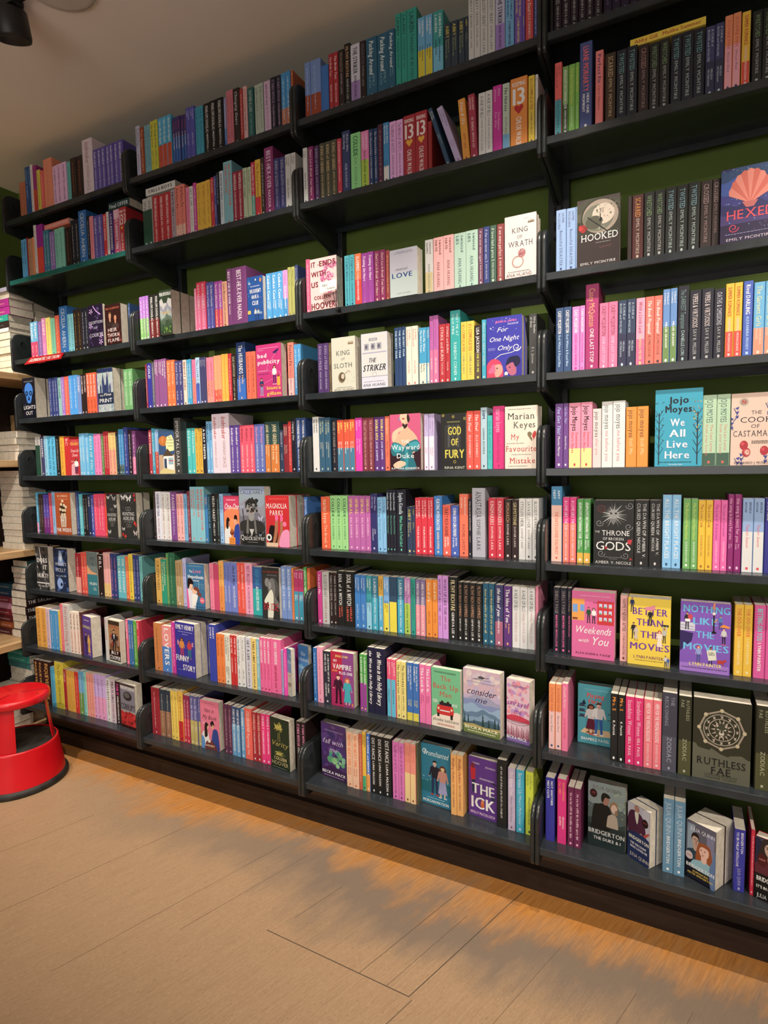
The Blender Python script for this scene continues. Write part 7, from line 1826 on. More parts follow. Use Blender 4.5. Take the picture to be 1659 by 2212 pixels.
('R', 1, 9, -0.022, 0.2225, [1.1766, 1.2, 1.2226, 1.2382], '66a/cb6@.5', 'ddf/ffd', 'i', 'Into the Woods|JENNY/HOLIDAY', 0),
('F', 1, 9, -0.027, 0.2176, [1.2445, 1.3489], -0.024, 0.03, 1, 'mybook', ['face-out book showing not in my book above a couple on pink, bottom shelf, second bay']),
('R', 1, 9, -0.022, 0.2178, [1.375, 1.3949, 1.4166], '635', 'c9a', 'n', '~', 0),
('R', 1, 9, -0.022, 0.2152, [1.4178, 1.4425, 1.4656], '358/6ad@.35', 'fff', 'b', 'POINT OF RETREAT|COLLEEN HOOVER', 0),
('R', 1, 9, -0.022, 0.2114, [1.4669, 1.4874], '6ad', 'fff', 'b', 'NOVEMBER 9|COLLEEN HOOVER', 0),
('R', 1, 9, -0.022, 0.2202, [1.4886, 1.5267], 'f65', 'fdc/fee', 'i', 'COLLEEN HOOVER|Regretting You', ['red book reading regretting you, bottom shelf, second bay']),
('R', 1, 9, -0.022, 0.2101, [1.5285, 1.551, 1.5738], 'b23', 'fcb/fee', 'b', 'HOPELESS|COLLEEN HOOVER', 0),
('R', 1, 9, -0.022, 0.2112, [1.575, 1.5983, 1.6208], 'f28', 'fcd/fff', 'b', 'MERRY|COLLEEN HOOVER', 0),
('F', 1, 9, -0.026, 0.2123, [1.6257, 1.7296], -0.038, 0.035, 1, 'verity', ['face-out book showing a gold scribble on black, bottom shelf, second bay']),
('R', 1, 9, -0.022, 0.2127, [1.7517, 1.7762, 1.7971], '322', 'f9c/fff', 'b', 'IT ENDS WITH US|COLLEEN HOOVER', 0),
('R', 0, 1, 0.02, 0.1711, [0.1206, 0.1449, 0.1698], 'c75', '733', 'n', '~', 0),
('R', 0, 1, 0.02, 0.2339, [0.172, 0.1974, 0.2133], '259', '8be', 'n', 'CECELIA AHERN|', 0),
('R', 0, 1, 0.02, 0.2367, [0.2133, 0.2327], 'eee', 'a28', 'n', '~', 0),
('R', 0, 1, 0.02, 0.2277, [0.2334, 0.2619], 'a28/d42@.5', 'fc5', 'n', '', 0),
('R', 0, 1, 0.02, 0.1995, [0.2633, 0.2894], 'ed4', '433', 'n', '~', 0),
('R', 0, 1, 0.02, 0.189, [0.2901, 0.3153], 'f66', 'fcc', 'n', '~', 0),
('R', 0, 1, 0.02, 0.2343, [0.3181, 0.3828], 'f97', 'c65', 'n', '~', ['peach book just before love unwritten, top shelf, leftmost bay']),
('R', 0, 1, 0.02, 0.187, [0.3855, 0.4174, 0.4516, 0.4907], 'fcf', '848', 'b', 'LOVE UNWRITTEN|LAUREN ASHER', 0),
('R', 0, 1, 0.02, 0.1815, [0.4926, 0.5162], '6cc', '366', 'n', '~', 0),
('R', 0, 1, 0.02, 0.1915, [0.5175, 0.5577, 0.605], '322', 'c63', 'n', '~', 0),
('R', 0, 1, 0.02, 0.2487, [0.6069, 0.6764], 'ede', 'b88', 'i', 'Icebreaker|HANNAH GRACE', ['white book reading icebreaker, top shelf, leftmost bay']),
('R', 0, 1, 0.02, 0.1891, [0.6788, 0.7065, 0.7339, 0.7623, 0.7892, 0.8159, 0.8423, 0.876], '65b', 'eef', 'i', 'Icebreaker|HANNAH GRACE', 0),
('R', 0, 2, 0.02, 0.1929, [0.1059, 0.1274, 0.1503], '5bf', '248', 'i', 'The Memory of Us|', 0),
('R', 0, 2, 0.02, 0.1978, [0.1518, 0.1616], 'a23', 'fcc', 'n', '', 0),
('R', 0, 2, 0.02, 0.1868, [0.1624, 0.194], 'c97', '733', 'n', '~', 0),
('R', 0, 2, 0.02, 0.1895, [0.1955, 0.2104], 'f96', 'fff', 'n', '', 0),
('R', 0, 2, 0.02, 0.244, [0.2119, 0.2327], 'eee', '828', 'n', '~', 0),
('R', 0, 2, 0.02, 0.2398, [0.2334, 0.2841], 'a1a/e43@.45', 'fd3', 'n', '', ['magenta book, seventh along the second shelf, leftmost bay']),
('R', 0, 2, 0.02, 0.2032, [0.2855, 0.3087, 0.331], '38a', 'def', 'n', '~', 0),
('R', 0, 2, 0.02, 0.1876, [0.3325, 0.3503, 0.3702], '97c', 'eef', 'n', '~', 0),
('R', 0, 2, 0.02, 0.1931, [0.3717, 0.4055, 0.4451], '8dc', '366', 'n', '~', 0),
('R', 0, 2, 0.02, 0.1842, [0.45, 0.4925], '322', 'a76', 'n', '~', 0),
('R', 0, 2, 0.02, 0.209, [0.4965, 0.5236, 0.5525], '223', 'ccd', 'i', '~', 0),
('R', 0, 2, 0.02, 0.2393, [0.5538, 0.608], '27c', 'def', 'n', 'CECELIA AHERN|', ['blue book reading a name in small capitals, second shelf, leftmost bay']),
('R', 0, 2, 0.02, 0.2069, [0.61, 0.6289], '223', 'abc', 'n', '~', 0),
('R', 0, 2, 0.02, 0.2009, [0.6296, 0.6555], 'f9a', 'd36', 'n', '~', 0),
('R', 0, 2, 0.02, 0.1953, [0.6568, 0.6895, 0.7218], '65b', 'ddf', 'i', 'Icebreaker|HANNAH GRACE', 0),
('R', 0, 2, 0.02, 0.192, [0.7231, 0.7451], 'e34', 'fee', 'b', 'DIRTY DIANA|', 0),
('R', 0, 2, 0.02, 0.1975, [0.7457, 0.7619], 'eee', '556', 'n', '~', 0),
('R', 0, 2, 0.02, 0.1918, [0.7632, 0.7917], '428', 'eee', 'b', 'LOVE REDESIGNED|', 0),
('R', 0, 2, 0.02, 0.1955, [0.7941, 0.8308], 'fbd/d58@.2', 'fff', 'b', 'LOVE UNWRITTEN|', 0),
('R', 0, 2, 0.02, 0.1974, [0.8326, 0.861, 0.8778], 'c23', 'fee', 'B', 'BINDING/13|CHLOE WALSH', 0),
('H', 0, 2, 0.025, 0.0266, [0.2925, 0.4809], 'f87', 'fdd', 2.6362, 'LOVE REDEMPTION', 0),
('H', 0, 2, 0.025, 0.0358, [0.7588, 0.8966], '244', 'def', 2.6305, 'Final OFFER', 0),
('R', 0, 3, 0.02, 0.1795, [0.1369, 0.1696, 0.1998], '6be/d47@.55', 'fff', 'b', 'Regular|~', 0),
('R', 0, 3, 0.02, 0.176, [0.2005, 0.2297], '96b', 'dcf', 'n', '~', 0),
('R', 0, 3, 0.02, 0.188, [0.2304, 0.2622], 'e8c', 'fff', 'b', 'CASEY|~', 0),
('R', 0, 3, 0.02, 0.1861, [0.263, 0.301], 'fe7', 'a84', 'n', '~', 0),
('R', 0, 3, 0.02, 0.1789, [0.3017, 0.3357], '8db', '376', 'n', '~', 0),
('R', 0, 3, 0.02, 0.1876, [0.3372, 0.3679], 'f64', 'fdc', 'n', '~', 0),
('R', 0, 3, 0.02, 0.225, [0.3715, 0.4314], '27c', 'def', 'n', 'CECELIA AHERN|', ['blue book reading a name in small capitals, third shelf, leftmost bay']),
('R', 0, 3, 0.02, 0.1817, [0.4328, 0.4522, 0.4743], '8de', '267', 'n', '~', 0),
('R', 0, 3, 0.02, 0.1976, [0.4764, 0.5065, 0.5343], '322', 'b94', 'n', '~', 0),
('R', 0, 3, 0.02, 0.1961, [0.535, 0.5592, 0.5839], '223', 'ccd', 'n', '~', 0),
('F', 0, 3, 0.0, 0.1915, [0.6125, 0.7146], 0.0, 0.015, 1, 'deception', ['face-out book showing deception of courts on purple, third shelf, leftmost bay']),
('F', 0, 3, 0.0, 0.1775, [0.7291, 0.8328], 0.0, 0.04, 1, 'heir', ['face-out book showing heir thorn flame above two men, third shelf, leftmost bay']),
('R', 0, 3, 0.02, 0.1744, [0.8585, 0.8706], '358', 'bcf', 'n', '~', 0),
('F', 0, 4, 0.022, 0.2089, [0.0396, 0.1422], 0.022, 0.06, 2, 'lights', ['face-out book showing lights out under a blue skull, fourth shelf, leftmost bay', None]),
('R', 0, 4, 0.036, 0.1969, [0.2318, 0.2563, 0.2791, 0.3048], '348', 'cce', 'n', '~', 0),
('R', 0, 4, 0.036, 0.1931, [0.3056, 0.331], '9cc', '376', 'b', 'END GAME|', 0),
('R', 0, 4, 0.036, 0.1942, [0.3318, 0.3555], 'a7d', 'fef', 'n', '~', 0),
('R', 0, 4, 0.036, 0.1935, [0.3563, 0.3894], 'f65', 'fdb', 'n', '~', 0),
('R', 0, 4, 0.036, 0.1952, [0.3908, 0.4214, 0.4525], '4af', 'fff', 'n', '~', 0),
('R', 0, 4, 0.036, 0.1898, [0.4532, 0.4803], '79d', 'eef', 'b', 'FOUND|', 0),
('R', 0, 4, 0.036, 0.1942, [0.4817, 0.503, 0.5227], '322', 'fdd', 'b', 'SCORCHED|', 0),
('R', 0, 4, 0.036, 0.1951, [0.5234, 0.5465, 0.5687, 0.5935], 'f63', 'fee/722', 'b', 'BOOK PEOPLE|~', 0),
('R', 0, 4, 0.036, 0.1844, [0.5949, 0.6038], '748', 'fff', 'n', '', 0),
('F', 0, 4, 0.022, 0.2044, [0.6238, 0.7324], 0.022, 0.04, 2, 'print', ['face-out book showing the fine print under a castle, fourth shelf, leftmost bay', None]),
('R', 0, 4, 0.036, 0.1894, [0.7869, 0.8164, 0.8475], '7b7', 'dfd', 'n', 'TERMS AND CONDITIONS|', 0),
('R', 0, 5, 0.036, 0.2019, [0.0938, 0.1346], 'ccc/254@.22', '444/ded', 's', 'WICKED II|', 0),
('R', 0, 5, 0.036, 0.2002, [0.1377, 0.1638], '447', 'eee', 'b', 'REDEEMED|', 0),
('R', 0, 5, 0.036, 0.204, [0.1654, 0.1928], '9df', '356', 'n', '~', 0),
('R', 0, 5, 0.036, 0.2004, [0.1936, 0.2254, 0.2585], '5cf', '246', 'i', 'The Memory of Us|', 0),
('R', 0, 5, 0.036, 0.2026, [0.26, 0.292], '222', 'ccc', 'n', '~', 0),
('R', 0, 5, 0.036, 0.1965, [0.2935, 0.3281], 'fb2', '633', 'i', '~', 0),
('R', 0, 5, 0.036, 0.1927, [0.3289, 0.3698], 'd22', 'fcc', 'n', 'BC', 0),
('F', 0, 5, 0.027, 0.1784, [0.3857, 0.4422], 0.037, 0.02, 1, 'dream', 0),
('R', 0, 5, 0.036, 0.2045, [0.4451, 0.4659, 0.4888, 0.5122], '7cf', 'fff', 'b', '~|TESSA BAILEY', 0),
('R', 0, 5, 0.036, 0.1994, [0.5129, 0.5509], '4be', 'def', 'b', 'PIECES OF YOU|', 0),
('R', 0, 5, 0.036, 0.1977, [0.553, 0.5787, 0.6049], 'f8c', 'a46', 'i', '~', 0),
('R', 0, 5, 0.036, 0.1887, [0.6063, 0.6227], '695', 'dec', 'n', '~', 0),
('R', 0, 5, 0.036, 0.2061, [0.624, 0.6404, 0.6573], 'c23', 'fdd', 'n', '~', 0),
('R', 0, 5, 0.036, 0.1992, [0.6586, 0.6842, 0.7075], 'fd8/fa9@.4', 'c63', 'i', '~', 0),
('R', 0, 5, 0.036, 0.1979, [0.7115, 0.7287], '234', '899', 'n', '~', 0),
('R', 0, 5, 0.036, 0.2126, [0.73, 0.7471, 0.7641], '39d/565@.78', 'def', 'n', '~', 0),
('R', 0, 5, 0.036, 0.2199, [0.7654, 0.7932], '349', 'ddf', 'n', '~', 0),
('R', 0, 5, 0.036, 0.2075, [0.7945, 0.8209], '323', 'ddd', 'i', '~', 0),
('R', 0, 5, 0.036, 0.2019, [0.8221, 0.8463], '848/f8b@.6', 'fdf', 'i', '~', 0),
('R', 0, 6, 0.046, 0.2115, [0.0524, 0.0708], '4be/f9c@.75', 'fff', 'n', '~', 0),
('R', 0, 6, 0.046, 0.2038, [0.0725, 0.0917, 0.1116], '433', 'a98', 'n', '~', 0),
('R', 0, 6, 0.046, 0.2014, [0.1132, 0.1371, 0.1608], '54b/828@.6', 'dcf', 'n', '~', 0),
('R', 0, 6, 0.046, 0.2094, [0.1616, 0.1851], 'd46', 'fcc', 'n', '~', 0),
('R', 0, 6, 0.046, 0.2146, [0.1867, 0.2109], '9cf', '248', 'n', '~', 0),
('F', 0, 6, 0.022, 0.2134, [0.2501, 0.3713], 0.022, 0.03, 1, 'weeds', ['face-out book showing a vase of daisies on orange, sixth shelf, leftmost bay']),
('R', 0, 6, 0.046, 0.2128, [0.3782, 0.401], '248', '9cf', 'n', '~', 0),
('R', 0, 6, 0.046, 0.2055, [0.4025, 0.4296], '5cd', 'eff', 'n', '~', 0),
('R', 0, 6, 0.046, 0.2032, [0.4311, 0.4498, 0.4677], '222', 'ccc', 'n', '~', 0),
('R', 0, 6, 0.046, 0.201, [0.4692, 0.4928], '236', 'eee', 'b', 'DARK~|', 0),
('R', 0, 6, 0.046, 0.2012, [0.4935, 0.5141], '45b', 'fff', 'n', '~', 0),
('R', 0, 6, 0.046, 0.2061, [0.5148, 0.5439, 0.5662, 0.5934], 'f47', 'fdd', 'n', '~', 0),
('R', 0, 6, 0.046, 0.2041, [0.5942, 0.6077], 'f43', 'fee', 'i', 'False Ever After|', 0),
('F', 0, 6, 0.027, 0.2077, [0.6337, 0.7073], 0.027, 0.02, 1, 'adeline', ['face-out book showing white butterflies on black, first of two, sixth shelf, leftmost bay']),
('F', 0, 6, 0.022, 0.214, [0.7381, 0.8448], 0.022, 0.04, 2, 'adelinetwo', ['face-out book showing red petals and butterflies on black, sixth shelf, leftmost bay', None]),
('F', 0, 7, 0.027, 0.2263, [0.0521, 0.1574], 0.027, 0.03, 1, 'hurt', ['face-out book showing does it hurt in white, seventh shelf, leftmost bay']),
('F', 0, 7, 0.027, 0.223, [0.202, 0.3137], 0.027, 0.05, 1, 'molly', ['face-out book showing a blue tinted figure, seventh shelf, leftmost bay']),
('R', 0, 7, 0.04, 0.2035, [0.3563, 0.3976], 'b23/fa9@.6', 'fff', 'b', '~', 0),
('R', 0, 7, 0.04, 0.2108, [0.4006, 0.4241, 0.4444], 'f54', 'fdb', 'n', '~', 0),
('F', 0, 7, 0.037, 0.2137, [0.45, 0.5265], 0.037, 0.015, 1, 'friends', ['face-out book showing a plain teal lower half, seventh shelf, leftmost bay']),
('R', 0, 7, 0.04, 0.205, [0.5265, 0.5686], '322', 'eee', 'b', 'KILL|', 0),
('R', 0, 7, 0.04, 0.217, [0.57, 0.5944, 0.6194], 'fbb/fd8@.7', 'c64', 'n', '~', 0),
('R', 0, 7, 0.04, 0.2148, [0.6208, 0.6406, 0.6637], '348', 'f8b', 'n', '~', 0),
('R', 0, 7, 0.04, 0.2054, [0.67, 0.6978, 0.7261], '6cd', 'fff', 'b', 'THE TATTOOIST|', 0),
('R', 0, 7, 0.04, 0.2061, [0.7274, 0.7493], 'f73', 'fdb', 'n', '~', 0),
('R', 0, 7, 0.04, 0.2191, [0.75, 0.7784], 'fd3', '433', 'i', '~', 0),
('R', 0, 7, 0.04, 0.2161, [0.7804, 0.8006, 0.8233], '348', 'cce', 'n', '~', 0),
('R', 0, 7, 0.04, 0.2114, [0.8239, 0.8431], '7cc', '255', 'n', '~', 0),
('R', 0, 8, -0.008, 0.2094, [0.0768, 0.1184, 0.1587], 'fb4', 'a62', 's', 'CROWNED FLAME|', 0),
('R', 0, 8, -0.008, 0.2096, [0.1603, 0.1912], 'ecd', '657', 'n', '~', 0),
('R', 0, 8, -0.008, 0.205, [0.1928, 0.2266, 0.2616], '4ae', 'def', 'i', '~', 0),
('R', 0, 8, -0.008, 0.2093, [0.2632, 0.279], 'fd4', 'a62', 'n', '~', 0),
('R', 0, 8, -0.008, 0.2465, [0.2806, 0.3018], 'f78', 'fdd', 's', '~', 0),
('R', 0, 8, -0.008, 0.246, [0.3026, 0.3523], 'ddd', 'c44', 's', "Everybody's Doing It|", ["white book reading everybody's doing it, eighth shelf, leftmost bay"]),
('R', 0, 8, -0.008, 0.2131, [0.3538, 0.3791, 0.4043, 0.4292], 'fed', '322/c33', 'b', 'You Took the|LAUREN FORSYTHE', 0),
('R', 0, 8, -0.008, 0.2182, [0.4307, 0.4456], '633', 'c97', 'n', '~', 0),
('F', 0, 8, -0.002, 0.2034, [0.4456, 0.5365], -0.022, 0.05, 1, 'purple', ['face-out book showing a cartoon couple on purple, eighth shelf, leftmost bay']),
('R', 0, 8, -0.008, 0.2101, [0.6177, 0.6382], 'ddd', 'c33/c64', 's', 'JILLY COOPER|', 0),
('F', 0, 8, -0.012, 0.2068, [0.6462, 0.7466], -0.022, 0.025, 1, 'jilly', ['face-out book showing a crowd of men in suits, eighth shelf, leftmost bay']),
('R', 0, 8, -0.008, 0.2161, [0.7666, 0.7828], 'f69', 'fff', 'b', 'PLAY FICTION|', 0),
('R', 0, 8, -0.008, 0.2155, [0.7841, 0.8002, 0.8162], '37b', 'fff', 'b', '~|KATIE COTUGNO', 0),
('R', 0, 8, -0.008, 0.2145, [0.8189, 0.8401], '6b4', 'efe', 'n', '~', 0),
('R', 0, 8, -0.008, 0.217, [0.842, 0.8585], 'e35', 'fee', 'b', 'RULE|JAY CROWNOVER', 0),
('R', 0, 9, -0.022, 0.233, [0.054, 0.0903, 0.1262, 0.1902], '422', 'fb5', 'b', 'INQUEVERSATE|', [None, None, 'dark maroon book reading inqueversate, third of three, bottom shelf, leftmost bay']),
('R', 0, 9, -0.022, 0.2118, [0.1919, 0.2259], '5cf', '247', 'n', '~', 0),
('R', 0, 9, -0.022, 0.2462, [0.2276, 0.2954], 'fe3', '753', 's', 'The Villain Edit|LANA FERGUSON', ['yellow book reading the villain edit, bottom shelf, leftmost bay']),
('R', 0, 9, -0.022, 0.2136, [0.297, 0.3179], 'c23', 'fdd', 'b', 'COP UP|', 0),
('R', 0, 9, -0.022, 0.2127, [0.3195, 0.3515, 0.3831], 'fb3', 'fe8', 'n', '~', 0),
('R', 0, 9, -0.022, 0.2134, [0.3847, 0.4145], 'e32', 'fdb', 'n', '~', 0),
('R', 0, 9, -0.022, 0.2232, [0.416, 0.4548], '6be/7a5@.5', 'fff', 'n', '~', 0),
('R', 0, 9, -0.022, 0.2213, [0.4563, 0.4747], '9ed', '376', 'n', '~', 0),
('R', 0, 9, -0.022, 0.2216, [0.4755, 0.4946, 0.512, 0.5294], 'fa9', 'c55', 'n', '~', 0),
('R', 0, 9, -0.022, 0.2247, [0.5309, 0.5526, 0.5749, 0.6184], 'dbf/fad@.5', '446', 'n', '~', 0),
('R', 0, 9, -0.022, 0.2156, [0.6213, 0.6511], 'eee', '333/766', 'b', 'FALLS BOYS|PENELOPE', 0),
('R', 0, 9, -0.022, 0.2153, [0.6518, 0.6864], 'dcd', '433/866', 'b', 'PIRATE GIRLS|PENELOPE', 0),
('R', 0, 9, -0.022, 0.2108, [0.6878, 0.722], '322', 'f4b/fff', 'b', 'PUNK 57|PENELOPE DOUGLAS', 0),
('F', 0, 9, -0.032, 0.2195, [0.7373, 0.8482], -0.042, 0.04, 1, 'corrupt', ['face-out book showing a red stain under grey letters, bottom shelf, leftmost bay']),
]


PCX = {}
STUFF = MB()
STUFF_PAGE = []


def depth_for(h, Y):
    d = .128 if h < .21 else .150 if h < .235 else .158
    return min(d, UP_Y - Y - .006)


def place_book(label, loc, cover_me, page_me, cat_group, roty=0.0, rotz=0.0, name='book'):
    t = tag(empty(name, loc), label, 'book', cat_group)
    t.rotation_euler = (0, roty, rotz)
    link('cover', cover_me, t)
    link('page_block', page_me, t)
    return t


def add_stuff(cov, pag, loc, roty=0.0, rotz=0.0):
    M = Matrix.Rotation(rotz, 3, 'Z') @ Matrix.Rotation(roty, 3, 'Y')
    for o in (cov, pag):
        STUFF.join(o, M, loc)


def emit(label, loc, cov, pag, group, roty=0.0, rotz=0.0, cache=None):
    if label:
        if cache is None or 'c' not in cache:
            cm, pm = cov.mesh('cover', [M_print]), pag.mesh('page_block', [M_print, M_page], colour=False)
            if cache is not None:
                cache['c'], cache['p'] = cm, pm
        else:
            cm, pm = cache['c'], cache['p']
        place_book(label, loc, cm, pm, group, roty, rotz)
    else:
        add_stuff(cov, pag, loc, roty, rotz)


def build_books():
    for e in BOOKS:
        kind, k, r = e[0], e[1], e[2]
        z = SHELF_Z[r - 1] + .0004
        group = f'books on the {ORD[r-1]} shelf, {BAYS[k]}'
        if kind == 'R':
            Y, h, xs, bg, fg, st, txt, labs = e[3:11]
            caches = {}
            for i in range(len(xs) - 1):
                w = round(xs[i + 1] - xs[i] - .0006, 4)
                rng = random.Random(txt + bg)
                hh = h
                d = depth_for(hh, Y)
                wq = min(w, .075)
                key = round(wq, 3)
                cov, pag = MB(), MB()
                cover_geo(cov, wq, hh, d, ink(bg))
                spine_art(cov, wq, hh, bg, fg, st, txt, rng)
                pages_geo(pag, wq, hh, d)
                lab = labs[i] if labs else None
                jig = random.uniform(-.0025, .0025) if i else 0.0
                emit(lab, (xs[i] + .0003, Y + jig, z), cov, pag, group)
        elif kind == 'L':
            Y, h, xs, bg, fg, st, txt, labs, ang = e[3:12]
            w = xs[1] - xs[0] - .0006
            w = w * math.cos(math.radians(ang))
            cov, pag = MB(), MB()
            cover_geo(cov, w, h, .125, ink(bg))
            spine_art(cov, w, h, bg, fg, st, txt, random.Random(txt))
            pages_geo(pag, w, h, .125)
            a = -math.radians(ang)
            # leans toward -x: the lower left corner lifts, keep the lowest point on the shelf
            lift = 0.0
            emit(labs[0] if labs else None, (xs[0] + .0003, Y, z + lift + w * math.sin(math.radians(max(0, -ang)))), cov, pag, group, a)
        elif kind == 'H':
            Y, T, xs, bg, fg, zz, txt, labs = e[3:11]
            L = xs[1] - xs[0]
            cov, pag = MB(), MB()
            cover_geo(cov, T, L, .13, ink(bg))
            spine_text(cov, txt, 'b' if fg != '244' else 's', T * .12, T * .88, L * .06, L * .94, ink(fg), .00009, .6, True)
            pages_geo(pag, T, L, .13)
            # lay it down: spine top turns to the left end
            R = ((0, 0, -1), (0, 1, 0), (1, 0, 0))
            for o in (cov, pag):
                o.v = [(L - q[2], q[1], q[0]) for q in o.v]
            emit(labs[0] if labs else None, (xs[0], Y, zz + .0005), cov, pag, group)
        else:
            Y, h, xs, Yb, T, n, art, labs = e[3:11]
            W = math.hypot(xs[1] - xs[0], Yb - Y)
            rz = math.atan2(Yb - Y, xs[1] - xs[0])
            bgc, fn, side = COVERS[art]
            for i in range(n):
                cov, pag = MB(), MB()
                cover_geo(cov, T, h, W, ink(side or bgc), True)
                if i == 0:
                    a = Art(cov, W, h)
                    a.R(0, 0, 1, 1, bgc)
                    fn(a)
                pages_geo(pag, T, h, W, True)
                off = (T + .0008) * i
                loc = (xs[0] - math.sin(rz) * off, Y + math.cos(rz) * off, z)
                if i:
                    loc = (loc[0] + random.uniform(-.002, .003), loc[1], z)
                emit(labs[i] if labs else None, loc, cov, pag, group, 0.0, rz)


build_books()
# ------------------------------------------------------------------ wooden shelf unit on the left wall and its book stacks
WOOD_Z = [0.085, 0.555, 1.04, 1.52, 1.975]
t = tag(empty('wooden_shelf_unit', (RX0, -0.6, 0)), 'pale wooden shelf unit with rounded corners holding book stacks, behind the red stool', 'shelf unit')


def rounded_plan(x1, y0, y1, R, inset=0.0):
    p = [(0.002, y0), (x1, y0)]
    for i in range(9):
        a = PI / 2 * i / 8
        p.append((x1 - R + R * math.cos(a), y1 - R + R * math.sin(a)))
    p.append((0.002, y1))
    return p


for z in WOOD_Z:
    b = MB()
    b.prism(rounded_plan(.325, -1.0, .87, .10), 2, z - .035, z)
    part('shelf_board', b, M_pine, t, bevel=.002)
b = MB()
b.prism(rounded_plan(.30, -.98, .85, .09), 2, 0.0, .05)
part('base', b, M_plinth, t)
b = MB()
b.box(.002, .018, -1.0, .87, .05, 1.94)
part('back_panel', b, M_plinth, t)
b = MB()
b.box(.018, .30, -1.0, -.97, .05, 1.94)
part('side_panel', b, M_pine, t)


def flat_book(side, x1, y0, z, T, bg, fg, txt, label, L=.198, D=.128, name='book'):
    """book lying flat; side is where its spine faces: f towards the room front, r along the shelf, b away"""
    cov, pag = MB(), MB()
    cover_geo(cov, T, L, D, ink(bg))
    if txt:
        if txt == '~':
            scrap(cov, T, L * .2, L * .9, ink(fg), .00009, random.Random(z))
        else:
            spine_text(cov, txt, 'b', T * .12, T * .88, L * .08, L * .95, ink(fg), .00009, .55)
    pages_geo(pag, T, L, D)
    for o in (cov, pag):
        q = np.array(o.v)
        if side == 'f':
            v = np.stack([x1 - q[:, 2], y0 + q[:, 1], z + q[:, 0]], 1)
        elif side == 'r':
            v = np.stack([x1 - q[:, 1], y0 + L - q[:, 2], z + q[:, 0]], 1)
        else:
            v = np.stack([x1 - q[:, 2], y0 + D - q[:, 1], z + q[:, 0]], 1)
        o.v = [tuple(p) for p in v]
    if label:
        c = np.array([x1 - .07, y0 + .06, z])
        for o in (cov, pag):
            o.v = [tuple(np.array(p) - c) for p in o.v]
        place_book(label, tuple(c), cov.mesh('cover', [M_print]), pag.mesh('page_block', [M_print, M_page], colour=False), 'books stacked flat on the wooden shelves')
    else:
        add_stuff(cov, pag, (0, 0, 0))


def stack(z, x1, y0, books):
    rng = random.Random(int(z * 1000 + y0 * 100))
    for side, T, bg, fg, txt, label in books:
        flat_book(side, x1 + rng.uniform(-.012, .0), y0 + rng.uniform(-.006, .006), z + .0004, T - .001, bg, fg, txt, label, .198 if x1 > -.15 else .132)
        z += T


P = lambda n, T=.036, bg='ccb', s='b': [(s, T, bg, '333', '', None)] * n
stack(WOOD_Z[4], -.03, .158, P(11, .036) + [('b', .022, 'eee', '222', '', None), ('f', .042, '1a9', 'cfe', '~', 'teal book lying second from the top of the stack above the romantic fiction sign'), ('f', .042, '1a9', 'cfe', '~', 'teal book lying on top of the stack above the romantic fiction sign')])
stack(WOOD_Z[4], -.028, .022, P(6, .036) + [('f', .022, 'eee', '347', 'A', None), ('f', .034, '322', '777', '~', 'dark book lying under the teal one in the magenta stack'), ('f', .034, '1a9', 'cfe', '~', 'teal book lying under two magenta ones, on the wooden shelf'),
      ('f', .042, 'b19', 'fd9', '~', 'lower magenta book lying in the stack behind the shelf end'), ('f', .042, 'b19', 'fd9', '~', 'upper magenta book lying in the stack behind the shelf end')] + P(1, .032) + [('f', .022, 'cce', '436', 'A', None)])
stack(WOOD_Z[3], -.03, .025, [('b', .050, '325', 'fff', '', 'navy book under cream page blocks, on the second wooden shelf from the top')] + P(3, .036) )
stack(WOOD_Z[3], -.115, .160, P(1, .034, s='f'))
for i, (bg, fg, tx, lb, xx, zz) in enumerate((('a85', '432', '', None, -.318, .036), ('544', 'ddd', '', None, -.282, .036), ('a33', 'edd', 'SARAH', 'upright dark red book with a pale name, on the wooden shelf at the left edge', -.246, .036), ('346', 'ccd', 'MAAS', 'upright navy book beside the dark red one on the wooden shelf', -.206, .036),
                                             ('222', 'ccc', 'MAAS', None, -.120, 0), ('a33', 'edd', 'MAAS', None, -.082, 0))):
    cov, pag = MB(), MB()
    cover_geo(cov, .034, .225, .13, ink(bg))
    if tx:
        spine_text(cov, tx, 's', .006, .028, .06, .20, ink(fg), .00009, .7)
    pages_geo(pag, .034, .225, .13)
    emit(lb, (xx, .160, WOOD_Z[3] + .0005 + zz), cov, pag, 'books standing on the wooden shelves')
stack(WOOD_Z[2], -.03, .028, P(12, .0355, 'ddc'))
stack(WOOD_Z[2], -.035, .165, [('f', .036, 'c23', 'fff', '', 'red-edged book at the bottom of the stack on the rounded wooden shelf'), ('f', .036, '3a6', 'fff', '', None)] + P(5) + [('f', .030, '36a', 'fb4', '~', None), ('f', .030, '36a', 'fb4', '~', None), ('f', .030, '222', 'eee', '~', None)])
_s = [('r', .044, '322', 'eee', 'THE SACRIFICE', None)] * 3 + [('r', .044, '322', 'eee', 'THE SACRIFICE', 'black book with white capitals, second of the lower pair behind the shelf end'), ('r', .044, '322', 'eee', 'THE SACRIFICE', 'black book with white capitals, upper of the pair behind the shelf end'),
      ('r', .040, '323', 'ec6', 'Powerless', 'black book with gold blackletter lying above the white-lettered pair')]
stack(WOOD_Z[1], -.03, .012, _s)
stack(WOOD_Z[1] + .26, -.034, .030, [('r', .034, '424', 'ccd', '~', None), ('r', .030, '826', 'fff', '', None), ('r', .030, 'c93', 'fff', '', None), ('r', .034, '39a', 'fff', '', None), ('r', .034, '355', 'dee', '~', 'dark green topped book on top of the white page stack behind the stool')])
stack(WOOD_Z[1], -.172, .02, [('f', .036, c, 'ecc', '~', None) for c in ('522', 'a52', '622', '823', 'c8a', '834', '246', '256')])
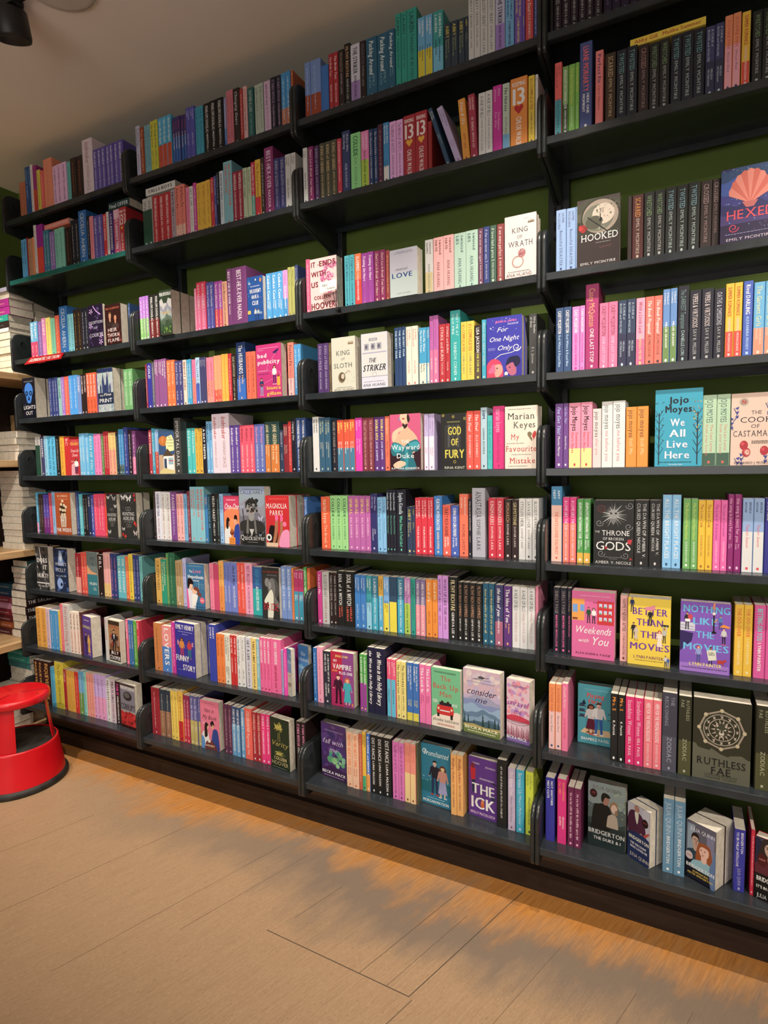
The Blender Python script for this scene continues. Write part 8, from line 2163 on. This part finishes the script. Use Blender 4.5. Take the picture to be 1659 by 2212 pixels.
stack(WOOD_Z[0], -.045, .025, P(8, .036, 'eed') + [('f', .036, '488', 'dff', '', None), ('f', .036, '3a9', 'dff', '~', 'sea green book lying under another, just above the red stool seat'), ('f', .036, '3a9', 'dff', '~', 'topmost sea green book of the stack above the red stool seat')])
stack(WOOD_Z[0], -.035, .162, P(9, .036, 'ccb'))
stack(WOOD_Z[0], -.03, -.115, P(6, .036, 'eed'))

# everything on the shelves that is smaller in view than the books above
so = link('shelved_books', STUFF.mesh('shelved_books', [M_print, M_page]))
tag(so, 'rows of smaller paperbacks filling the farther shelves and stacks', 'books', None, 'stuff')

# ------------------------------------------------------------------ red step stool
ST = (0.325, -0.285)
t = tag(empty('step_stool', (ST[0], ST[1], 0)), 'red round step stool with black rubber tread on the floor', 'stool')
b = MB()
b.lathe([(.163, .194), (.168, .194), (.1705, .191), (.172, .185), (.193, .030), (.195, .024), (.192, .018), (.188, .018), (.168, .178), (.163, .187), (.163, .194)], 0, 0, 72)
part('base_drum', b, M_red, t, True)
b = MB()
b.lathe([(.186, .0), (.203, .0), (.2065, .004), (.2075, .012), (.205, .022), (.1985, .028), (.192, .030)], 0, 0, 72)
part('rubber_bumper', b, M_rubber, t, True)
b = MB()
b.lathe([(.0, .188), (.163, .188), (.1635, .182)], 0, 0, 64)
for k in range(7):
    r = .085 + k * .011
    b.lathe([(r, .188), (r + .002, .1892), (r + .005, .1892), (r + .007, .188)], 0, 0, 64)
part('lower_tread', b, M_rubber, t, True)
for a0, a1 in ((-104, -32), (38, 66), (165, 232)):
    b = MB()
    a0, a1 = math.radians(a0), math.radians(a1)
    prof = [(.155, .188), (.128, .392), (.125, .392), (.152, .188), (.155, .188)]
    b.lathe(prof, 0, 0, max(4, int((a1 - a0) * 12)), a0, a1)
    for a in (a0, a1):
        b.face([(r * math.cos(a), r * math.sin(a), z) for r, z in prof[:4]])
    part('leg_panel', b, M_red, t)
b = MB()
b.lathe([(.0, .4215), (.130, .4215), (.140, .4205), (.146, .416), (.148, .408), (.148, .390), (.146, .387), (.143, .387), (.143, .404), (.0, .404)], 0, 0, 72)
part('seat', b, M_red, t, True)
b = MB()
for k in range(3):
    a = math.radians(-72 + 120 * k)
    c, s = math.cos(a), math.sin(a)
    for w0 in (-.0045, .0045):
        n = (-s * w0, c * w0)
        b.prism([(c * .03 + n[0] - s * .0012, s * .03 + n[1] + c * .0012), (c * .03 + n[0] + s * .0012, s * .03 + n[1] - c * .0012),
                 (c * .142 + n[0] + s * .0012, s * .142 + n[1] - c * .0012), (c * .142 + n[0] - s * .0012, s * .142 + n[1] + c * .0012)], 2, .4212, .4222)
part('seat_groove', b, mat('groove_red', (.22, .003, .005), .5), t)
b = MB()
for a in (20, 140, 260):
    a = math.radians(a)
    x, y = .118 * math.cos(a), .118 * math.sin(a)
    b.lathe([(.0, .4222), (.0035, .4222), (.0042, .4212)], x, y, 12)
part('rivet', b, M_rubber, t, True)

# ------------------------------------------------------------------ red section sign on the shelf lip
SG = [SIGN_TL, SIGN_TR, SIGN_BR, SIGN_BL]
t = tag(empty('section_sign', (SG[3][0], -.008, SG[3][1])), 'slanted red sign lettered romantic fiction on the third shelf lip', 'sign')
b = MB()
q = [(x - SG[3][0], z - SG[3][1]) for x, z in SG]
b.prism([q[3], q[2], q[1], q[0]], 1, 0.0, .004)
part('plate', b, M_signred, t)
b = MB()
V, Fc, w = text_geo('ROMANTIC FICTION', 'j')
pts = []
for x, y, e_ in V:
    u, v = .07 + .86 * x / w, .26 + .48 * y
    bx = q[3][0] + (q[2][0] - q[3][0]) * u
    bz = q[3][1] + (q[2][1] - q[3][1]) * u
    tx = q[0][0] + (q[1][0] - q[0][0]) * u
    tz = q[0][1] + (q[1][1] - q[0][1]) * u
    pts.append((bx + (tx - bx) * v, -.0004 - e_, bz + (tz - bz) * v))
b.raw(pts, Fc, (1, 1, 1))
part('lettering', b, mat('sign_white', (.85, .83, .80), .5), t)
b = MB()
b.box(.10, .16, .0041, .0095, -.002, .012)
part('clip', b, M_signred, t)

# ------------------------------------------------------------------ handwritten note clipped to a shelf in the third bay
cx, cz = 1.956, 2.103
t = tag(empty('shelf_note', (cx, -.022, SHELF_Z[2] - .012)), 'small white handwritten note on a wire clip, in front of the pink floral cover', 'note')
z0 = cz - (SHELF_Z[2] - .012)
b = MB()
b.prism([(-.038, z0 - .018), (.033, z0 - .012), (.036, z0 + .024), (-.036, z0 + .020)], 1, 0.0, .0008)
part('card', b, mat('note_card_white', (.78, .76, .70), .7), t)
b = MB()
for s_, x_, y_, w_ in (('ABC', -.016, z0 + .004, .028), ('Favourite', .010, z0 - .008, .036)):
    V, Fc, w = text_geo(s_, 'i')
    b.raw([(x_ - w_ / 2 + x * w_ / w, -.0003, y_ + y * .008) for x, y, e_ in V], Fc, (1, 1, 1))
part('handwriting', b, mat('green_ink', (.01, .06, .02), .6), t)
b = MB()
b.box(.030, .033, .0009, .0025, .004, z0 - .008)
b.box(.024, .039, .0009, .0212, -.004, .004)
part('wire_clip', b, M_lamp, t)
